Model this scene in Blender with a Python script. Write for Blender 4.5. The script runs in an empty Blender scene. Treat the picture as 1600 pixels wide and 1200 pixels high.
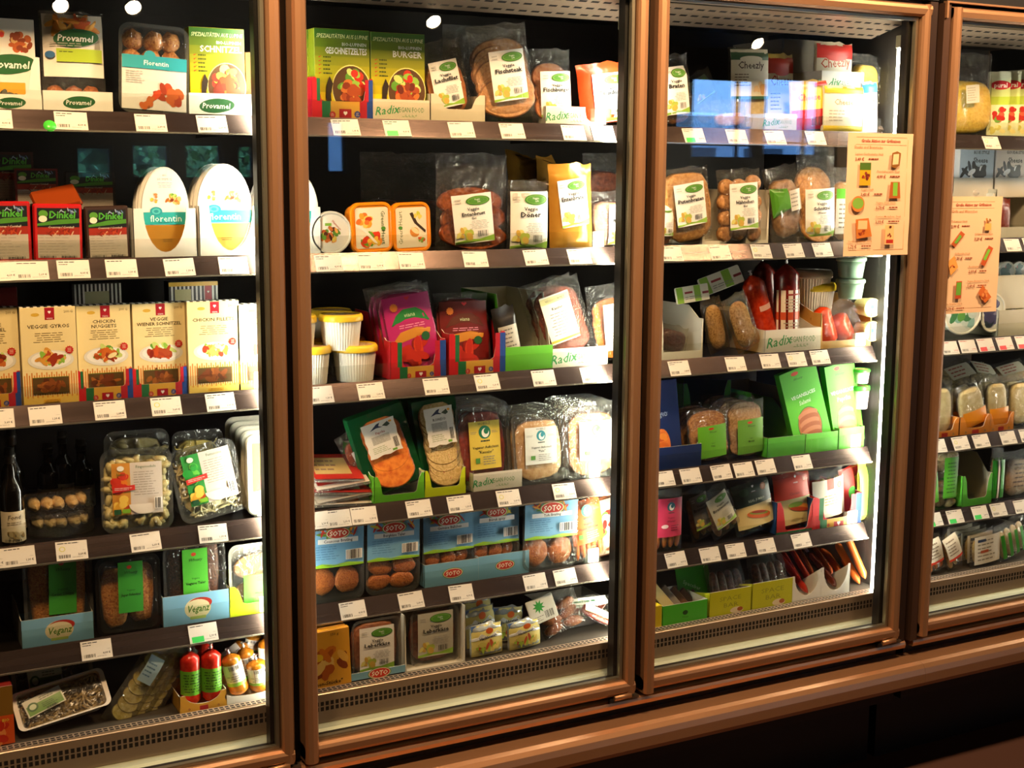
import bpy, math, random
from mathutils import Vector, Matrix, noise
SC = bpy.context.scene
COL = SC.collection
PI = math.pi
R_ = math.radians

# ------------------------------------------------------------------ camera
F_PX = 2073.76
YAW, PITCH, ROLL = 0.485966, 0.15578, 0.0060966
CAM = Vector((-0.76283, -2.34284, 1.09532))
_F = Vector((math.sin(YAW)*math.cos(PITCH), math.cos(YAW)*math.cos(PITCH), -math.sin(PITCH)))
_r0 = Vector((math.cos(YAW), -math.sin(YAW), 0)); _u0 = _r0.cross(_F)
_c, _s = math.cos(ROLL), math.sin(ROLL)
_R = _c*_r0 + _s*_u0; _U = -_s*_r0 + _c*_u0
cd = bpy.data.cameras.new('camera'); cam = bpy.data.objects.new('camera', cd); COL.objects.link(cam)
cd.sensor_width = 36; cd.lens = F_PX/1600*36; cd.clip_start = 0.05; cd.clip_end = 100
m = Matrix.Identity(4)
for i in range(3):
    m[i][0], m[i][1], m[i][2], m[i][3] = _R[i], _U[i], -_F[i], CAM[i]
cam.matrix_world = m
SC.camera = cam

def at(px, py, Y):
    """point of the plane y=Y seen at a place of the photograph"""
    d = _F + (px-800)/F_PX*_R - (py-600)/F_PX*_U
    return CAM + d*((Y-CAM.y)/d.y)

# ------------------------------------------------------------------ world, exposure
SC.view_settings.view_transform = 'Standard'; SC.view_settings.look = 'None'
SC.view_settings.gamma = 1; SC.view_settings.use_curve_mapping = False
SC.view_settings.exposure = 0.0
SC.cycles.transparent_max_bounces = 40
SC.cycles.max_bounces = 8
SC.cycles.caustics_reflective = False; SC.cycles.caustics_refractive = False
SC.cycles.sample_clamp_indirect = 6
W = bpy.data.worlds.new('world'); SC.world = W; W.use_nodes = True
W.node_tree.nodes['Background'].inputs[0].default_value = (0.22, 0.5, 1.0, 1)
W.node_tree.nodes['Background'].inputs[1].default_value = 11.0

# ------------------------------------------------------------------ lights
def area(name, loc, target, size, power, col, sy=None, spread=None):
    l = bpy.data.lights.new(name, 'AREA'); l.energy = power; l.color = col
    l.shape = 'RECTANGLE'; l.size = size; l.size_y = sy or size
    if spread: l.spread = spread
    o = bpy.data.objects.new(name, l); COL.objects.link(o); o.location = loc
    o.rotation_euler = (Vector(target)-Vector(loc)).to_track_quat('-Z', 'Y').to_euler()
    return o
WARM = (1.0, 0.64, 0.36)
for i, x in enumerate((-0.55, 0.75, 2.05)):
    area('ceiling_spot_light', (x, -0.72, 2.08), (x+0.1, 0.1, 1.25), 0.2, 27, WARM, spread=R_(130))
area('added_fill_light', (1.5, -2.6, 2.28), (1.5, -1.6, 0), 1.0, 4, (1.0, 0.72, 0.45))  # added warm fill without a fixture, kept out of the door reflections
TUBE = 54.0

# ------------------------------------------------------------------ materials
def lin(c):
    return c/12.92 if c <= 0.04045 else ((c+0.055)/1.055)**2.4
def rgb(h):
    if isinstance(h, tuple): return h
    h = h.lstrip('#')
    return tuple(lin(int(h[i:i+2], 16)/255) for i in (0, 2, 4))
_M = {}
def newmat(key):
    m = bpy.data.materials.new(key); m.use_nodes = True
    m.node_tree.nodes.clear(); _M[key] = m
    return m, m.node_tree.nodes, m.node_tree.links
def P_(h, rough=0.5, metal=0.0, spec=0.5, bump=0, bs=60):
    """printed or moulded surface of one colour"""
    key = 'c_%s_%s_%s_%s_%s' % (h, rough, metal, spec, bump)
    if key in _M: return _M[key]
    m, n, l = newmat(key)
    o = n.new('ShaderNodeOutputMaterial'); b = n.new('ShaderNodeBsdfPrincipled')
    b.inputs['Base Color'].default_value = (*rgb(h), 1); b.inputs['Roughness'].default_value = rough
    b.inputs['Metallic'].default_value = metal; b.inputs['Specular IOR Level'].default_value = spec
    l.new(b.outputs[0], o.inputs[0])
    if bump:
        t = n.new('ShaderNodeTexNoise'); t.inputs['Scale'].default_value = bs
        tc = n.new('ShaderNodeTexCoord'); l.new(tc.outputs['Object'], t.inputs['Vector'])
        bp = n.new('ShaderNodeBump'); bp.inputs['Strength'].default_value = bump; bp.inputs['Distance'].default_value = 0.004
        l.new(t.outputs[0], bp.inputs['Height']); l.new(bp.outputs[0], b.inputs['Normal'])
    return m
def brushed(key, h, rough, metal, sc, amt):
    if key in _M: return _M[key]
    m, n, l = newmat(key)
    o = n.new('ShaderNodeOutputMaterial'); b = n.new('ShaderNodeBsdfPrincipled')
    b.inputs['Base Color'].default_value = (*rgb(h), 1); b.inputs['Metallic'].default_value = metal
    t = n.new('ShaderNodeTexNoise'); t.inputs['Scale'].default_value = 1; t.inputs['Detail'].default_value = 3
    mp = n.new('ShaderNodeMapping'); mp.inputs['Scale'].default_value = sc
    tc = n.new('ShaderNodeTexCoord'); l.new(tc.outputs['Object'], mp.inputs[0]); l.new(mp.outputs[0], t.inputs['Vector'])
    r = n.new('ShaderNodeMapRange'); r.inputs['To Min'].default_value = rough-amt; r.inputs['To Max'].default_value = rough+amt
    l.new(t.outputs[0], r.inputs[0]); l.new(r.outputs[0], b.inputs['Roughness'])
    bp = n.new('ShaderNodeBump'); bp.inputs['Strength'].default_value = 0.12; bp.inputs['Distance'].default_value = 0.002
    l.new(t.outputs[0], bp.inputs['Height']); l.new(bp.outputs[0], b.inputs['Normal'])
    l.new(b.outputs[0], o.inputs[0])
    return m
def foodmat(c1, c2, scale=45, rough=0.45, bump=0.6, c3=None):
    key = 'food_%s_%s_%s_%s' % (c1, c2, scale, c3)
    if key in _M: return _M[key]
    m, n, l = newmat(key)
    o = n.new('ShaderNodeOutputMaterial'); b = n.new('ShaderNodeBsdfPrincipled')
    t = n.new('ShaderNodeTexNoise'); t.inputs['Scale'].default_value = scale*2.0; t.inputs['Detail'].default_value = 5
    tc = n.new('ShaderNodeNewGeometry'); l.new(tc.outputs['Position'], t.inputs['Vector'])
    cr = n.new('ShaderNodeValToRGB'); cr.color_ramp.elements[0].position = 0.35; cr.color_ramp.elements[1].position = 0.62
    cr.color_ramp.elements[0].color = (*rgb(c1), 1); cr.color_ramp.elements[1].color = (*rgb(c2), 1)
    if c3:
        e = cr.color_ramp.elements.new(0.72); e.color = (*rgb(c3), 1)
    l.new(t.outputs[0], cr.inputs[0]); l.new(cr.outputs[0], b.inputs['Base Color'])
    b.inputs['Roughness'].default_value = rough
    bp = n.new('ShaderNodeBump'); bp.inputs['Strength'].default_value = bump; bp.inputs['Distance'].default_value = 0.003
    l.new(t.outputs[0], bp.inputs['Height']); l.new(bp.outputs[0], b.inputs['Normal'])
    l.new(b.outputs[0], o.inputs[0])
    return m
def facing(n, l, base, k):
    lw = n.new('ShaderNodeLayerWeight'); lw.inputs[0].default_value = 0.5
    p = n.new('ShaderNodeMath'); p.operation = 'POWER'; p.inputs[1].default_value = 4.0
    q = n.new('ShaderNodeMath'); q.operation = 'MULTIPLY_ADD'; q.inputs[1].default_value = k; q.inputs[2].default_value = base; q.use_clamp = True
    l.new(lw.outputs['Facing'], p.inputs[0]); l.new(p.outputs[0], q.inputs[0])
    return q
def film(tint='#f4f4f0', refl=0.06, rough=0.08, bump=0.9, bs=28, haze=0.03):
    bs = bs*2.2
    """clear plastic film: see-through with creased highlights"""
    key = 'film_%s_%s_%s_%s_%s' % (tint, refl, bump, bs, haze)
    if key in _M: return _M[key]
    m, n, l = newmat(key)
    o = n.new('ShaderNodeOutputMaterial')
    tr = n.new('ShaderNodeBsdfTransparent'); tr.inputs[0].default_value = (*rgb(tint), 1)
    gl = n.new('ShaderNodeBsdfGlossy'); gl.inputs['Roughness'].default_value = rough
    df = n.new('ShaderNodeBsdfDiffuse'); df.inputs[0].default_value = (0.75, 0.74, 0.7, 1)
    ad = facing(n, l, 0.025+refl*0.35, 0.5)
    t = n.new('ShaderNodeTexNoise'); t.inputs['Scale'].default_value = bs; t.inputs['Detail'].default_value = 2.5
    t.inputs['Distortion'].default_value = 1.2
    tc = n.new('ShaderNodeTexCoord'); l.new(tc.outputs['Object'], t.inputs['Vector'])
    bp = n.new('ShaderNodeBump'); bp.inputs['Strength'].default_value = bump; bp.inputs['Distance'].default_value = 0.022
    l.new(t.outputs[0], bp.inputs['Height']); l.new(bp.outputs[0], gl.inputs['Normal'])
    m1 = n.new('ShaderNodeMixShader'); m1.inputs[0].default_value = haze
    l.new(tr.outputs[0], m1.inputs[1]); l.new(df.outputs[0], m1.inputs[2])
    m2 = n.new('ShaderNodeMixShader'); l.new(ad.outputs[0], m2.inputs[0])
    l.new(m1.outputs[0], m2.inputs[1]); l.new(gl.outputs[0], m2.inputs[2])
    l.new(m2.outputs[0], o.inputs[0])
    return m
def glassmat(key='door_glass', tint=(0.975, 0.98, 0.955), refl=0.02):
    if key in _M: return _M[key]
    m, n, l = newmat(key)
    o = n.new('ShaderNodeOutputMaterial')
    tr = n.new('ShaderNodeBsdfTransparent'); tr.inputs[0].default_value = (*tint, 1)
    gl = n.new('ShaderNodeBsdfGlossy'); gl.inputs['Roughness'].default_value = 0.0
    ad = facing(n, l, 0.05+refl, 0.8)
    m2 = n.new('ShaderNodeMixShader'); l.new(ad.outputs[0], m2.inputs[0])
    l.new(tr.outputs[0], m2.inputs[1]); l.new(gl.outputs[0], m2.inputs[2]); l.new(m2.outputs[0], o.inputs[0])
    return m
def emit(key, col, s):
    if key in _M: return _M[key]
    m, n, l = newmat(key)
    o = n.new('ShaderNodeOutputMaterial'); e = n.new('ShaderNodeEmission')
    e.inputs[0].default_value = (*col, 1); e.inputs[1].default_value = s; l.new(e.outputs[0], o.inputs[0])
    return m
def MT(c):
    return c if isinstance(c, bpy.types.Material) else P_(c, 0.42)

# ------------------------------------------------------------------ mesh builder
class MB:
    def __init__(s): s.v = []; s.f = []; s.m = []; s.sm = []; s.mats = []
    def mi(s, mat):
        mat = MT(mat)
        if mat not in s.mats: s.mats.append(mat)
        return s.mats.index(mat)
    def face(s, pts, mat, smooth=False):
        b = len(s.v); s.v += [tuple(p) for p in pts]; s.f.append(tuple(range(b, b+len(pts)))); s.m.append(s.mi(mat)); s.sm.append(smooth)
    def raw(s, verts, faces, mat, smooth=False):
        b = len(s.v); k = s.mi(mat); s.v += [tuple(p) for p in verts]
        for f in faces:
            s.f.append(tuple(i+b for i in f)); s.m.append(k); s.sm.append(smooth)
    def box(s, x0, y0, z0, x1, y1, z1, mat, bev=0.0):
        if bev <= 0:
            v = [(x0, y0, z0), (x1, y0, z0), (x1, y1, z0), (x0, y1, z0), (x0, y0, z1), (x1, y0, z1), (x1, y1, z1), (x0, y1, z1)]
            s.raw(v, [(0, 3, 2, 1), (4, 5, 6, 7), (0, 1, 5, 4), (1, 2, 6, 5), (2, 3, 7, 6), (3, 0, 4, 7)], mat)
        else:
            b = bev
            ring = [(x0+b, y0), (x1-b, y0), (x1, y0+b), (x1, y1-b), (x1-b, y1), (x0+b, y1), (x0, y1-b), (x0, y0+b)]
            inn = [(x0+b, y0+b), (x1-b, y0+b), (x1-b, y0+b), (x1-b, y1-b), (x1-b, y1-b), (x0+b, y1-b), (x0+b, y1-b), (x0+b, y0+b)]
            s.loft([[(x, y, z0) for x, y in inn], [(x, y, z0+b) for x, y in ring], [(x, y, z1-b) for x, y in ring], [(x, y, z1) for x, y in inn]], mat, caps=True)
    def loft(s, rings, mat, caps=False, closed=True, smooth=False):
        n = len(rings[0]); b = len(s.v); k = s.mi(mat)
        for r in rings: s.v += [tuple(p) for p in r]
        for i in range(len(rings)-1):
            for j in range(n if closed else n-1):
                j2 = (j+1) % n
                s.f.append((b+i*n+j, b+i*n+j2, b+(i+1)*n+j2, b+(i+1)*n+j)); s.m.append(k); s.sm.append(smooth)
        if caps:
            s.f.append(tuple(b+j for j in range(n))[::-1]); s.m.append(k); s.sm.append(False)
            o = b+(len(rings)-1)*n
            s.f.append(tuple(o+j for j in range(n))); s.m.append(k); s.sm.append(False)
    def tube(s, pts, r, mat, n=10, caps=True):
        pts = [Vector(p) for p in pts]; rings = []
        rr = r if isinstance(r, (list, tuple)) else [r]*len(pts)
        for i, p in enumerate(pts):
            d = (pts[min(i+1, len(pts)-1)]-pts[max(i-1, 0)]).normalized()
            a = d.cross(Vector((0.13, 1, 0.07))).normalized(); b = d.cross(a)
            rings.append([p+rr[i]*(math.cos(t)*a+math.sin(t)*b) for t in [2*PI*k/n for k in range(n)]])
        s.loft(rings, mat, caps=caps, smooth=True)
    def lathe(s, prof, mat, n=24, M=None, caps=False):
        rings = []
        for r, z in prof:
            ring = [Vector((r*math.cos(2*PI*k/n), r*math.sin(2*PI*k/n), z)) for k in range(n)]
            rings.append([M @ p for p in ring] if M else ring)
        s.loft(rings, mat, caps=caps, smooth=True)
    def build(s, name, parent=None, loc=(0, 0, 0)):
        me = bpy.data.meshes.new(name); me.from_pydata(s.v, [], s.f)
        for mt in s.mats: me.materials.append(mt)
        me.polygons.foreach_set('material_index', s.m); me.polygons.foreach_set('use_smooth', s.sm)
        me.update()
        o = bpy.data.objects.new(name, me); COL.objects.link(o); o.location = loc
        if parent: o.parent = parent
        return o

def tag(o, label=None, cat=None, group=None, kind=None):
    if label: o['label'] = label
    if cat: o['category'] = cat
    if group: o['group'] = group
    if kind: o['kind'] = kind
    return o
def empty(name, loc=(0, 0, 0)):
    o = bpy.data.objects.new(name, None); COL.objects.link(o); o.location = loc; o.empty_display_size = 0.05
    return o
def kids(o): return [c for c in COL.objects if c.parent == o]
_ch = {}
def copy_tree(o, loc=None, label=None, group=None, rz=None):
    r = o.copy(); COL.objects.link(r)
    for c in list(o.children):
        d = c.copy(); COL.objects.link(d); d.parent = r
        for g in list(c.children):
            e = g.copy(); COL.objects.link(e); e.parent = d
    if loc is not None: r.location = loc
    if label: r['label'] = label
    if group: r['group'] = group
    return r

# ------------------------------------------------------------------ text as flat mesh
_T = {}
def textmesh(s, off=0.0):
    k = (s, off)
    if k in _T: return _T[k]
    cu = bpy.data.curves.new('t', 'FONT'); cu.body = s; cu.size = 1; cu.resolution_u = 1; cu.offset = off
    ob = bpy.data.objects.new('t', cu)
    me = ob.to_mesh()
    v = [(p.co.x, p.co.y) for p in me.vertices]; f = [tuple(p.vertices) for p in me.polygons]
    ob.to_mesh_clear(); bpy.data.objects.remove(ob); bpy.data.curves.remove(cu)
    x0 = min((p[0] for p in v), default=0); x1 = max((p[0] for p in v), default=1)
    v = [(a-x0, b) for a, b in v]
    _T[k] = (v, f, x1-x0)
    return _T[k]

# ------------------------------------------------------------------ flat print on a face
class Art:
    """print in u,v (0..1 over a w x h field) laid on a surface S(x,z,lift)"""
    def __init__(s, w, h, x=0.0, z=0.0, S=None, y=0.0, rot=0.0, mb=None, k=1):
        s.w, s.h, s.mb, s.k = w, h, mb or MB(), k
        y0 = y
        s.S = S or (lambda X, Z, o: (X, y0-o, Z))
        s.curved = S is not None
        s.ox, s.oz, s.c, s.sn = x, z, math.cos(rot), math.sin(rot)
        s.rnd = random.Random(7)
    def pt(s, u, v):
        a, b = (u-0.5)*s.w, (v-0.5)*s.h
        return s.S(s.ox+a*s.c-b*s.sn, s.oz+a*s.sn+b*s.c, s.k*(0.00015 if s.curved else 0.00004))
    def rect(s, u0, v0, u1, v1, mat, seg=None):
        s.k += 1
        nu, nv = (seg or ((5, 5) if s.curved else (1, 1)))
        V = [s.pt(u0+(u1-u0)*i/nu, v0+(v1-v0)*j/nv) for j in range(nv+1) for i in range(nu+1)]
        F = [(j*(nu+1)+i, j*(nu+1)+i+1, (j+1)*(nu+1)+i+1, (j+1)*(nu+1)+i) for j in range(nv) for i in range(nu)]
        s.mb.raw(V, F, mat, s.curved)
    def poly(s, pts, mat):
        s.k += 1
        if not s.curved: s.mb.face([s.pt(u, v) for u, v in pts], mat); return
        cu = sum(p[0] for p in pts)/len(pts); cv = sum(p[1] for p in pts)/len(pts); n = len(pts)
        q = [(a+(b[0]-a)*t, c+(b[1]-c)*t) for t in (0.35, 0.7, 1.0) for a, c, b in [(cu, cv, p) for p in pts]]
        V = [s.pt(cu, cv)]+[s.pt(u, v) for u, v in q]
        F = [(0, 1+i, 1+(i+1) % n) for i in range(n)]+[(1+r*n+i, 1+(r+1)*n+i, 1+(r+1)*n+(i+1) % n, 1+r*n+(i+1) % n) for r in (0, 1) for i in range(n)]
        s.mb.raw(V, F, mat)
    def ell(s, cu, cv, ru, rv, mat, n=20, a0=0, a1=2*PI, rot=0.0):
        P = []
        for i in range(n):
            t = a0+(a1-a0)*i/(n if a1-a0 > 6.2 else n-1)
            a, b = ru*s.w*math.cos(t), rv*s.h*math.sin(t)
            P.append((cu+(a*math.cos(rot)-b*math.sin(rot))/s.w, cv+(a*math.sin(rot)+b*math.cos(rot))/s.h))
        s.poly(P, mat)
    def star(s, cu, cv, r, mat, n=11, inner=0.78):
        P = []
        for i in range(2*n):
            t = PI*i/n; q = r*(1 if i % 2 else inner)*s.h
            P.append((cu+q*math.cos(t)/s.w, cv+q*math.sin(t)/s.h))
        s.poly(P, mat)
    def text(s, txt, u, v, size, mat, al='c', off=0.0, sh=0.0, maxw=None, sx=1.0, rot=0.0):
        V, F, w = textmesh(txt, off)
        sc = size*s.h; W_ = w*sc*sx
        if maxw and W_ > maxw*s.w: sx *= maxw*s.w/W_; W_ = maxw*s.w
        s.k += 1
        bx = -W_/2 if al == 'c' else (0 if al == 'l' else -W_)
        out = []; cr, sr = math.cos(rot), math.sin(rot)
        for a, b in V:
            X = bx+a*sc*sx+b*sc*sh; Z = b*sc-0.35*sc
            X, Z = X*cr-Z*sr, X*sr+Z*cr
            out.append(s.pt(u+X/s.w, v+Z/s.h))
        s.mb.raw(out, F, mat)
    def lines(s, u0, v0, u1, v1, n, mat, al='l', th=0.35):
        k = s.k+1
        for i in range(n):
            s.k = k-1
            v = v1-(v1-v0)*(i+0.5)/n; t = (v1-v0)/n*th
            L = (u1-u0)*s.rnd.uniform(0.6, 1.0)
            a = u0 if al == 'l' else (u0+u1-L)/2
            x = a
            while x < a+L-0.01:
                s.k = k-1
                e = min(a+L, x+(u1-u0)*s.rnd.uniform(0.12, 0.3)); s.rect(x, v-t/2, e, v+t/2, mat, (1, 1)); x = e+(u1-u0)*0.035
        s.k = k
    def bars(s, u0, v0, u1, v1, mat='#222222', n=11, bg=None):
        if bg: s.rect(u0-0.02, v0-0.01, u1+0.02, v1+0.01, bg, (1, 1))
        k = s.k; d = (u1-u0)/n
        for i in range(n):
            s.k = k; a = u0+i*d; s.rect(a, v0, a+d*s.rnd.choice((0.3, 0.5, 0.7)), v1, mat, (1, 1))
        s.k = k+1
    def grad(s, u0, v0, u1, v1, c0, c1, n=9):
        a, b = rgb(c0), rgb(c1); k = s.k
        for i in range(n):
            s.k = k; t = i/(n-1); c = tuple(round(a[j]*(1-t)+b[j]*t, 3) for j in range(3))
            s.rect(u0, v0+(v1-v0)*i/n, u1, v0+(v1-v0)*(i+1)/n, P_(c, 0.42), (1, 1))
    def food(s, cu, cv, ru, rv, cols, n=14, seed=1, size=0.3):
        r = random.Random(seed)
        for i in range(n):
            a = r.uniform(0, 2*PI); q = math.sqrt(r.random())*0.72
            s.ell(cu+ru*q*math.cos(a), cv+rv*q*math.sin(a), ru*size*r.uniform(0.7, 1.3), rv*size*r.uniform(0.7, 1.3), r.choice(cols), 9, rot=r.uniform(0, 3))
            s.k -= 0.6
        s.k += 1
    def out(s, name, parent, loc=(0, 0, 0)): return s.mb.build(name, parent, loc)

WH, CR, BK, GR = '#f2f0ea', '#efdca2', '#1c1a18', '#8a8780'
DG, LG, RD = '#1f5a2c', '#7cc832', '#b01a22'
MEAT = ['#8a3216', '#a8481c', '#c9702c', '#6b2410']
SALAD = ['#5f9a2c', '#8fbe44', '#c8d878']

# logos and label designs ------------------------------------------------
def L_provamel(a, cu, cv, ru):
    rv = ru*a.w/a.h*0.42
    a.poly([(cu+ru*math.cos(t)*(1.0 if math.cos(t) < 0.6 else 1.12), cv+rv*(math.sin(t)+0.18*math.cos(t))) for t in [2*PI*i/22 for i in range(22)]], DG)
    a.text('Provamel', cu, cv, rv*1.05, WH, off=0.015, sh=0.15, maxw=ru*1.7)
def L_soto(a, cu, cv, ru):
    rv = ru*a.w/a.h*0.46
    a.ell(cu, cv, ru*1.08, rv*1.15, '#7d9a2e'); a.ell(cu, cv, ru, rv, '#f4e9d0'); a.ell(cu, cv, ru*0.93, rv*0.88, '#d0361f')
    a.text('SOTO', cu, cv, rv*1.25, '#fff3d8', off=0.03, sh=0.1, maxw=ru*1.5)
def L_radix(a, cu, cv, s):
    a.text('Radix', cu-0.26, cv+0.02, s*1.35, '#2f9a58', off=0.01, sh=0.35, rot=0.12)
    a.text('VEGAN FOOD', cu+0.15, cv+0.05, s*0.8, '#3f8a4a', maxw=0.5)
    for i in range(4): a.text('~*', cu+0.05+i*0.06, cv-0.25, s*0.6, '#4f9a4a')
def L_viana(a, cu, v0, v1, ru):
    a.rect(cu-ru, v0, cu+ru, v1, '#a81526', (1, 1)); h = v1-v0; cv = v0+h*0.62; q = ru*0.32; qv = q*a.w/a.h
    a.poly([(cu, cv-qv*1.1), (cu+q, cv+qv*0.1), (cu+q*0.9, cv+qv*0.7), (cu+q*0.4, cv+qv), (cu, cv+qv*0.5), (cu-q*0.4, cv+qv), (cu-q*0.9, cv+qv*0.7), (cu-q, cv+qv*0.1)], WH)
    a.text('viana', cu, v0+h*0.14, h*0.24, WH, maxw=ru*1.6)
def L_star(a, cu, cv, r, c, c2='#e8c8b0'):
    a.star(cu, cv, r, c); a.lines(cu-r*0.55*a.h/a.w, cv-r*0.5, cu+r*0.55*a.h/a.w, cv+r*0.5, 3, c2, 'c', 0.4)
def L_hobelz(a, cu, cv, r, g='#1d7a5a'):
    ru = r*a.h/a.w
    a.ell(cu, cv, ru, r, g); a.ell(cu+ru*0.1, cv-r*0.1, ru*0.62, r*0.7, WH); a.ell(cu+ru*0.25, cv+r*0.15, ru*0.4, r*0.45, g)
    a.text('HOBELZ', cu, cv+r*1.3, r*0.55, '#22403a', maxw=ru*2.6); a.lines(cu-ru*1.0, cv-r*1.45, cu+ru*1.0, cv-r*1.15, 1, '#22403a', 'c', 0.7)

def A_veg(l1, l2, l3=None, tint=WH):
    def f(a):
        a.rect(0, 0, 1, 1, tint)
        a.poly([(0, 0.0), (1, 0), (1, 0.13), (0.7, 0.06), (0.35, 0.09), (0, 0.05)], '#8cb83c')
        a.food(0.24, 0.2, 0.24, 0.16, ['#d9d27a', '#c9a648', '#e6e0a0', '#a8b84a'], 10, 3, 0.34)
        a.ell(0.64, 0.86, 0.31, 0.095, '#3f7a22', 24); a.ell(0.64, 0.86, 0.27, 0.075, '#7fae4a', 24); a.ell(0.64, 0.86, 0.25, 0.065, '#4f8a2c', 24)
        a.text('Veggie', 0.62, 0.885, 0.05, WH, sh=0.2); a.text('Life', 0.66, 0.838, 0.05, WH, sh=0.2)
        a.lines(0.06, 0.82, 0.26, 0.93, 2, '#b8b5ac')
        a.text(l1, 0.5, 0.7, 0.085, '#1c1c1c', off=0.02, sx=1.2)
        a.text(l2, 0.5, 0.6, 0.125 if not l3 else 0.1, '#1c1c1c', off=0.03, maxw=0.88, sx=1.2)
        if l3: a.text(l3, 0.5, 0.51, 0.07, '#1c1c1c', off=0.02)
        a.lines(0.32, 0.28, 0.92, 0.46, 6, '#8d8b86', 'c', 0.3)
        a.bars(0.56, 0.12, 0.84, 0.24)
    return f
def A_lupine(t, seed):
    def f(a):
        a.grad(0, 0, 1, 1, '#ecd400', '#3c6a1c', 10); a.grad(0, 0, 1, 0.3, '#e8c400', '#ecd400', 2)
        a.text('SPEZIALITÄTEN AUS LUPINE', 0.5, 0.925, 0.062, '#f4f0b0', off=0.012, sh=0.15, maxw=0.93)
        a.text('BIO-LUPINEN', 0.94, 0.84, 0.05, WH, 'r', off=0.015)
        a.text(t, 0.95, 0.765, 0.1, WH, 'r', off=0.02, maxw=0.76)
        for i in range(5):
            a.poly([(0.06, 0.69-i*0.045), (0.13, 0.705-i*0.045), (0.08, 0.68-i*0.045)], '#c0401c'); a.lines(0.15, 0.675-i*0.045, 0.34, 0.705-i*0.045, 1, '#3b4a14', 'l', 0.5)
        a.ell(0.66, 0.34, 0.36, 0.275, '#f0e68a', 30); a.ell(0.66, 0.34, 0.345, 0.262, '#5a3a1c', 30)
        a.food(0.66, 0.4, 0.29, 0.19, SALAD+['#c8301c'], 26, seed, 0.26); a.food(0.66, 0.3, 0.26, 0.18, MEAT, 26, seed+1, 0.26)
        if t == 'SCHNITZEL':
            a.poly([(0.62, 0.44), (0.72, 0.5), (0.86, 0.2), (0.92, 0.1), (0.72, 0.08), (0.66, 0.2)], '#b0481a'); a.poly([(0.4, 0.3), (0.52, 0.42), (0.66, 0.18), (0.6, 0.1), (0.46, 0.12)], '#7a2c14')
        a.poly([(0.26, 0.48), (0.20, 0.38), (0.19, 0.24), (0.24, 0.12), (0.3, 0.1), (0.28, 0.28), (0.32, 0.4)], '#2e2012')
    return f
def A_viana(t1, t2, seed, food, tops=None):
    def f(a):
        a.rect(0, 0, 1, 1, CR); a.rect(0.0, 0.0, 1, 0.1, '#f0c860')
        for v0, v1, n in ((0.10, 0.315, 22),):
            k = a.k
            for i in range(n):
                a.k = k; u = 0.03+0.94*i/(n-1); a.rect(u-0.011, v0-(0.02 if i % 2 else 0), u+0.011, v1+(0.025 if i % 2 else 0), '#d8862a')
            a.k = k+1
        L_viana(a, 0.53, 0.875, 1.0, 0.088)
        a.text('200 G', 0.87, 0.955, 0.036, '#6a5520'); a.ell(0.27, 0.93, 0.075, 0.018, '#d8b040')
        if t2:
            a.text(t1, 0.5, 0.835, 0.05, '#3a2c18', off=0.01, sx=1.15, maxw=0.85); a.text(t2, 0.5, 0.785, 0.05, '#3a2c18', off=0.01, sx=1.15, maxw=0.85)
        else: a.text(t1, 0.5, 0.81, 0.052, '#3a2c18', off=0.01, sx=1.15, maxw=0.85)
        a.lines(0.16, 0.64, 0.84, 0.75, 5, '#8a744a', 'c', 0.3)
        a.ell(0.52, 0.465, 0.42, 0.1, '#e2e0d4', 26); a.ell(0.52, 0.47, 0.36, 0.082, '#f4f2ea', 26)
        a.food(0.52, 0.49, 0.32, 0.085, food[:3]+SALAD, 18, seed, 0.3); a.food(0.5, 0.475, 0.27, 0.06, food, 16, seed+5, 0.34)
        L_star(a, 0.86, 0.56, 0.045, '#c0281c')
        a.rect(0.17, 0.125, 0.83, 0.285, '#57401c')
        a.food(0.5, 0.2, 0.33, 0.075, ['#6a3010', '#824418', '#54260e', '#9a5a20'], 20, seed+9, 0.3)
        a.rect(0.17, 0.12, 0.83, 0.128, '#3a3014'); a.rect(0.17, 0.283, 0.83, 0.29, '#6a7a2a')
        a.rect(0.36, 0.03, 0.66, 0.06, '#e8b030'); a.lines(0.38, 0.03, 0.64, 0.06, 2, '#a06a1a', 'c')
    return f
def A_srp_viana(a):
    a.rect(0, 0, 1, 1, '#d8a23c'); a.rect(0, 0, 0.16, 1, '#c81c24'); a.rect(0.16, 0, 0.30, 1, '#1e6a3c')
    a.rect(0.78, 0, 0.90, 1, '#b81c2c'); a.rect(0.90, 0, 1, 1, '#24489a')
    L_star(a, 0.33, 0.28, 0.2, '#b8202a'); L_star(a, 0.74, 0.33, 0.2, '#2a3c8a')
    L_viana(a, 0.54, 0.0, 0.6, 0.1)
def A_soto(name, seed, pat):
    def f(a):
        a.rect(0, 0.0, 1, 1, '#7ab2d8'); a.rect(0, 0.0, 1, 0.04, '#8cc02c')
        a.poly([(0, 0.04), (0.2, 0.1), (0.4, 0.05), (0.7, 0.1), (1, 0.05), (1, 0.03), (0, 0.03)], '#9aca3a')
        a.food(0.5, 0.87, 0.5, 0.14, ['#c8342a', '#e0982c', '#6a9a2c', '#d8c840', '#a02418'], 26, seed, 0.2)
        L_soto(a, 0.5, 0.84, 0.22); a.rect(0.12, 0.6, 0.88, 0.72, WH); a.text(name, 0.5, 0.66, 0.1, '#222222', off=0.015, maxw=0.7)
        a.lines(0.08, 0.2, 0.6, 0.56, 6, '#5a8ab0', 'l', 0.3); a.bars(0.66, 0.18, 0.94, 0.4, bg=WH, n=8)
    return f
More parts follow.
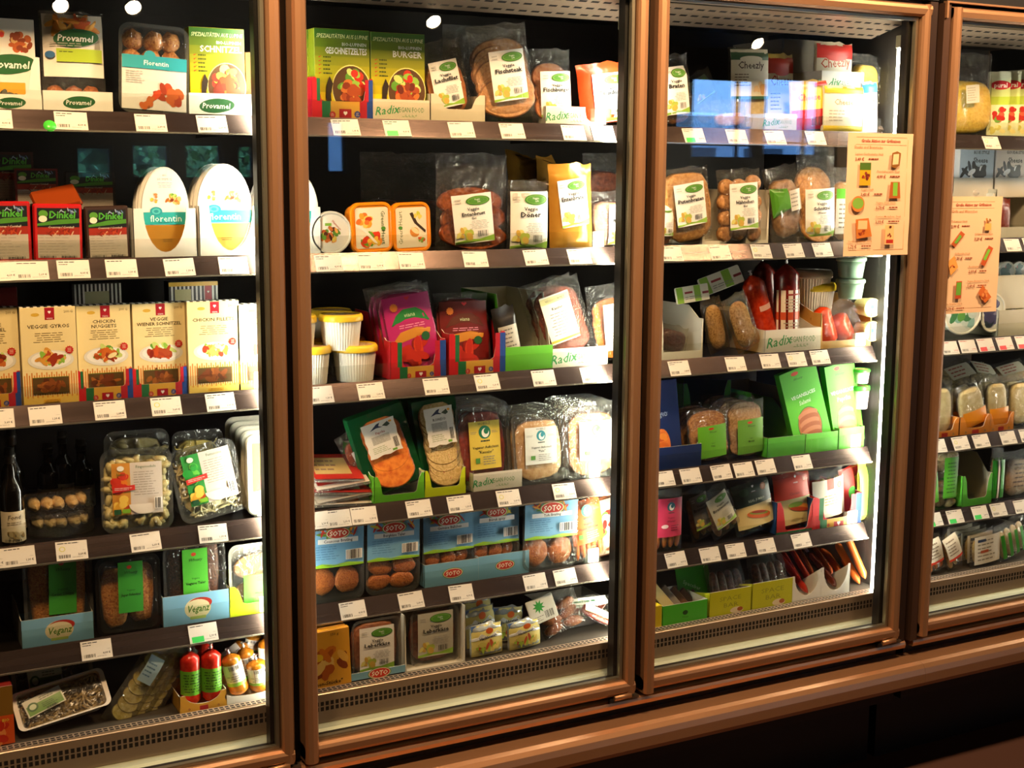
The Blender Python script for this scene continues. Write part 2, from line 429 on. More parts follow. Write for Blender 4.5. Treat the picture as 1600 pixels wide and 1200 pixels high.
def A_green(t1, t2, c='#58b432'):
    def f(a):
        a.rect(0, 0, 1, 1, c); a.ell(0.45, 0.9, 0.1, 0.035, '#c83a1c'); a.text('Wheaty', 0.5, 0.8, 0.085, '#1a3a10', sh=0.35, maxw=0.55)
        a.text(t1, 0.5, 0.45, 0.05, '#153010', maxw=0.7); a.text(t2, 0.5, 0.36, 0.075, '#101c0a', off=0.015, maxw=0.8)
    return f
def A_hobelz(t1, t2, bg, g='#1d7a5a'):
    def f(a):
        a.rect(0, 0, 1, 1, bg); L_hobelz(a, 0.5, 0.77, 0.14, g); a.lines(0.04, 0.74, 0.3, 0.8, 2, GR); a.lines(0.72, 0.74, 0.97, 0.8, 2, GR)
        a.text(t1, 0.5, 0.46, 0.08, '#20241c', off=0.01, sh=0.1, maxw=0.85); a.text(t2, 0.5, 0.36, 0.085, '#20241c', off=0.015, sh=0.1, maxw=0.7)
        a.rect(0.16, 0.13, 0.3, 0.24, '#4f8a3a'); a.lines(0.4, 0.08, 0.92, 0.28, 4, GR)
    return f
def A_paper(a):
    a.rect(0, 0, 1, 1, '#c9c0b2'); a.lines(0.05, 0.06, 0.95, 0.96, 9, '#978e80', 'l', 0.15); a.bars(0.1, 0.02, 0.5, 0.07); a.bars(0.6, 0.02, 0.9, 0.07)
def A_dinkel(border):
    def f(a):
        a.rect(0, 0, 1, 1, border or '#3a2620'); a.rect(0.05, 0.03, 0.95, 0.5, '#b9b0a2'); a.lines(0.07, 0.06, 0.93, 0.48, 8, '#8f8678', 'l', 0.15)
        a.rect(0.05, 0.46, 0.95, 0.62, '#9c2a1a'); a.food(0.5, 0.5, 0.45, 0.07, ['#7a1c10', '#b84a20', '#8a2a18', '#d0b090'], 16, 5, 0.16)
        a.rect(0.05, 0.6, 0.95, 0.95, '#15181c'); a.poly([(0.05, 0.62), (0.95, 0.68), (0.95, 0.76), (0.5, 0.74), (0.05, 0.66)], '#4a8a2c')
        a.text('Dinkel', 0.58, 0.83, 0.18, '#4faa38', off=0.03, sh=0.1, maxw=0.62); a.ell(0.18, 0.84, 0.1, 0.07, '#5a9a34'); a.ell(0.17, 0.75, 0.09, 0.06, '#efe8d0')
        a.food(0.7, 0.9, 0.25, 0.05, ['#a8b8d8', '#6a86b8'], 8, 3, 0.2); a.text('Couscous / Cornball', 0.55, 0.6, 0.055, '#e8d8c0', off=0.01, sh=0.2, maxw=0.7)
        a.bars(0.1, 0.03, 0.45, 0.07); a.bars(0.55, 0.03, 0.9, 0.07)
    return f
def A_florentin(l):
    def f(a):
        n = 36; P = lambda k: [(0.5+0.5*k*math.cos(2*PI*i/n), 0.5+0.5*k*math.sin(2*PI*i/n)) for i in range(n)]
        a.poly(P(1.0), '#e8e6de'); a.poly(P(0.965), '#f1efe8')
        low = [(0.5+0.465*math.cos(t), 0.5+0.465*math.sin(t)) for t in [PI+0.32+(PI-0.64)*i/18 for i in range(19)]]
        a.poly(low, '#a8741c' if l == 'HUMMUS' else '#d09a3a')
        a.text('BIO', 0.5, 0.915, 0.028, '#444444'); a.text(l, 0.5, 0.87, 0.04, '#8d8a84'); a.lines(0.3, 0.77, 0.7, 0.84, 4, '#a7a49c', 'c', 0.3)
        a.food(0.66, 0.64, 0.2, 0.07, ['#b86a24', '#d89a48', '#8a3a14', '#e8c078'], 16, 3, 0.28); a.food(0.66, 0.69, 0.09, 0.035, SALAD, 8, 4, 0.4)
        a.food(0.28, 0.66, 0.11, 0.07, ['#c88a50', '#d8a868', '#e8c83a'], 7, 6, 0.26)
        a.rect(0.012, 0.36, 0.988, 0.5, '#2aa8a4'); a.ell(0.3, 0.51, 0.13, 0.05, '#2497a0'); a.ell(0.3, 0.51, 0.09, 0.034, '#5cc4bc')
        a.ell(0.3, 0.51, 0.05, 0.018, '#2497a0')
        a.text('florentin', 0.5, 0.43, 0.105, '#e8fbf8', off=0.005, maxw=0.8)
        a.lines(0.3, 0.375, 0.75, 0.39, 1, '#1c6a70', 'c', 0.5); a.lines(0.38, 0.16, 0.66, 0.2, 2, '#6a4a14', 'c')
    return f
def A_plain(c): return lambda a: a.rect(0, 0, 1, 1, c)
def A_logo(bg, fn): 
    def f(a): a.rect(0, 0, 1, 1, bg); fn(a)
    return f
def A_vegan(a):
    a.ell(0.52, 0.5, 0.2, 0.36, '#ecdcae'); a.ell(0.56, 0.66, 0.18, 0.2, '#b02a1c'); a.ell(0.52, 0.56, 0.18, 0.24, '#e8dcb0')
    a.text('Veganz', 0.52, 0.5, 0.34, '#4a7a1c', off=0.02, sh=0.2, maxw=0.34); a.rect(0.4, 0.14, 0.64, 0.24, '#a8c060')
def A_space(a):
    a.rect(0, 0, 1, 1, '#bfc21c'); a.text('SPACE', 0.5, 0.66, 0.26, '#8d9224', sx=1.5, maxw=0.9); a.text('BAR', 0.52, 0.38, 0.26, '#8d9224', sx=1.6, maxw=0.6)
    a.ell(0.66, 0.12, 0.16, 0.13, '#e8d8b8'); a.ell(0.74, 0.14, 0.07, 0.09, '#a85a28')

# ------------------------------------------------------------------ package builders (origin: bottom centre of the front)
def art_part(fn, w, h, parent, name='printed_front', x=0, z=None, S=None, y=0, rot=0):
    a = Art(w, h, x, h/2 if z is None else z, S, y, rot); fn(a); return a.out(name, parent)
def B_carton(r, w, h, d, art=None, side='#e6dcc0', top=None, bev=0.0008, **k):
    mb = MB(); mb.box(-w/2, 0, 0, w/2, d, h, side, bev)
    if top:
        n = 16
        for i in range(n):
            c = BK if i % 2 else WH
            if top == 'stripes': mb.box(-w/2+w*i/n, 0.001, h, -w/2+w*(i+1)/n, d*0.6, h+0.0015, c)
    mb.build('box', r)
    if art: art_part(art, w*0.995, h*0.995, r, y=-0.0001)
def rrect(w, h, rad, n=5):
    P = []
    for cx, cz, a in ((w/2-rad, h/2-rad, 0), (-w/2+rad, h/2-rad, PI/2), (-w/2+rad, -h/2+rad, PI), (w/2-rad, -h/2+rad, 1.5*PI)):
        for i in range(n+1):
            t = a+PI/2*i/n; P.append((cx+rad*math.cos(t), cz+rad*math.sin(t)))
    return P
_blob = {}
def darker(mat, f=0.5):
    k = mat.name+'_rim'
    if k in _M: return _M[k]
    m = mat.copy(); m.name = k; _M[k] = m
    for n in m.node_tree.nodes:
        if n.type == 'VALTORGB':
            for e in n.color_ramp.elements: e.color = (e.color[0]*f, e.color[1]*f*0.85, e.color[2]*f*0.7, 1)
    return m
def blobmesh(kind, mat, seed):
    key = (kind, mat.name, seed)
    if key in _blob: return _blob[key]
    if kind == 'disc':
        mb = MB(); n = 26; R = []
        for rad, y in ((0.30, -0.5), (0.47, -0.46), (0.5, -0.25), (0.5, 0.3), (0.46, 0.5)):
            R.append([((rad*(1+0.05*noise.noise(Vector((math.cos(t)*1.5+seed*4, math.sin(t)*1.5, 1)))))*math.cos(t), y, (rad*(1+0.05*noise.noise(Vector((math.cos(t)*1.5+seed*4, math.sin(t)*1.5, 1)))))*math.sin(t)) for t in [2*PI*i/n for i in range(n)]])
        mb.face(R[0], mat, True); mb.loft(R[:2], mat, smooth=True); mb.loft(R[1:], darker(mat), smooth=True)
        o = mb.build('piece'); me = o.data; bpy.data.objects.remove(o); _blob[key] = me
        return me
    r = random.Random(seed); n, mm = 14, 9; mb = MB(); rings = []
    e = {'round': 1.0, 'patty': 1.0, 'slab': 0.55, 'caps': 0.75}[kind]; amp = {'round': 0.12, 'patty': 0.05, 'slab': 0.05, 'caps': 0.01}[kind]
    for i in range(mm+1):
        ph = -PI/2+PI*i/mm; ring = []
        for j in range(n):
            th = 2*PI*j/n
            sg = lambda q, p: math.copysign(abs(q)**p, q)
            x = sg(math.cos(ph), e)*sg(math.cos(th), e if kind != 'round' else 1); z = sg(math.cos(ph), e)*sg(math.sin(th), e if kind != 'round' else 1); y = -sg(math.sin(ph), e)
            if kind == 'patty': x, z, y = sg(math.cos(ph), 0.6)*math.cos(th), sg(math.cos(ph), 0.6)*math.sin(th), -sg(math.sin(ph), 0.7)
            if kind == 'caps': x, y, z = sg(math.cos(ph), 1)*math.cos(th), sg(math.cos(ph), 1)*math.sin(th), sg(math.sin(ph), 0.45)
            q = 1+amp*noise.noise(Vector((x*2.2+seed*3, y*2, z*2.2)))*2
            ring.append((x*q*0.5, y*q*0.5, z*q*0.5))
        rings.append(ring)
    mb.loft(rings, mat, smooth=True)
    o = mb.build('piece'); me = o.data; bpy.data.objects.remove(o)
    _blob[key] = me
    return me
def piece(name, kind, mat, seed, x, y, z, sx, sy, sz, parent, ry=0, rx=0, rz=0):
    o = bpy.data.objects.new(name, blobmesh(kind, mat, seed % 4)); COL.objects.link(o); o.parent = parent
    o.location = (x, y, z); o.scale = (sx, sy, sz); o.rotation_euler = (rx, ry, rz)
    return o
def contents(r, kind, w, h, d, mat, seed=1, y=None, z0=0.0, n=None, name=None):
    """food shapes inside a field w x h standing at z0, centre depth y"""
    rd = random.Random(seed); y = d/2 if y is None else y
    if kind == 'slab': piece(name or 'food_slab', 'slab', mat, seed, 0, y, z0+h/2, w, d, h, r)
    elif kind == 'two':
        for i, s in enumerate((-1, 1)): piece(name or 'cutlet', 'slab', mat, seed+i, s*w*0.25, y, z0+h/2+s*h*0.02, w*0.46, d, h*0.94, r, ry=s*0.05)
    elif kind == 'rounds':          # stacked rounds, lowest in front
        n = n or 6; q = min(h*0.5, w)
        for i in range(n):
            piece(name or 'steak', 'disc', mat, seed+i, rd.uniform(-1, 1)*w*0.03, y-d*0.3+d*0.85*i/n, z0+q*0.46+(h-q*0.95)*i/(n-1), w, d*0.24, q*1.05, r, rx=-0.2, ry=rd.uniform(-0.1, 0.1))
    elif kind == 'slices':
        n = n or 8; q = min(w*0.8, h*0.4)
        for i in range(n):
            t = i/(n-1)
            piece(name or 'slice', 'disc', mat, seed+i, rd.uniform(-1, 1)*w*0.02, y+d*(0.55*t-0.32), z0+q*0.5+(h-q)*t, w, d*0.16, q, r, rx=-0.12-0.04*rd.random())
    elif kind in ('balls', 'nuggets'):
        nx, nz = n or (2, 2); q = min(w/nx, h/nz)*1.08 if kind == 'balls' else None
        for i in range(nx):
            for j in range(nz):
                piece(name or ('patty' if kind == 'nuggets' else 'ball'), 'round' if kind == 'balls' else 'patty', mat, seed+i+j, (i-(nx-1)/2)*w/nx+rd.uniform(-1, 1)*w*0.03, y+rd.uniform(-0.1, 0.1)*d, z0+h*(j+0.5)/nz+rd.uniform(-1, 1)*h*0.03, q or w/nx*1.06, d*(1 if nz < 3 else 0.8), q or min(h/nz*1.1, w/nx*1.15), r, ry=rd.uniform(-0.3, 0.3))
    elif kind == 'sausages':
        n = n or 4
        for i in range(n):
            piece(name or 'sausage', 'caps', mat, seed+i, (i-(n-1)/2)*w/n, y, z0+h/2+rd.uniform(-1, 1)*h*0.01, w/n*0.98, min(d, w/n), h, r, ry=rd.uniform(-0.03, 0.03))
    elif kind == 'pile':
        n = n or 40; mb = MB(); piece('dumpling_bed', 'slab', mat, 1, 0, y+d*0.25, z0+h/2, w*0.94, d*0.5, h*0.96, r)
        pts = []
        for i in range(n):
            x, z = rd.uniform(-0.5, 0.5)*w*0.86, z0+rd.uniform(0.06, 0.94)*h; a = rd.uniform(0, PI); L = w*0.1
            dx, dz = math.cos(a)*L, math.sin(a)*L; yy = y-d*0.2+rd.random()*d*0.3
            mb.tube([(x-dx, yy, z-dz*0.8), (x-dx*0.6, yy-0.004, z-dz*0.6), (x+dx*0.6, yy-0.004, z+dz*0.6), (x+dx, yy, z+dz*0.8)], [w*0.02, w*0.05, w*0.05, w*0.02], mat, 8)
        o = mb.build(name or 'dumplings', r); o['kind'] = 'stuff'
    elif kind == 'strips':
        n = n or 70; mb = MB(); piece('noodle_bed', 'slab', mat, 1, 0, y+d*0.25, z0+h/2, w*0.9, d*0.5, h*0.92, r)
        for i in range(n):
            x, z = rd.uniform(-0.5, 0.5)*w*0.8, z0+rd.uniform(0.06, 0.92)*h; a = rd.uniform(0, 2*PI); p = []
            yy = y-d*0.25+rd.random()*d*0.3
            for t in range(6):
                p.append((x, yy, z)); a += rd.uniform(-0.6, 0.9); x += math.cos(a)*w*0.06; z += math.sin(a)*w*0.06
                x = max(-w*0.46, min(w*0.46, x)); z = max(z0+h*0.03, min(z0+h*0.95, z))
            mb.tube(p, w*0.017, mat, 6)
        o = mb.build(name or 'noodles', r); o['kind'] = 'stuff'
def B_tray(r, w, h, d, art=None, lab=None, rim='#101010', food=None, fm=None, clear=False, lrot=0, fz=(0.06, 0.9), fw=0.84, n=None, seed=1, fname=None, flm=None, **k):
    """vacuum tray standing on edge, film side towards the viewer"""
    rad = min(w, h)*0.16; mb = MB()
    mt = film('#eeeeea', 0.10, 0.1, 0.35, 20, 0.05) if clear else P_(rim, 0.25)
    O = rrect(w, h, rad); I = rrect(w*0.9, h*0.92, rad*0.8); Bk = rrect(w*0.8, h*0.84, rad*0.7)
    g = lambda P, y: [(x, y, z+h/2) for x, z in P]
    mb.loft([g(O, 0.0), g(O, 0.0012), g(I, 0.0016), g(Bk, d)], mt, smooth=False)
    mb.face(g(Bk, d), mt); mb.loft([g(O, 0.0), g(I, 0.0)], mt)
    mb.build('tray', r)
    if food: contents(r, food, w*fw, h*(fz[1]-fz[0]), d*0.62, fm, seed, d*0.42, h*fz[0], n, fname)
    f = MB(); nx, nz = 8, 10
    S = lambda X, Z, o: (X, -0.0008-o-0.003*math.sin(PI*min(1, max(0, X/w+0.5)))*math.sin(PI*min(1, max(0, Z/h))), Z)
    f.face([S(x, z+h/2, 0) for x, z in I], flm or film('#f6f6f2', 0.05, 0.08, 0.5, 22, 0.02))
    f.build('cover_film', r)
    if art:
        lw, lh, lx, lz = lab
        art_part(art, w*lw, h*lh, r, 'label', w*lx, h*lz, S, rot=R_(lrot))
def B_bag(r, w, h, d, art=None, lab=(0.7, 0.5, 0, 0.42), food='slab', fm=None, tint='#eceae4', refl=0.10, seal=0.14, lrot=0, fw=0.84, fz=(0.03, 0.8), n=None, seed=1, opaque=None, backart=None, fname=None, haze=0.04, taper=0.0, **k):
    """soft pillow pack with a flat sealed top"""
    N, K = 12, 16
    def T(u, v):
        u = min(1, max(0, u)); v = min(1, max(0, v))
        a = max(0.0, 1-abs(2*u-1)**3.0)**0.6
        b = min(1.0, v/0.10)**0.6 if v < 0.10 else (1.0 if v < 1-2*seal else max(0.0, (1-seal-v)/seal)**0.7 if v < 1-seal else 0.0)
        return d/2*a*b+0.0006
    def nz(x, z, s): return noise.noise(Vector((x*38+seed*7.1, z*30, s)))
    sh = film(tint, refl, 0.07, 1.0, 30, haze*0.45) if not opaque else opaque
    mb = MB()
    for sgn in (-1, 1):
        V = []
        for j in range(K+1):
            for i in range(N+1):
                u, v = i/N, j/K; x = (u-0.5)*w*(1+0.04*nz(0, v*0.1, 3)-taper*v); z = v*h+(0.012*nz(u*0.1, 0, 5) if v > 0.9 else 0)
                t = T(u, v); y = d/2+sgn*(t+0.0016*nz(x, z, sgn)*(1 if t > 0.002 else 0.0))+(0.006*nz(x*0.6, z*0.3, 9) if v > 1-seal else 0)
                V.append((x, y, z))
        F = [(j*(N+1)+i, j*(N+1)+i+1, (j+1)*(N+1)+i+1, (j+1)*(N+1)+i) for j in range(K) for i in range(N)]
        mb.raw(V, F, sh, True)
    mb.build('film_bag' if not opaque else 'pouch', r)
    if food: contents(r, food, w*fw, h*(fz[1]-fz[0]), d*0.66, fm, seed, d*0.5, h*fz[0]+0.002, n, fname)
    if art:
        lw, lh, lx, lz = lab
        S = lambda X, Z, o: (X, d/2-T(X/w+0.5, Z/h)-0.0018-o, Z)
        art_part(art, w*lw, h*lh, r, 'label', w*lx, h*lz, S, rot=R_(lrot))
def B_srp(r, w, h, d, lip=None, art=None, col='#e9e6de', inner=None, side=None, cut='flat', stub=0.14, hb=None, t=0.0012, sidecol=None, rise=0.55, **k):
    """shelf-ready tray: h = height of the front corners, lip = height of the low front edge, side = height of the side walls at the back"""
    lip = lip or h; side = side or h; hb = hb or side; inner = inner or col; sidecol = sidecol or col; mb = MB()
    mb.box(-w/2, 0, 0, w/2, d, t, inner)
    for s in (-1, 1):
        x0, x1 = (s*w/2, s*w/2-s*t)
        prof = [(0, 0), (d, 0), (d, side)] + ([(d*rise, side), (min(d*0.12, d*rise*0.3), h)] if side > h*1.05 else []) + [(0, h)]
        for x, mt in ((x0, sidecol), (x1, inner)): mb.face([(x, y, z) for y, z in prof], mt)
        for i in range(len(prof)):
            p, q = prof[i], prof[(i+1) % len(prof)]
            mb.face([(x0, p[0], p[1]), (x1, p[0], p[1]), (x1, q[0], q[1]), (x0, q[0], q[1])], '#e4dfd0')
    mb.box(-w/2, d-t, 0, w/2, d, hb, inner)
    mb.build('tray_body', r)
    fr = MB(); sw = w*stub
    if cut == 'flat': P = [(-w/2, 0), (w/2, 0), (w/2, h), (-w/2, h)]
    elif cut == 'u':
        P = [(-w/2, 0), (w/2, 0), (w/2, h)]
        c = [(w/2-sw*(0.45), h), (w/2-sw*0.8, h-(h-lip)*0.25), (w/2-sw, h-(h-lip)*0.6), (w/2-sw*1.15, lip+(h-lip)*0.08), (w/2-sw*1.5, lip)]
        P += c+[(-x, z) for x, z in c[::-1]]+[(-w/2, h)]
    elif cut == 'oval':
        P = [(-w/2, 0), (w/2, 0), (w/2, h)]
        P += [((w/2-sw)*math.cos(PI*i/14), h-(h-lip)*math.sin(PI*i/14)) for i in range(15)]+[(-w/2, h)]
    z = [q[1] for q in P]
    for yy, mt in ((0.0, col), (t, inner)): fr.face([(x, yy, z) for x, z in P], mt)
    for i in range(len(P)):
        p, q = P[i], P[(i+1) % len(P)]
        fr.face([(p[0], 0, p[1]), (p[0], t, p[1]), (q[0], t, q[1]), (q[0], 0, q[1])], '#e4dfd0')
    fr.build('front_lip', r)
    if art:
        if art is A_srp_viana:
            a = Art(w, lip, 0, lip/2, y=-0.0001); art(a)
            for u0, u1, c in ((0, stub*0.6, '#c81c24'), (stub*0.6, stub, '#1e6a3c'), (1-stub, 1-stub*0.55, '#b81c2c'), (1-stub*0.55, 1, '#24489a')):
                if h > lip*1.05: a.rect(u0, 1, u1, 0.97*h/lip, c)
            a.out('printed_front', r)
        else: art_part(art, w*0.996, lip*0.99, r, y=-0.0001)
def B_tub(r, w, h, d, lid='#f2c830', body='#efebdf', taper=0.78, art=None, ribs=True, **k):
    R1 = w/2; mb = MB(); n = 88
    prof = [(R1*taper, 0), (R1*0.80, h*0.12), (R1*0.88, h*0.55), (R1*0.93, h*0.8)]
    rings = []
    for i, (q, z) in enumerate([(R1*taper*0.96, 0)]+prof):
        rings.append([((q*(0.975 if (ribs and j % 2 and 0 < i) else 1))*math.cos(2*PI*j/n), R1+(q*(0.975 if (ribs and j % 2 and 0 < i) else 1))*math.sin(2*PI*j/n), z) for j in range(n)])
    mb.loft(rings, P_(body, 0.4), caps=True, smooth=not ribs)
    mb.build('cup', r)
    l = MB(); M = Matrix.Translation((0, R1, 0))
    l.lathe([(R1*0.93, h*0.8), (R1*0.99, h*0.8), (R1, h*0.83), (R1, h*0.93), (R1*0.975, h*0.955), (R1*0.93, h), (R1*0.88, h), (R1*0.86, h*0.965), (0.0001, h*0.965)], P_(lid, 0.35), 36, M)
    l.build('lid', r)
    a = MB(); a.lathe([(R1*0.8, h*0.972), (R1*0.3, h*0.973), (0.0001, h*0.973)], foodmat('#b8602a', '#e8d8a8', 90, c3='#3a2418'), 24, M); a.build('lid_print', r)
def B_facetub(r, w, h, d, art=None, rim='#e98a10', rad=0.22, **k):
    """tub lying on its side, lid towards the viewer"""
    O = rrect(w, h, w*rad, 6); g = lambda s_, y: [(x*s_, y, z*s_+h/2) for x, z in O]; mb = MB()
    mb.loft([g(0.96, d*0.25), g(0.86, d)], P_(rim, 0.35), smooth=False); mb.face(g(0.86, d), P_(rim, 0.35)); mb.build('tub_body', r)
    l = MB(); l.loft([g(0.97, d*0.27), g(1, d*0.25), g(1, 0.004), g(0.965, 0), g(0.90, 0), g(0.86, 0.0025)], P_(rim, 0.3)); l.face(g(0.86, 0.0025)[::-1], P_(rim, 0.3)); l.build('lid', r)
    if art: art_part(art, w*0.78, h*0.8, r, 'lid_print', 0, h/2, y=0.0022)
def B_oval(r, w, h, d, art=None, body='#e8e5dc', **k):
    n = 36; E = lambda s_, y: [(s_*w/2*math.cos(2*PI*i/n), y, h/2+s_*h/2*math.sin(2*PI*i/n)) for i in range(n)]
    mb = MB(); mb.loft([E(0.985, 0), E(1, 0.001), E(1, 0.004), E(0.9, 0.006), E(0.82, d)], P_(body, 0.35), caps=True); mb.build('tub_body', r)
    art_part(art, w*0.99, h*0.99, r, 'lid_print', y=-0.0001)
def B_sausage(r, w, h, d, col='#c82a14', art=None, lab=(0.32, 0.66), clip=True, c2=None, **k):
    R1 = w/2; mb = MB(); P = []
    N = 16
    for i in range(N+1):
        t = i/N; q = min(1, (math.sin(PI*min(t, 0.5 if t < 0.5 else 1-t)/0.26) if min(t, 1-t) < 0.13 else 1))
        P.append((max(0.0015, R1*q), h*t))
    mb.lathe(P, foodmat(col, c2 or col, 60, 0.25, 0.15), 20, Matrix.Translation((0, R1, 0)), True); mb.build('sausage_body', r)
    if clip:
        c = MB(); c.lathe([(0.0015, h-0.002), (0.004, h+0.003), (0.0015, h+0.006), (0.005, h+0.011)], P_('#c9c9c9', 0.3, 0.8), 10, Matrix.Translation((0, R1, 0))); c.build('end_clip', r)
    if art:
        v0, v1 = lab; S = lambda X, Z, o: (math.sin(X/R1)*(R1+0.0006+o), R1-math.cos(X/R1)*(R1+0.0006+o), Z)
        art_part(art, min(w*1.5, PI*R1*0.96), h*(v1-v0), r, 'label', 0, h*(v0+v1)/2, S)
def B_bottle(r, w, h, d, art=None, **k):
    R1 = w/2; mb = MB(); M = Matrix.Translation((0, R1, 0)); g = P_('#0a0806', 0.06, 0, 0.8)
    mb.lathe([(R1*0.9, 0), (R1, h*0.02), (R1, h*0.56), (R1*0.85, h*0.62), (R1*0.42, h*0.70), (R1*0.36, h*0.86), (R1*0.42, h*0.865), (R1*0.42, h*0.885), (R1*0.36, h*0.89)], g, 24, M, True); mb.build('glass_body', r)
    c = MB(); c.lathe([(R1*0.40, h*0.84), (R1*0.46, h*0.85), (R1*0.44, h*0.9), (R1*0.5, h*0.905), (R1*0.5, h*0.94), (R1*0.42, h*0.945), (R1*0.42, h), (0.0001, h)], P_('#4a4844', 0.3, 0.6), 20, M); c.build('cap', r)
    if art:
        S = lambda X, Z, o: (math.sin(X/R1)*(R1+0.0006+o), R1-math.cos(X/R1)*(R1+0.0006+o), Z)
        art_part(art, w*1.35, h*0.32, r, 'label', 0, h*0.2, S)
def B_flat(r, w, h, d, art=None, food=None, fm=None, tint='#f2f2ee', haze=0.05, body=None, **k):
    """thin flat sealed pack (w wide, h tall, d thick)"""
    mb = MB(); P = rrect(w, h, w*0.04, 2); g = lambda s_, y: [(x*s_, y, z*s_+h/2) for x, z in P]
    mt = body or film(tint, 0.12, 0.1, 0.7, 30, haze)
    mb.loft([g(1, d*0.5-0.0004), g(0.93, 0.0), g(0.5, -0.0006)], mt); mb.face(g(0.5, -0.0006)[::-1], mt)
    mb.loft([g(1, d*0.5+0.0004), g(0.93, d)], mt); mb.face(g(0.93, d), mt); mb.build('sleeve', r)
    if food: contents(r, food, w*k.get('fw', 0.84), h*k.get('fz', (0.06, 0.9))[1]-h*k.get('fz', (0.06, 0.9))[0], d*(0.7 if not body else 1.0), fm, k.get('seed', 1), d*0.5 if not body else -d*0.35, h*k.get('fz', (0.06, 0.9))[0], k.get('n'), k.get('fname'))
    if art:
        lw, lh, lx, lz = k.get('lab', (0.95, 0.95, 0, 0.5)); art_part(art, w*lw, h*lh, r, 'label', w*lx, h*lz, y=k.get('fy', -0.0012))
BLD = dict(carton=B_carton, tray=B_tray, bag=B_bag, srp=B_srp, tub=B_tub, facetub=B_facetub, oval=B_oval, sausage=B_sausage, bottle=B_bottle, flat=B_flat)
NAME = dict(carton='food_carton', tray='food_tray', bag='food_bag', srp='shelf_tray', tub='lidded_cup', facetub='spread_tub', oval='oval_tub', sausage='sausage', bottle='glass_bottle', flat='food_pack')
CAT = dict(carton='carton', tray='food tray', bag='food bag', srp='display tray', tub='cup', facetub='tub', oval='tub', sausage='sausage', bottle='bottle', flat='food pack')
RZ = [None, 1.168, 0.906, 0.646, 0.390, 0.193]        # lower edge of each price rail
SZ = [None]+[z+0.032 for z in RZ[1:]]+[0.0635]          # surface that carries the goods
DD = dict(carton=0.05, tray=0.03, bag=0.03, srp=0.16, tub=0.1, facetub=0.045, oval=0.045, sausage=0.03, bottle=0.06, flat=0.014)
def item(kind, L, T, Rr, B, shelf, Y, label, cat=None, roll=0.0, lean=0.0, yaw=0.0, d=None, base=0.0, name=None, group=None, z=None, behind=None, free=False, minw=None, **k):
    cx, cy = (L+Rr)/2, (T+B)/2
    w = at(Rr, cy, Y).x-at(L, cy, Y).x
    if yaw: w /= math.cos(R_(yaw))
    zb = at(cx, B, Y).z; th = R_(lean); h = 0.1
    if not free: zb = (SZ[shelf] if z is None else z)+base+w/2*abs(math.sin(R_(roll)))*0.9
    for _ in range(6): h = (at(cx, T, Y+h*math.sin(th)).z-zb)/math.cos(th)
    lim = 1.43 if shelf == 1 else (RZ[5]-0.003 if shelf == 6 and Y < 0.146 else RZ[shelf-1]+0.012)
    if not free and zb+h*math.cos(th) > lim: h = (lim-zb)/math.cos(th)
    if h < 0.008: print('ITEMH %.3f %s' % (h, label)); h = 0.008
    d = d or DD[kind]
    if kind in ('tub', 'sausage', 'bottle'): d = w
    o = empty(name or NAME[kind]); tag(o, label, cat or CAT[kind], group)
    BLD[kind](o, w, h, d, **k)
    Mx = Matrix.Rotation(R_(yaw), 4, 'Z') @ Matrix.Rotation(R_(roll), 4, 'Y') @ Matrix.Rotation(-th, 4, 'X')
    C = at(cx, cy, Y+h/2*math.sin(th))
    if not free:
        if abs(roll) > 20: C.z = max(C.z, zb)
        else: C.z = zb+h/2*math.cos(th)
    loc = C-(Mx @ Vector((0, 0, h/2)))
    o.matrix_world = Matrix.Translation(loc) @ Mx
    if not free:
        lo = min((Mx @ c.matrix_basis @ Vector(p.co)).z for c in o.children if c.type == 'MESH' for p in c.data.vertices) + loc.z
        tgt = (SZ[shelf] if z is None else z)+base+0.0004
        dz = tgt-lo
        if abs(dz) > 0.014: print('ITEMZ %.3f %s' % (dz, label))
        o.location.z += dz

    if behind:
        n, gap, lab2, grp = behind
        if kind == 'bag': gap = max(gap, d+0.004)
        for i in range(n): copy_tree(o, (o.location.x+0.0015*((i*7) % 3-1), o.location.y+gap*(i+1), o.location.z+0.0003*i), lab2[i] if isinstance(lab2, list) else (lab2+', '+['first', 'second', 'third', 'fourth', 'fifth'][i]+' back' if n > 1 else lab2), grp)
    return o

def stick(a, ya, b, yb, r, col, label):
    """wrapped sausage stick lying from a front low end to a back high end"""
    A, B = at(*a, ya), at(*b, yb); L = (B-A).length
    o = empty('sausage_stick'); tag(o, label, 'sausage')
    B_sausage(o, 2*r, L, 2*r, col=col)
    q = (B-A).to_track_quat('Z', 'Y'); o.matrix_world = Matrix.Translation(A-(q @ Vector((0, r, 0)))) @ q.to_matrix().to_4x4()
    return o

# ================================================================== room
D = 0.78
FL = -0.40; CE = 2.3; YB = -8.2
def struct(name, mb, kind='structure', loc=(0, 0, 0)):
    o = mb.build(name, None, loc); o['kind'] = kind; return o
wallm = P_('#4a3a30', 0.8, bump=0.2, bs=8)
mb = MB(); mb.box(-3, YB, FL-0.1, 11, 1.3, FL, P_('#4a3026', 0.75, 0, 0.3, 0.15, 6)); struct('floor', mb)
mb = MB(); mb.box(-3, YB, CE, 11, 1.3, CE+0.1, P_('#2a2420', 0.8)); struct('ceiling', mb)
mb = MB(); mb.box(-3, 1.2, FL, 11, 1.3, CE, wallm); struct('wall_front', mb)
mb = MB(); mb.box(-3.1, YB, FL, -3, 1.3, CE, wallm); struct('wall_left', mb)
mb = MB(); mb.box(11, YB, FL, 11.1, 1.3, CE, wallm); struct('wall_right', mb)
def refl(px, py): p = at(px, py, -YB); return p.x, p.z
WN = []
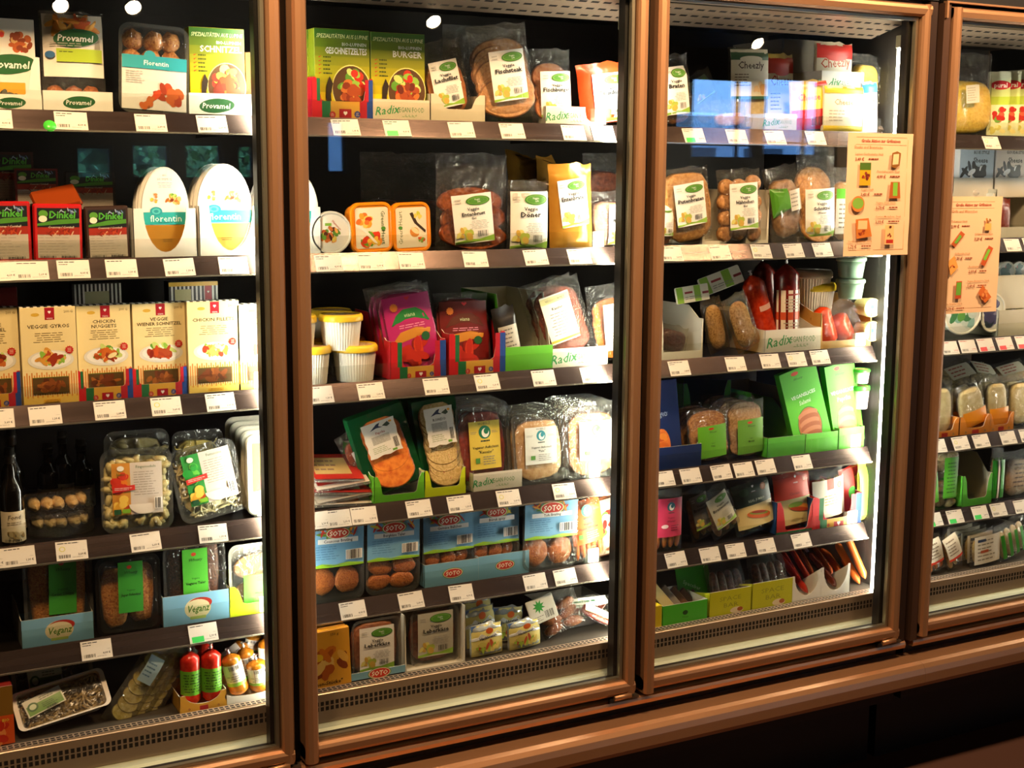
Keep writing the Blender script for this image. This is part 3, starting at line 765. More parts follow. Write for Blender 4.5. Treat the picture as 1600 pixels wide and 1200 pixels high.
for a, b in (((1086, 118), (1186, 250)), ((1199, 118), (1288, 246)), ((513, 186), (546, 272)), ((205, 222), (270, 282)), ((288, 222), (352, 282)), ((372, 224), (402, 282)), ((118, 226), (180, 282))):
    x0, z1 = refl(*a); x1, z0 = refl(*b); WN.append((x0, z0, x1, z1))
WN.sort()
mb = MB(); x = -3
for x0, z0, x1, z1 in WN:
    mb.box(x, YB-0.15, FL, x0, YB, CE, wallm); mb.box(x0, YB-0.15, FL, x1, YB, z0, wallm); mb.box(x0, YB-0.15, z1, x1, YB, CE, wallm); x = x1
mb.box(x, YB-0.15, FL, 11, YB, CE, wallm); struct('wall_back', mb)
for i, (x0, z0, x1, z1) in enumerate(WN):
    f = MB(); t = 0.025; fm_ = P_('#24303c', 0.5)
    for q in ((x0, z0, x1, z0+t), (x0, z1-t, x1, z1), (x0, z0, x0+t, z1), (x1-t, z0, x1, z1)): f.box(q[0], YB-0.1, q[1], q[2], YB-0.05, q[3], fm_)
    if x1-x0 > 0.4:
        f.box(x0+(x1-x0)*0.72, YB-0.1, z0, x0+(x1-x0)*0.74, YB-0.05, z1, fm_); f.box(x0, YB-0.1, z0+(z1-z0)*0.17, x1, YB-0.05, z0+(z1-z0)*0.19, fm_)
    w_ = struct('window_%d' % (i+1), f)
    g = MB(); g.box(x0+t, YB-0.078, z0+t, x1-t, YB-0.072, z1-t, glassmat('window_glass', (0.95, 0.97, 1), 0.0)); g.build('pane', w_)
# the street outside
mb = MB(); mb.box(4.5, YB-9, FL, 13, YB-5, 1.95, P_('#b9c4cf', 0.8))
fac = empty('street_building'); tag(fac, 'pale building across the street seen mirrored in the third glass door', 'building')
mb.build('facade', fac)
for i in range(6):
    g = MB(); x = 5.2+i*1.2; g.box(x, YB-5.02, 0.6, x+0.7, YB-4.99, 1.5, '#33404c'); g.build('window', fac)
mb = MB(); mb.box(-12, YB-12, FL-0.05, 25, YB-0.2, FL-0.01, P_('#6a6c70', 0.8)); struct('ground', mb)
hd = empty('sky_dimming_hedge', (0, 0, FL)); tag(hd, 'added dark green hedge dimming the sky mirrored in the first glass door', 'hedge')  # added behind the trees so less bright sky shows in the left windows
mb = MB(); n = 60; V = [(-6+10.4*i/n, YB-5.2+0.25*noise.noise(Vector((i*0.4, j*0.5, 0))), 2.9*j/20+(0.15*noise.noise(Vector((i*0.5, 3, 1))) if j == 20 else 0)) for j in range(21) for i in range(n+1)]
mb.raw(V, [(j*(n+1)+i, j*(n+1)+i+1, (j+1)*(n+1)+i+1, (j+1)*(n+1)+i) for j in range(20) for i in range(n)], foodmat('#101c0c', '#4a6a3a', 3.5, 0.8, 0.3)); mb.build('foliage', hd)
rd = random.Random(4)
for i, (x, y, h) in enumerate(((0.8, YB-2.6, 1.9), (3.0, YB-3.2, 1.8))):
    t = empty('street_tree', (x, y, FL)); tag(t, ('leafy green tree mirrored at the left of the first glass door', 'leafy green tree mirrored near the right of the first glass door')[i], 'tree')
    mb = MB(); mb.tube([(0, 0, 0), (0.02, 0, 0.6), (0, 0, 1.4)], [0.06, 0.05, 0.03], P_('#3a2a1c', 0.8)); mb.build('trunk', t)
    mb = MB()
    for k in range(900):
        a, b, q = rd.uniform(0, 2*PI), rd.uniform(-1, 1), rd.uniform(0.3, 0.95); c = math.sqrt(1-b*b)
        p = Vector((q*c*math.cos(a), q*c*math.sin(a), 1.35+q*b*0.9)); v1 = Vector((rd.uniform(-1, 1), rd.uniform(-1, 1), rd.uniform(-1, 1))).normalized()*0.05; v2 = v1.cross(Vector((0.3, 1, 0.4))).normalized()*0.04
        mb.face([p-v1, p+v2, p+v1, p-v2], P_('#4f8a3a' if k % 2 else '#8fb86a', 0.6))
    mb.build('crown', t)
# ceiling lamps, mirrored in the doors
def lampfix(x, y, z, label, s=40, r=0.05, tilt=60):
    o = empty('ceiling_spotlight', (x, y, z)); tag(o, label, 'ceiling lamp'); M = Matrix.Rotation(R_(tilt), 4, 'X')
    mb = MB(); mb.lathe([(0.001, 0.09), (r*0.9, 0.09), (r*1.25, -0.05), (r*1.1, -0.05), (r, -0.03)], P_('#1c1a18', 0.4), 20, M); mb.build('housing', o)
    mb = MB(); mb.lathe([(r*1.02, -0.03), (0.0001, -0.03)], emit('lamp_glow_%d' % s, (1.0, 0.72, 0.42), s), 20, M); mb.build('lamp_disc', o)
    mb = MB(); mb.tube([(0, 0, 0), (0, 0, CE-z)], 0.006, P_('#1c1a18', 0.4), 8); mb.build('rod', o)
for x, y, l in ((0.86, -7.35, 'ceiling spotlight mirrored at the top left of the first glass door'), (1.31, -7.18, 'ceiling spotlight mirrored above the tray of round balls'),
                (3.44, -6.9, 'ceiling spotlight mirrored at the top of the second glass door'), (6.49, -6.96, 'ceiling spotlight mirrored at the top of the third glass door')):
    lampfix(x, y, 2.235, l, 170, 0.05)
for x, l in ((-0.55, 'ceiling spotlight over the first glass door'), (0.75, 'ceiling spotlight over the second glass door'), (2.05, 'ceiling spotlight over the fourth glass door')):
    lampfix(x, -0.72, 2.14, l, 30, 0.06, 20)

# ================================================================== refrigerated cabinets
ALU = brushed('bronze_alu', '#b88a64', 0.37, 0.68, (3, 3, 3), 0.03)
RAIL = brushed('rail_plastic', '#4a3c38', 0.26, 0.75, (1.5, 60, 60), 0.08)
STEEL = brushed('brushed_steel', '#c0a890', 0.34, 0.5, (2, 50, 50), 0.06)
HOUSE = P_('#c4c8ac', 0.45, 0.2)
BLACK = P_('#0d0c0b', 0.45)
DARKB = P_('#1d1714', 0.4)
GLASS = glassmat()
TUBEM = emit('light_tube', (1.0, 0.96, 0.84), TUBE)
HOLE = P_('#040404', 0.9)
def cabinet(x0, x1, label):
    o = empty('display_refrigerator', (x0, 0.3, FL)); tag(o, label, 'refrigerator', 'refrigerated display cabinets')
    o.location = (0, 0, 0)
    def part(name, fn, parent=None):
        mb = MB(); fn(mb); return mb.build(name, parent or o)
    part('back_panel', lambda m: m.box(x0, 0.62, FL+0.1, x1, 0.66, 1.7, P_('#1a110b', 0.6)))
    part('top_panel', lambda m: m.box(x0, 0.03, 1.475, x1, 0.62, 1.52, DARKB))
    part('fascia', lambda m: m.box(x0, 0.0, 1.50, x1, 0.03, 1.85, BLACK))
    part('deck', lambda m: m.box(x0, 0.085, 0.03, x1, 0.62, 0.0635, P_('#4a443c', 0.5, 0.3)))
    part('side_panel', lambda m: m.box(x0-0.003, 0.06, 0.0, x0+0.012, 0.62, 1.475, P_('#2a2622', 0.5)))
    part('side_panel', lambda m: m.box(x1+0.004, 0.06, 0.0, x1+0.012, 0.62, 1.475, P_('#2a2622', 0.5)))
    part('plinth', lambda m: m.box(x0, 0.11, FL, x1, 0.6, -0.16, BLACK))
    part('base_panel', lambda m: (m.box(x0, 0.028, -0.21, x1, 0.6, -0.05, P_('#17110f', 0.4)), m.box(x0, 0.03, -0.05, x1, 0.05, -0.03, BLACK)))
    part('bumper_rail', lambda m: m.loft([[(x, y, z) for y, z in ((0.028, -0.088), (-0.042, -0.084), (-0.053, -0.088), (-0.060, -0.097), (-0.064, -0.110), (-0.064, -0.132), (-0.058, -0.143), (-0.045, -0.148), (0.028, -0.148))] for x in (x0 if x0 < 1 else 1.5978, x1 if x1 > 2 else 1.5972)], ALU, caps=True))
    part('lower_rail', lambda m: m.loft([[(x, y, z) for y, z in ((0.03, -0.044), (0.002, -0.043), (-0.003, -0.046), (-0.005, -0.052), (-0.003, -0.061), (0.03, -0.063))] for x in (x0, x1)], ALU, caps=True))
    part('sill', lambda m: m.loft([[(x, y, z) for y, z in ((0.085, 0.004), (0.072, 0.004), (0.058, 0.0), (0.05, -0.008), (0.05, -0.026), (0.085, -0.028))] for x in (x0, x1)], HOUSE, caps=True))
    n = int((x1-x0-0.02)/0.0105)
    def grille(m):
        m.box(x0+0.004, 0.072, 0.004, x1-0.004, 0.078, 0.066, STEEL, 0.0012); m.box(x0+0.004, 0.0785, 0.0655, x1-0.004, 0.1, 0.067, STEEL)
        for i in range(n):
            xx = x0+0.012+i*0.0105
            for z in (0.030, 0.041): m.face([(xx, 0.0718, z), (xx+0.0068, 0.0718, z), (xx+0.0068, 0.0718, z+0.0085), (xx, 0.0718, z+0.0085)], HOLE)
            for y in (0.081, 0.090): m.face([(xx, y, 0.0672), (xx+0.0075, y, 0.0672), (xx+0.0075, y+0.006, 0.0672), (xx, y+0.006, 0.0672)], HOLE)
    part('air_grille', grille)
    def slots(m):
        A, B = Vector((0, 0.085, 1.463)), Vector((0, 0.215, 1.432)); dn = Vector((0, -0.02, -0.1)).normalized()*0.0004
        P = lambda x, t, o_=0: (x, A.y+(B.y-A.y)*t+dn.y*o_, A.z+(B.z-A.z)*t+dn.z*o_)
        m.loft([[P(x0+0.004, 0), P(x0+0.004, 1), (x0+0.004, 0.235, 1.475), (x0+0.004, 0.085, 1.475)], [P(x1-0.004, 0), P(x1-0.004, 1), (x1-0.004, 0.235, 1.475), (x1-0.004, 0.085, 1.475)]], STEEL, caps=True)
        k = int((x1-x0)/0.03)
        for r, t in enumerate((0.2, 0.48, 0.78)):
            for i in range(k):
                x = x0+0.008+i*0.03+r*0.009
                m.face([P(x, t, 1), P(x+0.019, t, 1), P(x+0.019, t+0.07, 1), P(x, t+0.07, 1)], HOLE)
    part('air_outlet', slots)
    return o, part
def door(o, part, xl, xr, xh0, xh1, hinge=True):
    d = part('door', lambda m: (m.loft([[(x, y, z) for y, z in ((0.02, 1.489), (-0.004, 1.489), (-0.011, 1.485), (-0.012, 1.478), (-0.010, 1.466), (-0.004, 1.461), (0.02, 1.461))] for x in (xh0, xr)], ALU, caps=True),
        m.loft([[(x, y, z) for y, z in ((0.02, 0.0), (-0.002, 0.0), (-0.009, -0.004), (-0.012, -0.010), (-0.011, -0.022), (-0.006, -0.029), (0.02, -0.029))] for x in (xh0, xr-0.001)], ALU, caps=True),
        m.loft([[(x, y, z) for x, y in ((xr-0.024, 0.02), (xr-0.024, -0.004), (xr-0.021, -0.010), (xr-0.012, -0.0125), (xr-0.004, -0.011), (xr, -0.005), (xr, 0.02))] for z in (-0.029, 1.4885)], ALU, caps=True)))
    part('handle', lambda m: m.loft([[(x, y, z) for x, y in ((xh0, 0.02), (xh0, -0.012), (xh0+0.004, -0.019), (xh0+(xh1-xh0)/2, -0.0215), (xh1-0.004, -0.018), (xh1, -0.012), (xh1, 0.02))] for z in (-0.034, 1.487)], ALU, caps=True), d)
    part('glass_pane', lambda m: (m.face([(xh1-0.004, 0.003, -0.004), (xr-0.02, 0.003, -0.004), (xr-0.02, 0.003, 1.465), (xh1-0.004, 0.003, 1.465)], GLASS), m.face([(xh1-0.004, 0.019, -0.004), (xr-0.02, 0.019, -0.004), (xr-0.02, 0.019, 1.465), (xh1-0.004, 0.019, 1.465)], GLASS)), d)
    sp = P_('#b5b09a', 0.28, 0.8)
    part('glass_spacer', lambda m: (m.box(xr-0.033, 0.006, 0.001, xr-0.026, 0.017, 1.459, sp), m.box(xh1-0.002, 0.006, 0.001, xr-0.033, 0.017, 0.007, sp), m.box(xh1-0.002, 0.006, 1.452, xr-0.033, 0.017, 1.459, sp)), d)
    part('door_seal', lambda m: (m.box(xr-0.040, 0.021, -0.012, xr-0.018, 0.045, 1.462, BLACK), m.box(xh1-0.01, 0.021, -0.014, xr-0.04, 0.04, 0.001, BLACK), m.box(xh1-0.01, 0.021, 1.455, xr-0.04, 0.045, 1.47, BLACK)), d)
    if hinge:
        part('hinge', lambda m: (m.tube([(xr-0.055, -0.009, -0.033), (xr-0.012, -0.009, -0.032)], 0.006, ALU, 12), m.box(xr-0.05, -0.006, -0.043, xr+0.012, 0.012, -0.037, P_('#8a7a6a', 0.3, 0.8)), m.tube([(xr-0.062, -0.004, -0.04), (xr-0.062, -0.012, -0.036)], 0.005, P_('#2a2420', 0.3, 0.8), 10)), d)
    return d
def shelves(o, part, x0, x1):
    for k in range(1, 6):
        z = RZ[k]
        s = part('shelf', lambda m: (m.box(x0, 0.142, z+0.020, x1, 0.60, z+0.032, P_('#1e1916', 0.35, 0.4)), m.box(x0, 0.3, z+0.004, x0+0.003, 0.60, z+0.02, BLACK)))
        part('price_rail', lambda m: m.loft([[(x, y, z_) for y, z_ in ((0.121, z), (0.123, z+0.004), (0.1405, z+0.0365), (0.1425, z+0.0365), (0.1435, z+0.02), (0.128, z))] for x in (x0, x1)], RAIL, caps=True), s)
        part('rail_edge', lambda m: m.loft([[(x, y, z_) for y, z_ in ((0.1195, z-0.001), (0.1195, z+0.002), (0.123, z+0.002), (0.123, z-0.001))] for x in (x0, x1)], P_('#b8b0a0', 0.2, 0.8), caps=True), s)
        part('front_guard', lambda m: m.box(x0+0.004, 0.1432, z+0.033, x1-0.004, 0.1444, z+0.070, glassmat('guard_acrylic', (0.96, 0.97, 0.95), 0.0)), s)
def mullion(part, xm):
    part('mullion', lambda m: m.box(xm-0.015, 0.022, -0.03, xm+0.015, 0.067, 1.475, BLACK))
    h = part('lamp_housing', lambda m: m.box(xm-0.017, 0.068, 0.0, xm+0.017, 0.081, 1.425, HOUSE, 0.001))
    part('spill_shield', lambda m: m.box(xm+0.0145, 0.081, 0.0, xm+0.017, 0.100, 1.425, HOUSE), h)  # added shield behind the housing, blocks tube light spilling forward
    part('light_tube', lambda m: m.tube([(xm-0.001, 0.096, 0.03), (xm-0.001, 0.096, 1.40)], 0.0120, TUBEM, 14), h)
    part('tube_socket', lambda m: m.box(xm-0.013, 0.084, 1.40, xm+0.011, 0.108, 1.43, HOUSE, 0.002), h)
    part('tube_socket', lambda m: m.box(xm-0.013, 0.084, 0.007, xm+0.011, 0.108, 0.03, HOUSE, 0.002), h)
cab1, part1 = cabinet(-0.79, 1.585, 'long three-door glass refrigerator filled with packaged food')
for k in range(-1, 2):
    xr = 0.7800+D*k+0.002; xh0 = 0.0215+D*k; xh1 = 0.0485+D*k
    if k == 1: xr = 1.556
    door(cab1, part1, xh0, xr, xh0, xh1)
    shelves(cab1, part1, 0.003+D*k, 0.7825+D*k)
    mullion(part1, 0.792+D*k)
cab2, part2 = cabinet(1.610, 2.42, 'refrigerator at the right end with one glass door partly out of view')
door(cab2, part2, 1.6215, 2.40, 1.6215, 1.6475)
shelves(cab2, part2, 1.626, 2.40)
mullion(part2, 2.40)
# light tube of the right-hand cabinet and its copper outline
part2('mullion', lambda m: m.box(1.612, 0.022, -0.03, 1.632, 0.067, 1.475, BLACK))
h = part2('lamp_housing', lambda m: m.box(1.622, 0.068, 0.0, 1.640, 0.081, 1.425, HOUSE, 0.001))
part2('light_tube', lambda m: m.tube([(1.638, 0.098, 0.03), (1.638, 0.098, 1.40)], 0.0120, TUBEM, 14), h)
part2('edge_trim', lambda m: (m.box(1.600, -0.012, 1.4965, 2.42, 0.0, 1.5005, ALU), m.box(1.600, -0.012, 1.462, 1.606, 0.0, 1.4965, ALU)))
part1('end_post', lambda m: m.box(1.560, 0.0, -0.045, 1.583, 0.03, 1.497, P_('#3a2a22', 0.4, 0.5)))
part2('end_post', lambda m: m.box(1.598, -0.006, -0.045, 1.619, 0.03, 1.4965, P_('#5a4234', 0.4, 0.6)))

# ================================================================== price tags
ORD = ['first', 'second', 'third', 'fourth', 'fifth', 'sixth', 'seventh', 'eighth', 'ninth', 'tenth']
SHN = [None, 'top', 'second', 'third', 'fourth', 'fifth']
TAGS = {(1, 1): [-8, 111, 236, 332], (1, 2): [0, 50, 115, 190, 281, 365], (1, 3): [-4, 71, 172, 260, 345], (1, 4): [-18, 30, 112, 228, 333], (1, 5): [151, -318],
    (2, 1): [541, -621, 722, 801, 897, 943], (2, 2): [514, 580, 643, 743, 838, 906], (2, 3): [500, 580, 682, 762, 850, 926], (2, 4): [494, 528, 569, 655, 719, 795, 882],
    (2, 5): [552, 643, 721, 837, 884], (3, 1): [-1085, 1152, 1212, 1275], (3, 2): [1050, 1126, 1190, 1241, 1286], (3, 3): [1062, 1150, 1204, 1245, 1282],
    (3, 4): [1038, 1080, 1128, 1163, 1197, 1254], (3, 5): [1057, 1110, 1150, 1197, 1253], (4, 1): [1550], (4, 2): [1583, 1612], (4, 3): [1485, 1513, 1541, 1571, 1600],
    (4, 4): [1466, 1502, 1534, 1576, 1606], (4, 5): [-1460, -1493, -1532, 1561, 1597]}
def tagmesh(v, sticker, red=False):
    a = Art(0.056, 0.0355, 0, 0.0178); r = a.rnd = random.Random(v)
    a.mb.box(-0.028, 0, 0, 0.028, 0.0006, 0.0355, '#dad2c6')
    ink = '#2a2826' if not red else '#b02a2a'
    a.lines(0.06, 0.86, 0.75, 0.93, 1, ink, 'l', 0.7)
    if v % 3 == 0: a.lines(0.06, 0.74, 0.4, 0.8, 1, ink, 'l', 0.7)
    a.bars(0.08, 0.12, 0.45, 0.3, n=12); a.lines(0.5, 0.1, 0.95, 0.17, 1, GR); a.text('%d,%d9 €' % (1+v % 4, (v*3) % 9), 0.94, 0.28, 0.15, ink, 'r', off=0.02)
    a.lines(0.84, 0.45, 0.95, 0.5, 1, GR)
    if v % 4 == 2: a.ell(0.2, 0.6, 0.1, 0.14, '#c8c060'); a.ell(0.2, 0.6, 0.07, 0.1, '#dad2c6')
    if sticker: a.rect(0.08, 0.02, 0.5, 0.34, '#38c458' if not red else '#d83a3a')
    o = a.mb.build('price_tag'); me = o.data; bpy.data.objects.remove(o); return me
TM = {}
rd = random.Random(11)
DOORN = [None, 'first', 'second', 'third', 'fourth']
for (b, s), xs in TAGS.items():
    for i, px in enumerate(xs):
        st = px < 0 and not (b == 1 and i == 0); px_ = abs(px) if st else px
        red = (b, s) == (4, 3)
        key = (rd.randrange(6), st or (red and i > 1), red)
        if key not in TM: TM[key] = tagmesh(*key)
        zc = RZ[s]+0.0185
        p = at(px_, 600, 0.128)
        for _ in range(3):  # follow the slight lean of verticals in the view
            d_ = Vector((p.x, 0.128, zc))-CAM; f_ = d_.dot(_F); yy = 600-F_PX*d_.dot(_U)/f_; p = at(px_, yy, 0.128)
        o = bpy.data.objects.new('price_tag', TM[key]); COL.objects.link(o)
        o.location = (p.x, 0.1208, RZ[s]+0.0022+rd.uniform(-0.0005, 0.001)); o.rotation_euler = (-math.radians(28.0), R_(rd.uniform(-1.5, 1.5)), 0)
        where = 'on %s shelf rail, %s door' % (SHN[s], DOORN[b])
        kind = 'price tag with a green sticker' if key[1] and not red else ('red-printed price tag with sticker' if red and key[1] else ('price tag with red print' if red else 'white price tag'))
        tag(o, '%s, %s from the left %s' % (kind, ORD[i], where), 'price tag', 'price tags on the shelf rails')
mb = MB(); mb.lathe([(0.0001, 0), (0.011, 0), (0.011, 0.0012), (0.0001, 0.0012)], P_('#46c83c', 0.3), 20, Matrix.Rotation(R_(62), 4, 'X'))
o = mb.build('round_sticker'); p = at(78, 201, 0.1255); o.location = (p.x, 0.1245, RZ[1]+0.008); tag(o, 'round green sticker on the top rail left of the second price tag', 'sticker')

# ================================================================== posters
def poster(name, quad, label, art, y):
    P = [at(*q, y) for q in quad]; x0 = (P[0].x+P[3].x)/2; x1 = (P[1].x+P[2].x)/2; z1 = (P[0].z+P[1].z)/2; z0 = (P[2].z+P[3].z)/2
    w, h = x1-x0, z1-z0; o = empty(name, ((x0+x1)/2, y, z0)); tag(o, label, 'poster', 'paper offer posters on the glass doors')
    S = lambda X, Z, k: (X, -0.0012*math.sin(Z/h*PI*3+X*20)**2-0.003*max(0, X/w-0.2)*(1-Z/h)-k, Z)
    mb = MB(); n = 10; F = [(j*(n+1)+i, j*(n+1)+i+1, (j+1)*(n+1)+i+1, (j+1)*(n+1)+i) for j in range(n) for i in range(n)]
    for k, fl in ((0.0, 0), (-0.0003, 1)): mb.raw([S((i/n-0.5)*w, j/n*h, k) for j in range(n+1) for i in range(n+1)], [f[::-1] if fl else f for f in F], P_('#e8c49c', 0.6), True)
    mb.build('paper', o); a = Art(w, h, 0, h/2, S); art(a, w/h); a.out('printed_front', o)
    mb = MB(); mb.lathe([(0.009, 0.0), (0.006, 0.004), (0.003, 0.006), (0.003, 0.009), (0.0001, 0.009)], film('#e8e0d8', 0.1, 0.1, 0.1, 5, 0.1), 16, Matrix.Translation((0, 0.004, h+0.008)) @ Matrix.Rotation(PI/2, 4, 'X')); mb.build('suction_hook', o)
    return o
TX = '#8a3a1c'; TX2 = '#a8682c'
def offer(a, u, v, w1, pr):
    a.text(w1, u, v, 0.026, TX2, 'l', off=0.005, maxw=0.42); a.text(pr, u, v-0.042, 0.036, TX, 'l', off=0.02); a.lines(u+0.2, v-0.046, u+0.4, v-0.034, 1, TX, 'l', 0.9)
def po1(a, r):
    a.rect(0.08, 0.045, 0.92, 0.0475, TX2); a.rect(0.92, 0.045, 0.925, 0.95, '#d8a878')
    a.rect(0.12, 0.965, 0.9, 0.967, TX2); a.rect(0.12, 0.905, 0.9, 0.907, TX2)
    a.text('Große Aktion zur Grillsaison', 0.5, 0.937, 0.036, '#a02c14', off=0.02, maxw=0.72); a.text('Steaks und Bratstücke', 0.1, 0.885, 0.034, TX2, 'l', maxw=0.6)
    offer(a, 0.12, 0.83, 'Lupinen-Geschnetzeltes Stück', '3,49 €'); offer(a, 0.46, 0.69, 'Fleischalternative Steak', '4,99 €'); offer(a, 0.22, 0.545, 'Veggie-Steak', '3,49 €')
    offer(a, 0.46, 0.435, 'Vegane Steak Stücke', '3,79 €'); offer(a, 0.46, 0.32, 'Gemüse-Medaillons, Steak', '3,99 €'); offer(a, 0.06, 0.12, 'Feinkost Bratlinge Stück', '1,79 €')
    a.rect(0.18, 0.575, 0.35, 0.76, '#c8a018'); a.rect(0.18, 0.7, 0.35, 0.76, '#4a6a1c'); a.food(0.27, 0.65, 0.07, 0.045, MEAT, 8, 3)
    a.poly([(0.66, 0.84), (0.74, 0.855), (0.8, 0.84), (0.78, 0.74), (0.72, 0.715), (0.65, 0.73)], '#8a5a20'); a.poly([(0.68, 0.83), (0.77, 0.835), (0.76, 0.75), (0.67, 0.745)], '#e8c898')
    a.poly([(0.66, 0.605), (0.8, 0.605), (0.82, 0.47), (0.64, 0.47)], '#a85a20'); a.rect(0.7, 0.49, 0.77, 0.6, '#7ab83c')
    a.ell(0.17, 0.425, 0.1, 0.065, '#c87a34'); a.ell(0.17, 0.43, 0.085, 0.045, '#7aa83c')
    a.poly([(0.14, 0.3), (0.34, 0.31), (0.4, 0.16), (0.17, 0.14)], '#c8742c'); a.rect(0.18, 0.22, 0.32, 0.29, '#e8c08a'); a.food(0.25, 0.19, 0.08, 0.025, MEAT, 6, 5)
    a.rect(0.6, 0.09, 0.74, 0.25, '#e8b878'); a.rect(0.62, 0.1, 0.73, 0.13, '#b0301c'); a.food(0.68, 0.17, 0.05, 0.02, MEAT, 6, 6); a.ell(0.68, 0.235, 0.02, 0.01, '#5a2a14')
def po2(a, r):
    a.rect(0.05, 0.04, 0.9, 0.0425, TX2); a.rect(0.05, 0.955, 0.85, 0.957, TX2); a.rect(0.05, 0.9, 0.85, 0.902, TX2)
    a.text('Große Aktion zur Grillsaison', 0.45, 0.93, 0.036, '#a02c14', off=0.02, maxw=0.8); a.text('Grills und Würstchen', 0.05, 0.875, 0.034, TX2, 'l', maxw=0.62)
    offer(a, 0.05, 0.79, 'Tofuwiener Stück', '2,99 €'); offer(a, 0.5, 0.68, 'Grillwürstchen Käse', '3,29 €'); offer(a, 0.14, 0.515, 'Grillspieße Stück', '3,79 €')
    offer(a, 0.42, 0.4, 'Rostbratwurst', '2,99 €'); offer(a, 0.4, 0.275, 'Vegane Bratwürste Stück', '3,49 €'); offer(a, 0.02, 0.085, 'Bio Knacker Stück', '2,79 €')
    a.poly([(0.05, 0.6), (0.22, 0.71), (0.3, 0.68), (0.12, 0.57)], '#b8582c'); a.poly([(0.1, 0.61), (0.2, 0.68), (0.24, 0.66), (0.15, 0.6)], '#6aa83c')
    a.food(0.72, 0.8, 0.07, 0.03, ['#8a5a2c', '#b87838'], 7, 2); a.rect(0.66, 0.71, 0.78, 0.77, '#d8b060')
    a.poly([(0.62, 0.42), (0.76, 0.58), (0.85, 0.555), (0.7, 0.4)], '#c0582c'); a.poly([(0.66, 0.46), (0.75, 0.55), (0.8, 0.54), (0.71, 0.45)], '#7ab83c')
    a.poly([(0.0, 0.45), (0.12, 0.5), (0.2, 0.4), (0.06, 0.33)], '#e0a050'); a.food(0.08, 0.41, 0.06, 0.02, MEAT, 6, 4)
    a.rect(0.17, 0.13, 0.28, 0.28, '#b8502c'); a.rect(0.18, 0.16, 0.27, 0.27, '#6aa83c')
    a.poly([(0.6, 0.17), (0.68, 0.24), (0.86, 0.13), (0.74, 0.08)], '#c86a30'); a.food(0.73, 0.15, 0.1, 0.05, ['#d88a4a', '#a84a1c'], 10, 5)
poster('offer_poster', [(1322, 207), (1428, 209), (1416, 398), (1320, 400)], 'orange paper poster of grill offers hung on the third glass door', po1, -0.0135)
poster('offer_poster', [(1484, 307), (1565, 307), (1557, 487), (1474, 490)], 'orange paper poster of grill offers behind the handle of the fourth door', po2, -0.0015)

# ================================================================== goods
# ---- first door, top shelf
FILM = film(); FRESH = film('#f2f0ea', 0.12, 0.1, 0.8, 26, 0.06)
BROWNF = foodmat('#7a3a14', '#b86a2c', 90); CRUMB = foodmat('#9a5520', '#d09048', 120, c3='#6a3412')
BREAD = foodmat('#b07a3c', '#d8a868', 70, c3='#8a5420'); DARKF = foodmat('#3a1c10', '#6a3a20', 120)
RISS = foodmat('#c8601c', '#e88a34', 40, 0.35, 0.3); HAM = foodmat('#7a2418', '#a03a28', 50, 0.3, 0.3); TANF = foodmat('#c89a68', '#e2bc8c', 50, 0.4, 0.3)
SALM = foodmat('#7a2c18', '#a84c28', 110, 0.35, 0.5, '#c88a60'); PALE = foodmat('#cfc092', '#e6d8b0', 60, 0.45, 0.4); YELC = foodmat('#d8b42c', '#f0d458', 80)
def cap(name, y0=0.1): return None
def A_provbox(a):
    a.rect(0, 0, 1, 1, '#e4ddd0'); a.food(0.5, 0.82, 0.5, 0.16, ['#e08a30', '#d05a28', '#f0b050', '#c8882c', '#efe0c8'], 26, 4, 0.26)
    L_provamel(a, 0.52, 0.62, 0.36); a.lines(0.1, 0.48, 0.8, 0.55, 2, '#b8b0a0'); a.rect(0.2, 0.24, 0.97, 0.45, '#a8c030'); a.lines(0.25, 0.38, 0.6, 0.42, 1, '#4a5a14'); a.ell(0.1, 0.35, 0.08, 0.055, '#3a6a9a')
def A_provbox2(a):
    a.rect(0, 0, 1, 1, '#e8e2d6'); a.food(0.72, 0.74, 0.3, 0.13, ['#b85a24', '#8a3a18', '#d8a868', '#c8301c'], 16, 8, 0.26); a.food(0.3, 0.85, 0.2, 0.08, ['#e05a28', '#d8342c', '#f0a050'], 9, 2, 0.3)
    L_provamel(a, 0.52, 0.5, 0.44); a.rect(0.1, 0.08, 0.8, 0.3, '#e0a030'); a.food(0.5, 0.1, 0.3, 0.12, ['#3a3a34', '#5a5a50', '#2a2c28'], 14, 5, 0.3)
def A_provlip(a): a.rect(0, 0, 1, 1, '#eceae2'); L_provamel(a, 0.5, 0.5, 0.22)
def A_provlip2(a): a.rect(0, 0, 1, 1, '#eceae2'); L_provamel(a, 0.35, 0.48, 0.22)
item('carton', -34, 31, 56, 160, 1, 0.165, 'cut-off white carton with green oval at left end of top shelf', art=A_provbox2, side='#dcd6c8', base=0.002, d=0.09)
item('srp', -36, 88, 65, 176, 1, 0.16, 'white display tray holding the leftmost white carton', lip=0.03, stub=0.18, cut='u', d=0.2, art=A_provlip)
item('bag', 66, 18, 166, 158, 1, 0.166, 'clear pack with green oval logo and brown nuggets, top shelf', art=A_provbox, lab=(0.94, 0.62, -0.0, 0.66), food='balls', fm=BROWNF, fz=(0.02, 0.3), n=(3, 1), base=0.002, seal=0.05, d=0.032, haze=0.06)
item('srp', 68, 143, 177, 177, 1, 0.16, 'white display tray under the clear pack with green oval logo', d=0.2, art=A_provlip, hb=0.05)
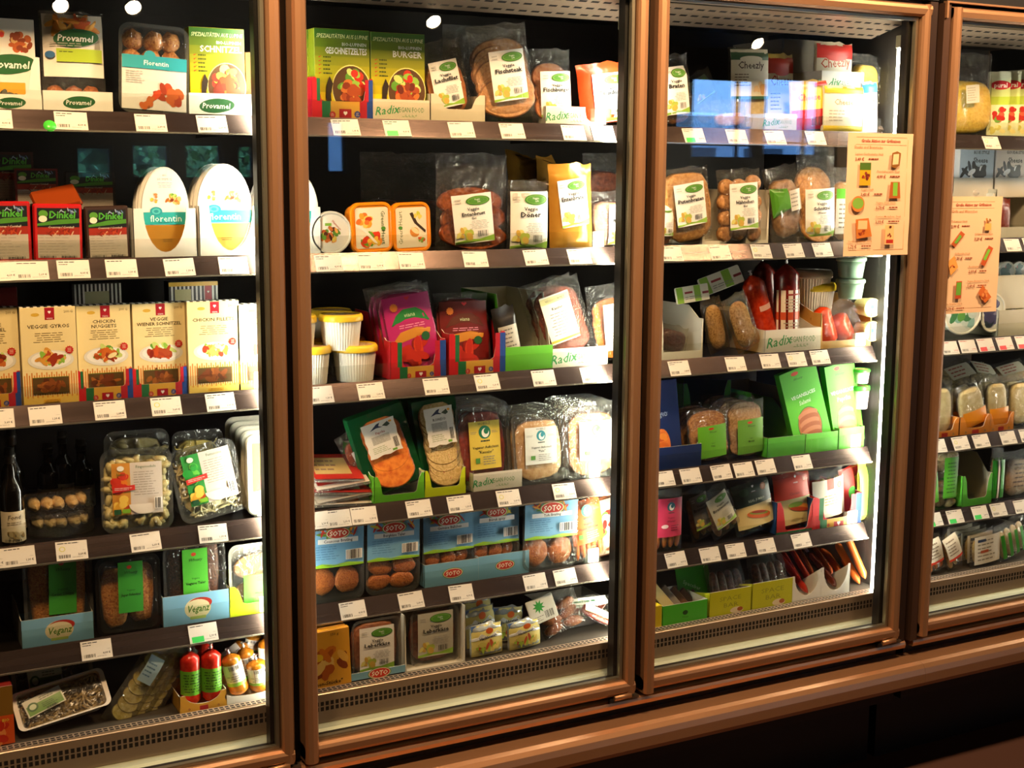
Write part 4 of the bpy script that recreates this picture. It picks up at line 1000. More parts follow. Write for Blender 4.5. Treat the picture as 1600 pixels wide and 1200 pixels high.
def A_falafel(a):
    a.rect(0, 0, 1, 1, '#d8d6ce'); a.food(0.7, 0.3, 0.28, 0.22, ['#c8441c', '#9a3414', '#7aa03a', '#b85a24'], 12, 3, 0.36); a.food(0.4, 0.12, 0.16, 0.12, ['#b8602a', '#8a4a20'], 6, 5, 0.4)
    a.lines(0.06, 0.48, 0.4, 0.72, 6, '#a5a29a', 'l', 0.3); a.rect(0, 0.76, 1, 1.0, '#2a9aa4'); a.ell(0.42, 1.0, 0.09, 0.1, '#2a9aa4'); a.text('Florentin', 0.52, 0.87, 0.13, '#dff4f2', off=0.01, maxw=0.62)
item('tray', 186, 38, 296, 177, 1, 0.15, 'clear tray of round brown balls with a turquoise band label', clear=True, food='balls', fm=CRUMB, fz=(0.5, 0.93), n=(3, 2), fw=0.84, art=A_falafel, lab=(0.92, 0.6, 0, 0.34), roll=3, d=0.04, fname='ball', lean=4)
item('srp', 296, 147, 415, 181, 1, 0.155, 'white display tray under the yellow-green cutlet carton', d=0.2, art=A_provlip2, hb=0.05)
item('carton', 297, 44, 383, 168, 1, 0.162, 'yellow-green carton with a red cutlet picture, first door', art=A_lupine('SCHNITZEL', 11), side='#c8c020', base=0.002, d=0.035)
item('carton', 384, 82, 404, 166, 1, 0.2, 'plain brown pack edge behind the yellow-green cutlet carton', side='#9a6a2c', base=0.002, d=0.03)
# ---- first door, second shelf
item('flat', -36, 315, 50, 406, 2, 0.15, 'red-edged corn snack pack cut off at left of second shelf', art=A_dinkel('#b01c20'), d=0.016, body=P_('#b01c20', 0.25))
item('flat', 53, 319, 130, 407, 2, 0.15, 'red-edged snack pack, second from left on second shelf', art=A_dinkel('#c01c20'), d=0.016, body=P_('#c01c20', 0.25), roll=1)
item('flat', 134, 322, 203, 404, 2, 0.15, 'dark snack pack without red edge beside the oval tub trays', art=A_dinkel(None), d=0.016, roll=-1, body=P_('#3a2a24', 0.25))
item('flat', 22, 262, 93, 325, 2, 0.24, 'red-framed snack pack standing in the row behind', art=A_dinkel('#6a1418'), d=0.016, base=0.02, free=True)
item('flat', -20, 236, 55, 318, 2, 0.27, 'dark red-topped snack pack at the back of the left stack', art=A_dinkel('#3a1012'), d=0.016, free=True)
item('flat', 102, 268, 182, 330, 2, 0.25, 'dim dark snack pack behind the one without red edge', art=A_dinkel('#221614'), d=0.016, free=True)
item('flat', 50, 292, 124, 322, 2, 0.17, 'shiny orange-brown slice pack lying across the snack packs', d=0.012, roll=-12, lean=55, body=P_('#8a3a14', 0.15), free=True)
for (L, T, Rr, B, l, lab, lab2, bx) in ((221, 261, 296, 383, 'HUMMUS', 'white oval tub of brown hummus with turquoise band', 'white oval tub standing in the row behind the brown hummus tub', (209, 326, 308, 400, 'left')),
                                    (308, 256, 394, 380, 'HUMMUS CURRY', 'white oval tub of yellow dip with turquoise band', 'white oval tub standing in the row behind the yellow dip tub', (312, 322, 412, 399, 'right'))):
    item('oval', L, T, Rr, B, 2, 0.163, lab, base=0.004, art=A_florentin(l), d=0.024, behind=(3, 0.026, lab2, lab2.replace('standing in', 'tubs of')+'s'))
    item('srp', bx[0], bx[1], bx[2], bx[3], 2, 0.155, 'white cut-out tray holding the %s oval tub' % bx[4], lip=0.012, cut='oval', stub=0.16, d=0.14)
item('oval', 407, 262, 498, 380, 2, 0.163, 'white oval tub partly hidden by the post between two doors', base=0.004, art=A_florentin('HUMMUS'), d=0.024, behind=(3, 0.026, 'white oval tub in the row behind the half-hidden tub', 'row of oval tubs behind the half-hidden tub'))
item('srp', 414, 324, 502, 394, 2, 0.155, 'white cut-out tray mostly hidden behind the door post', lip=0.012, cut='oval', stub=0.16, d=0.14)
# ---- first door, third shelf
V = [(-57, 482, 31, 628, 'GEMÜSE', 'SCHNITZEL', 'left cut-off cream schnitzel carton on third shelf', 1), (34, 480, 121, 628, 'VEGGIE GYROS', '', 'cream carton titled VEGGIE GYROS', 0),
     (122, 477, 206, 618, 'CHICKIN', 'NUGGETS', 'cream carton with nuggets and fries picture, in striped tray', 1), (209, 474, 291, 611, 'VEGGIE', 'WIENER SCHNITZEL', 'cream carton titled VEGGIE WIENER SCHNITZEL', 1),
     (294, 471, 375, 612, 'CHICKIN FILLETS', '', 'cream carton with fillet picture, no tray, near the post', 0), (372, 475, 458, 602, 'HOLZFÄLLER', 'COWGIRL VEGGIE', 'cream carton cut off by the post, third shelf right end', 0)]
for i, (L, T, Rr, B, a_, b_, lab, srp) in enumerate(V):
    Y = 0.16 if srp else 0.15
    item('carton', L, T, Rr, B+(4 if srp else 0), 3, Y, lab, art=A_viana(a_, b_, 20+i*3, [MEAT, ['#b84a20', '#d89a3c', '#e8b860', '#9a3014'], ['#c86420', '#a04414', '#8a2c10', '#e8d8a0'], ['#a83a18', '#8a2410', '#c8501c', '#b04a20'], ['#e8c060', '#d8a040', '#b04020', '#f0e0b0'], ['#6a2010', '#8a3418', '#a84c20', '#5a1a0c']][i]),
         side='#e2cf98', top='stripes', d=0.032, base=0.001 if srp else 0)
    if srp:
        item('srp', L-2, T+100, Rr+2, B, 3, 0.152, 'colour-striped display tray holding the carton %s' % (['cut off at far left', '', 'with nuggets picture', 'titled VEGGIE WIENER SCHNITZEL'][i]), art=A_srp_viana, lip=0.026, cut='u', stub=0.12, d=0.2, col='#c81c24', sidecol='#b81c2c')
for L, Rr, T, B, lab, c in ((113, 190, 443, 478, 'striped black and white carton standing behind VEGGIE GYROS and NUGGETS', '#b8b48c'), (264, 341, 440, 474, 'striped carton with yellow edge and red logo behind the schnitzel carton', '#c8c08a')):
    def A_str(a, c=c):
        a.rect(0, 0, 1, 1, WH)
        for i in range(12): a.k = 3; a.rect(i/12, 0, i/12+0.045, 1, BK)
        a.rect(0.25 if c == '#b8b48c' else 0.12, 0.8, 0.75 if c == '#b8b48c' else 0.45, 0.93, c)
        if c != '#b8b48c': a.rect(0, 0.96, 1, 1, '#e0b020'); L_viana(a, 0.8, 0.8, 0.96, 0.07)
    item('carton', L, T, Rr, B, 3, 0.30, lab, art=A_str, side='#3a3426', d=0.04)
item('carton', -40, 450, 28, 500, 3, 0.30, 'dark red carton standing behind the leftmost cream carton', side='#7a1418', d=0.04)
# ---- first door, fourth shelf
def A_bot(a): a.rect(0, 0, 1, 1, '#d8cdb0'); a.text('Fond', 0.5, 0.82, 0.2, '#3a342a', sh=0.2); a.lines(0.2, 0.55, 0.8, 0.68, 2, '#8a8068', 'c'); a.food(0.5, 0.25, 0.4, 0.18, ['#a8946a', '#8a7448', '#c0b088'], 12, 4, 0.3); a.bars(0.2, 0.02, 0.7, 0.1, n=14)
item('bottle', 1, 703, 39, 834, 4, 0.15, 'dark glass bottle with cream label at left of fourth shelf', art=A_bot)
item('bottle', 3, 672, 40, 790, 4, 0.235, 'dark bottle directly behind the bottle at the left end', art=A_bot)
for L, Rr, T, B, l in ((60, 98, 695, 795, 'dim dark bottle above the flat packs of dumplings'), (112, 150, 690, 785, 'dim dark bottle left of the finger noodle pack'), (84, 118, 676, 765, 'dim dark bottle at the back between two others')):
    item('bottle', L, T, Rr, B, 4, 0.36, l, art=A_bot)
item('bag', 50, 805, 156, 832, 4, 0.16, 'flat clear pack of pale dumplings, lower of two', food='balls', fm=PALE, n=(5, 1), fz=(0.12, 0.85), seal=0.06, d=0.10)
item('bag', 44, 776, 154, 806, 4, 0.16, 'flat clear pack of pale dumplings, upper of two', food='balls', fm=foodmat('#d8b070', '#ecd09c', 60), n=(5, 1), fz=(0.12, 0.85), seal=0.06, d=0.10, z=SZ[4]+0.034, roll=-2)
def A_pasta(t, g):
    def f(a):
        a.rect(0, 0, 1, 1, '#cfc4b8'); a.rect(0, 0, 0.36, 1, '#c88a34' if not g else '#2f8a3a'); a.food(0.18, 0.62, 0.2, 0.2, ['#c8301c', '#e07a20', '#a82418'] if not g else ['#2a9a3a', '#6ac048', '#1a5a20'], 14, 3, 0.4)
        a.food(0.2, 0.22, 0.2, 0.16, ['#d8a030', '#b8481c', '#e8c050'], 12, 6, 0.4); a.ell(0.62, 0.2, 0.3, 0.2, '#dcd2c4', 24, PI, 2*PI); a.ell(0.17, 0.9, 0.07, 0.05, '#e8e4d8'); a.text('Natur', 0.17, 0.79, 0.07, '#3a6a20', sh=0.2)
        a.text(t, 0.67, 0.92, 0.075, '#2f5a28', off=0.008, maxw=0.6); a.lines(0.42, 0.36, 0.96, 0.84, 10, '#948a80', 'l', 0.25); a.poly([(0, 0.44), (0.44, 0.48), (0.44, 0.58), (0, 0.54)], '#c82a24'); a.lines(0.04, 0.48, 0.4, 0.54, 2, '#f0d8d0', 'l')
        a.bars(0.84, 0.1, 0.96, 0.3, bg=WH, n=5); a.rect(0.02, 0.02, 0.16, 0.12, '#1c4a2a'); a.rect(0.18, 0.04, 0.34, 0.12, '#7ab02c')
    return f
item('tray', 158, 700, 271, 831, 4, 0.15, 'clear pack of finger-shaped potato noodles with grey label', clear=True, food='pile', fm=foodmat('#c0b070', '#dccf98', 60), n=120, fw=0.95, fz=(0.03, 0.93), art=A_pasta('Fingernudeln', 0), lab=(0.7, 0.62, 0.0, 0.52), roll=1.5, d=0.03, lean=6)
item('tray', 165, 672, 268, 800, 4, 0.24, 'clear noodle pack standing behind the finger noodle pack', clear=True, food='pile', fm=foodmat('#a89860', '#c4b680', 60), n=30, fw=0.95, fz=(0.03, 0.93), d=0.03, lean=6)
item('tray', 272, 690, 378, 814, 4, 0.165, 'clear pack of ribbon pasta tilted with grey and green label', clear=True, food='strips', fm=foodmat('#d8c890', '#ece0b4', 60), n=120, fw=0.9, fz=(0.03, 0.9), art=A_pasta('Fettuccine', 1), lab=(0.72, 0.68, 0.04, 0.56), roll=-10, d=0.03, lean=6)
item('tray', 270, 672, 350, 780, 4, 0.25, 'clear pack of yellow spiral pasta behind the ribbon pasta', clear=True, food='strips', fm=foodmat('#c8a83c', '#e0c860', 60), n=50, fw=0.9, fz=(0.03, 0.9), d=0.03)
def A_tofu(a):
    a.rect(0, 0, 1, 1, '#f0ead8'); a.grad(0, 0.25, 1, 1, '#c87408', '#c8a008', 5); a.food(0.5, 0.38, 0.5, 0.16, ['#c8381c', '#e0702c', '#f0a848', '#a82818'], 22, 3, 0.28); a.ell(0.5, 0.16, 0.6, 0.12, '#f4f0e4')
    a.rect(0.2, 0.8, 0.33, 0.89, '#5a2468'); a.text('TOFU', 0.5, 0.71, 0.09, '#3a3014', off=0.01); a.lines(0.2, 0.56, 0.75, 0.63, 2, '#c89a20', 'c')
for i in range(5):
    k_ = 4-i
    item('facetub', 386-k_*8, 678-k_*7, 470-k_*8, 803-k_*7, 4, 0.152+0.024*k_, ['yellow rounded tofu pack at the right end of fourth shelf', 'second yellow rounded tofu pack counted from the front', 'third rounded tofu pack counted from the front', 'fourth rounded tofu pack counted from the front', 'rearmost rounded tofu pack in the row'][k_], rim='#d8d4c0', art=A_tofu, d=0.02, free=True, name='food_tray', rad=0.16)
# ---- first door, fifth shelf
item('tray', 37, 862, 146, 990, 5, 0.162, 'tray of two breaded cutlets with green label, far left', clear=True, food='two', fm=CRUMB, fz=(0.06, 1.0), art=A_green('Veganes', 'Cordon Schnitzel', '#3f9a34'), lab=(0.4, 0.62, 0.06, 0.62), lrot=-2, d=0.035, base=0.001)
item('srp', 34, 963, 147, 1000, 5, 0.152, 'light blue display tray under the far-left cutlet tray', art=A_logo('#82b8d8', A_vegan), d=0.12, side=0.07, sidecol='#d8dcd8', col='#82b8d8', hb=0.03)
item('tray', 150, 868, 252, 984, 5, 0.148, 'black tray of two cutlets with green label, no display tray', rim='#14110f', food='two', fm=CRUMB, fz=(0.08, 0.88), art=A_green('Veganes', 'Jäger Schnitzel', '#3a9a34'), lab=(0.38, 0.64, 0.03, 0.6), lrot=-1, d=0.035)
item('tray', 256, 846, 354, 966, 5, 0.162, 'tray of dark brown crumbed slices with bright green label', clear=True, food='two', fm=DARKF, fz=(0.06, 1.0), art=A_green('Vegane', 'Vegane Taler', '#58c038'), lab=(0.4, 0.66, 0.0, 0.58), d=0.035, base=0.001)
item('srp', 255, 927, 359, 972, 5, 0.152, 'light blue display tray under the dark crumbed slices', art=A_logo('#82b8d8', A_vegan), d=0.12, side=0.07, sidecol='#d8dcd8', col='#82b8d8', hb=0.03)
item('tray', 358, 848, 446, 950, 5, 0.163, 'silver tray of seeded slices with green label beside post', rim='#a8a49a', food='rounds', fm=foodmat('#a88050', '#c8a070', 110, c3='#5a3a1c'), fz=(0.1, 0.8), fw=0.8, n=2, art=A_green('Veganer', 'Pilzbraten St.', '#5ac034'), lab=(0.6, 0.42, 0.05, 0.34), d=0.035, base=0.001)
item('srp', 359, 912, 448, 953, 5, 0.152, 'neon yellow display tray under the seeded slices', col='#d8e820', lip=0.024, cut='u', stub=0.2, d=0.12, art=A_plain('#d8e820'))
# ---- first door, floor of the cabinet
def A_or(a): a.rect(0, 0, 1, 1, '#8a6420'); a.rect(0, 0, 1, 0.5, '#e0581c'); a.food(0.6, 0.2, 0.4, 0.2, ['#c82c14', '#f09048', '#d8401c'], 12, 3, 0.36); a.text('BIO', 0.8, 0.42, 0.07, '#f4d84a', off=0.02)
item('carton', -42, 1078, 22, 1170, 6, 0.105, 'orange carton cut off at the bottom left corner', art=A_or, side='#7a1c14', d=0.06)
def A_sprout(a): a.rect(0, 0, 1, 1, '#cfd2c0'); a.rect(0.04, 0.06, 0.96, 0.62, '#6a9a44'); a.ell(0.2, 0.5, 0.14, 0.26, '#3a6a38'); a.ell(0.2, 0.5, 0.09, 0.16, '#cfe0c0'); a.lines(0.42, 0.66, 0.9, 0.9, 2, '#5a6a4a'); a.lines(0.42, 0.2, 0.9, 0.5, 3, '#38582c'); a.bars(0.5, 0.02, 0.8, 0.16)
item('tray', 22, 1075, 172, 1146, 6, 0.115, 'white tray of brown shredded sprouts with green label', rim='#e6ddd0', food='strips', flm=film('#f0eee8', 0.0, 0.2, 0.3, 20, 0.02), fm=foodmat('#6a5630', '#a08850', 60), n=160, fw=0.92, fz=(0.06, 0.94), art=A_sprout, lab=(0.42, 0.44, -0.18, 0.56), lrot=10, roll=-9, lean=38, d=0.04)
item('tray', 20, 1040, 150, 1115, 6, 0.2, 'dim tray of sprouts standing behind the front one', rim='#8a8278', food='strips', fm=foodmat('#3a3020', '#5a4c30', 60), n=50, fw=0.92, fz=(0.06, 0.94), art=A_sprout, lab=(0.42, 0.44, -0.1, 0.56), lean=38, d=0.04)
for i, (L, Rr, T, B, l) in enumerate(((196, 246, 1000, 1140, 'leftmost of three leaning clear bags of flat dumplings'), (214, 264, 1004, 1136, 'middle of three leaning clear bags of flat dumplings'), (236, 282, 1002, 1130, 'rightmost of three leaning clear bags by the ketchup-red sausages'))):
    def A_blue(a): a.rect(0, 0, 1, 1, '#8fa8b0'); a.lines(0.1, 0.2, 0.9, 0.8, 4, '#4a6a80')
    item('bag', L, T, Rr, B, 6, 0.13+0.008*i, l, food='slices', fm=foodmat('#b0a050', '#d2c680', 50), n=7, fw=0.7, fz=(0.05, 0.85), roll=36, tint='#f0eed8', d=0.02, haze=0.12, art=A_blue if i == 0 else None, lab=(0.5, 0.3, 0, 0.68), free=True)
def A_redl(a): a.rect(0, 0, 1, 1, '#6ab42c'); a.lines(0.08, 0.1, 0.92, 0.9, 7, '#2a5a18', 'c', 0.4)
for L, Rr, T, B, Y, l in ((286, 317, 1022, 1110, 0.115, 'red sausage with green label, left one in yellow tray'), (319, 350, 1018, 1107, 0.115, 'red sausage with green label, right one in yellow tray'), (304, 338, 1004, 1085, 0.16, 'red sausage standing behind the two in the yellow tray')):
    item('sausage', L, T, Rr, B, 6, Y, l, col='#b81c10', c2='#d0301c', art=A_redl, lab=(0.24, 0.68), base=0.002)
def A_ylip(a): a.rect(0, 0, 1, 1, '#e0a838'); a.rect(0.42, 0.02, 0.6, 0.7, '#b01c20'); L_star(a, 0.2, 0.4, 0.18, '#b06a20'); L_star(a, 0.82, 0.4, 0.18, '#b06a20')
item('srp', 281, 1083, 355, 1118, 6, 0.106, 'yellow scalloped display tray holding the red sausages', lip=0.014, cut='oval', stub=0.12, d=0.1, col='#e0a838', art=A_ylip)
def A_wl(a): a.rect(0, 0, 1, 1, '#e6e2d2'); a.rect(0, 0, 1, 0.16, '#7ab040'); a.bars(0.3, 0.75, 0.7, 0.95); a.text('Wurst', 0.5, 0.6, 0.12, '#3a3a34'); a.lines(0.15, 0.22, 0.85, 0.52, 3, GR, 'c')
for L, Rr, T, B, Y, ro, l in ((356, 386, 1020, 1096, 0.12, -14, 'mustard-brown sausage leaning left, front left in white tray'), (393, 425, 1033, 1093, 0.118, -8, 'mustard-brown sausage with label at front right by the post'), (378, 404, 1012, 1085, 0.15, -10, 'mustard-brown sausage between the two front ones'),
                            (350, 378, 1000, 1062, 0.2, 58, 'mustard-brown sausage lying across the back of the tray'), (386, 412, 994, 1030, 0.21, 10, 'mustard-brown sausage end sticking up at the back'), (408, 432, 1000, 1064, 0.17, 0, 'mustard-brown sausage standing behind by the post')):
    item('sausage', L, T, Rr, B, 6, Y, l, col='#965610', c2='#b8741c', art=A_wl, lab=(0.3, 0.8), roll=ro, free=Y > 0.19, base=0.004)
item('srp', 352, 1080, 436, 1106, 6, 0.106, 'white curved display tray holding the mustard-brown sausages', lip=0.014, cut='oval', stub=0.06, d=0.11, col='#ece6d6')
# ---- second door, top shelf
item('carton', 492, 46, 578, 160, 1, 0.165, 'yellow-green carton titled GESCHNETZELTES', art=A_lupine('GESCHNETZELTES', 31), side='#8a9a20', d=0.035, base=0.002, behind=(3, 0.037, 'yellow-green carton in the row behind GESCHNETZELTES', 'cartons in the row behind GESCHNETZELTES'))
item('srp', 488, 122, 583, 186, 1, 0.155, 'colour-striped display tray holding the GESCHNETZELTES carton', art=A_srp_viana, lip=0.036, cut='u', stub=0.13, d=0.24, col='#c81c24', sidecol='#b81c2c')
item('carton', 580, 52, 664, 168, 1, 0.165, 'yellow-green carton titled BURGER', art=A_lupine('BURGER', 41), side='#8a9a20', d=0.035, base=0.002)
item('srp', 583, 156, 672, 188, 1, 0.155, 'white display tray with green lettering under the BURGER carton', art=A_logo('#dfd2b8', lambda a: L_radix(a, 0.5, 0.5, 0.4)), d=0.2, hb=0.05, col='#dfd2b8')
ORG = foodmat('#b86830', '#d88a50', 50)
item('bag', 663, 62, 734, 180, 1, 0.17, 'film bag of brown fillets with label titled Lachsfilet', art=A_veg('Veggie', 'Lachsfilet'), lab=(0.62, 0.6, -0.03, 0.44), food='slab', fm=ORG, roll=-13, fz=(0.02, 0.7), d=0.03, base=0.002)
item('srp', 673, 148, 759, 188, 1, 0.156, 'white cut-out display tray under the fillet bag, top shelf', lip=0.028, cut='u', stub=0.22, d=0.24, side=0.06, col='#dfd2b8')
item('bag', 747, 36, 838, 192, 1, 0.15, 'large film bag of stacked golden steaks with label titled Fischsteak', art=A_veg('Veggie', 'Fischsteak'), lab=(0.6, 0.52, 0.02, 0.46), food='rounds', n=7, fm=foodmat('#a8703c', '#cc9458', 70, c3='#7a4a20'), roll=-9, fz=(0.03, 0.84), fw=0.98, d=0.05, haze=0.05, seal=0.1)
item('bag', 836, 76, 898, 188, 1, 0.165, 'film bag of orange-brown patties with label titled Fischburger', art=A_veg('Veggie', 'Fischburger'), lab=(0.78, 0.6, 0.04, 0.4), food='rounds', n=3, fm=ORG, fz=(0.03, 0.8), fw=0.9, roll=-3, d=0.035, base=0.001)
item('srp', 853, 167, 935, 192, 1, 0.154, 'white display tray with green lettering under the Fischburger bag', art=A_logo('#ece6d8', lambda a: L_radix(a, 0.46, 0.5, 0.45)), d=0.22, side=0.05, hb=0.05)
item('bag', 908, 98, 984, 190, 1, 0.15, 'orange-red flat bag cut off by the second post', art=A_veg('Veggie', 'Thunfisch'), lab=(0.7, 0.8, 0.1, 0.42), food=None, opaque=P_('#c8401a', 0.25, bump=0.5, bs=30), roll=-8, d=0.02, seal=0.05)
item('bag', 700, 40, 820, 150, 1, 0.3, 'crumpled empty-looking clear bag behind the steak bag', food=None, d=0.05, haze=0.10)
# ---- second door, second shelf
def A_lidf(a):
    a.rect(0, 0, 1, 1, '#ece6d8'); a.food(0.5, 0.45, 0.36, 0.25, ['#c8702c', '#a8481c', '#d8c050', '#5a8a2c', '#3a1c10', '#e8a050'], 26, 6, 0.22); a.rect(0.2, 0.7, 0.55, 0.76, '#6aa02c'); a.text('Hummus', 0.62, 0.72, 0.08, '#c0401c', off=0.01, rot=-0.7)
o = item('facetub', 486, 330, 551, 394, 2, 0.155, 'round clear-rimmed dip cup lying with its lid facing out', rim='#d9d6c8', rad=0.495, art=lambda a: (a.ell(0.5, 0.5, 0.56, 0.56, '#e9e3d4', 30), a.food(0.5, 0.44, 0.42, 0.28, ['#c8702c', '#a8481c', '#d8c050', '#5a8a2c', '#4a2414', '#e8a050'], 30, 6, 0.2), a.rect(0.3, 0.7, 0.5, 0.78, '#7aa83c'), a.text('Hummus', 0.66, 0.72, 0.1, '#c0401c', off=0.01, rot=-0.8)), name='lidded_cup', d=0.04)
def A_green1(a):
    a.rect(0, 0, 1, 1, '#ece2c8'); a.food(0.26, 0.68, 0.26, 0.24, ['#e8742c', '#f0a030', '#c83a1c', '#e8c860'], 14, 3, 0.36); a.food(0.45, 0.2, 0.4, 0.2, ['#d83a1c', '#f0c040', '#6a9a2c', '#e88a30'], 16, 5, 0.34); a.poly([(0.0, 0.62), (0.3, 0.48), (0.62, 0.16), (0.66, 0.1), (0.55, 0.14), (0.25, 0.42), (0, 0.54)], '#f0e8d8')
    a.text('Green', 0.84, 0.72, 0.15, '#3a5a1c', off=0.0, rot=-PI/2); a.text('Heart', 0.84, 0.26, 0.15, '#3a5a1c', rot=-PI/2); a.ell(0.84, 0.48, 0.07, 0.045, '#4a8a2c')
def A_green2(a):
    a.rect(0, 0, 1, 1, '#ece2c8'); a.text('Green', 0.14, 0.28, 0.15, '#3a5a1c', rot=PI/2); a.text('Heart', 0.14, 0.74, 0.15, '#3a5a1c', rot=PI/2); a.ell(0.14, 0.5, 0.07, 0.045, '#4a8a2c')
    a.poly([(0.45, 0.85), (0.6, 0.6), (0.95, 0.35), (0.97, 0.42), (0.7, 0.62), (0.55, 0.88)], '#3a2a1c'); a.ell(0.6, 0.38, 0.16, 0.12, '#d88a3a', rot=-0.6); a.ell(0.62, 0.42, 0.16, 0.06, '#f0d8a8', rot=-0.6); a.food(0.8, 0.2, 0.14, 0.1, ['#e88a30', '#c84a1c', '#7aa03a'], 8, 4, 0.4); a.food(0.76, 0.82, 0.18, 0.1, ['#e8d060', '#c8c83a'], 6, 6, 0.4)
item('facetub', 549, 316, 615, 392, 2, 0.152, 'orange rectangular spread tub with lid facing out, left of two', art=A_green1, d=0.05, roll=-2)
item('facetub', 613, 316, 674, 391, 2, 0.152, 'orange rectangular spread tub with lid facing out, right of two', art=A_green2, d=0.05, roll=-2)
item('bag', 690, 240, 800, 392, 2, 0.15, 'film bag of glazed brown roasts with label titled Entenbrust', art=A_veg('Veggie', 'Entenbrust', 'filet'), lab=(0.55, 0.5, -0.05, 0.34), lrot=6, food='rounds', n=3, fm=foodmat('#6a2c0c', '#9a4c18', 60, 0.2, 0.4), fw=0.96, fz=(0.02, 0.64), d=0.05, seal=0.14)
item('bag', 797, 282, 860, 388, 2, 0.15, 'slim film bag with label titled Döner', art=A_veg('Veggie', 'Döner'), lab=(0.92, 0.82, 0, 0.43), food='slab', fm=foodmat('#a05a28', '#c8844c', 80), d=0.025, seal=0.1)
item('bag', 862, 256, 928, 389, 2, 0.15, 'golden pouch with a white label, second shelf', art=A_veg('Veggie', 'Entenbraten'), lab=(0.66, 0.56, 0.02, 0.54), lrot=6, food=None, opaque=P_('#c89038', 0.22, 0.3, bump=0.8, bs=24), d=0.022, seal=0.08, roll=-2)
item('bag', 926, 300, 990, 388, 2, 0.15, 'pinkish sliced roast bag cut off by the second post', art=A_veg('Veggie', 'Braten'), lab=(0.5, 0.7, 0.14, 0.42), food='slab', fm=foodmat('#b87858', '#d8a080', 60), d=0.035, seal=0.1)
for i, (L, Rr, T, B, Y, ro, l) in enumerate(((795, 850, 236, 300, 0.27, 14, 'golden pouch lying behind the Döner bag, upper left'), (815, 880, 244, 305, 0.25, -12, 'golden pouch lying behind the Döner bag, middle'), (840, 905, 250, 300, 0.23, 20, 'golden pouch lying behind the taller golden pouch'))):
    item('bag', L, T, Rr, B, 2, Y, l, food=None, opaque=P_('#8a6428', 0.22, 0.4, bump=0.8, bs=24), d=0.02, seal=0.08, roll=ro, lean=35, free=True)
for L, Rr, T, B, l in ((572, 640, 238, 385, 'dim clear crumpled bag behind the orange spread tubs'), (640, 705, 240, 380, 'dim clear crumpled bag right of the spread tubs')):
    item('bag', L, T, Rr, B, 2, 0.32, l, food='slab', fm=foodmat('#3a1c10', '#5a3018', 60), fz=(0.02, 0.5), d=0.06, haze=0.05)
item('bag', 918, 240, 985, 330, 2, 0.27, 'clear bag of reddish slices behind the pinkish roast', food='slab', fm=foodmat('#5a2418', '#8a4428', 60), d=0.04)
# ---- second door, third shelf
for L, Rr, T, B, Y, zz, l in ((533, 602, 541, 597, 0.15, 0, 'yellow-lidded white cup, front bottom row, right one'), (462, 528, 543, 600, 0.15, 0, 'yellow-lidded white cup, front bottom row, half behind the post'),
                         (512, 578, 493, 543, 0.152, 0.0655, 'yellow-lidded white cup standing on the front right one'), (446, 504, 495, 545, 0.152, 0.0655, 'yellow-lidded white cup on top, half behind the post'),
                         (518, 582, 531, 585, 0.245, 0, 'yellow-lidded white cup in the bottom row behind, right'), (455, 513, 531, 585, 0.245, 0, 'yellow-lidded white cup in the bottom row behind, left'),
                         (498, 560, 486, 531, 0.245, 0.0655, 'yellow-lidded white cup on top in the row behind'), (436, 490, 488, 531, 0.245, 0.0655, 'yellow-lidded cup on top behind, next to the post'),
                         (442, 491, 450, 500, 0.30, 0.131, 'topmost yellow-lidded cup peeking out beside the post')):
    item('tub', L, T, Rr, B, 3, Y, l, z=SZ[3]+zz)
def A_pink(c, g):
    def f(a):
        a.rect(0, 0, 1, 1, c); a.poly([(0.1, 0.62), (0.22, 0.75), (0.38, 0.82), (0.66, 0.82), (0.82, 0.75), (0.92, 0.62)], g); a.text('viana', 0.5, 0.74, 0.08, '#c8e0b0', sh=0.2, maxw=0.4); a.lines(0.15, 0.56, 0.88, 0.62, 2, '#f0a0b8', 'c')
        a.poly([(0.1, 0.42), (0.25, 0.52), (0.6, 0.56), (0.9, 0.52), (0.88, 0.46), (0.5, 0.42), (0.2, 0.38)], '#c8862c'); a.food(0.5, 0.24, 0.4, 0.14, ['#b82818', '#d0401c', '#8a1810'], 14, 3, 0.4); a.ell(0.76, 0.42, 0.09, 0.06, '#1e5a30'); a.star(0.2, 0.86, 0.06, '#d87a2c')
        a.poly([(0.44, 0.97), (0.5, 0.93), (0.56, 0.97), (0.53, 0.985), (0.5, 0.97), (0.47, 0.985)], '#c81c24')
    return f
item('bag', 598, 447, 684, 576, 3, 0.168, 'magenta film pack with green banner in a striped tray', art=A_pink('#b0226a', '#1e7a34'), lab=(0.86, 0.86, 0.02, 0.46), food='slab', fm=P_('#a81c64', 0.3), fw=0.97, fz=(0.01, 0.92), d=0.022, roll=-8, lean=8, seal=0.05, base=0.002, behind=(2, 0.027, ['magenta film pack directly behind the front magenta pack', 'rearmost magenta film pack in the striped tray'], None))
item('srp', 611, 532, 697, 592, 3, 0.152, 'colour-striped display tray holding the magenta packs', art=A_srp_viana, lip=0.026, cut='u', stub=0.2, d=0.2, side=0.13, col='#c81c24', sidecol='#b81c2c', hb=0.1)
item('bag', 684, 458, 768, 570, 3, 0.175, 'dark red film pack in a striped tray, third shelf', art=A_pink('#6a1412', '#5a2a18'), lab=(0.88, 0.86, 0.0, 0.46), food='slab', fm=P_('#6a1010', 0.3), fw=0.97, fz=(0.01, 0.92), d=0.02, lean=8, seal=0.05, base=0.002)
item('srp', 702, 520, 790, 585, 3, 0.152, 'colour-striped display tray holding the dark red pack', art=A_srp_viana, lip=0.03, cut='u', stub=0.18, d=0.2, side=0.13, col='#c81c24', sidecol='#a81c20', hb=0.1)
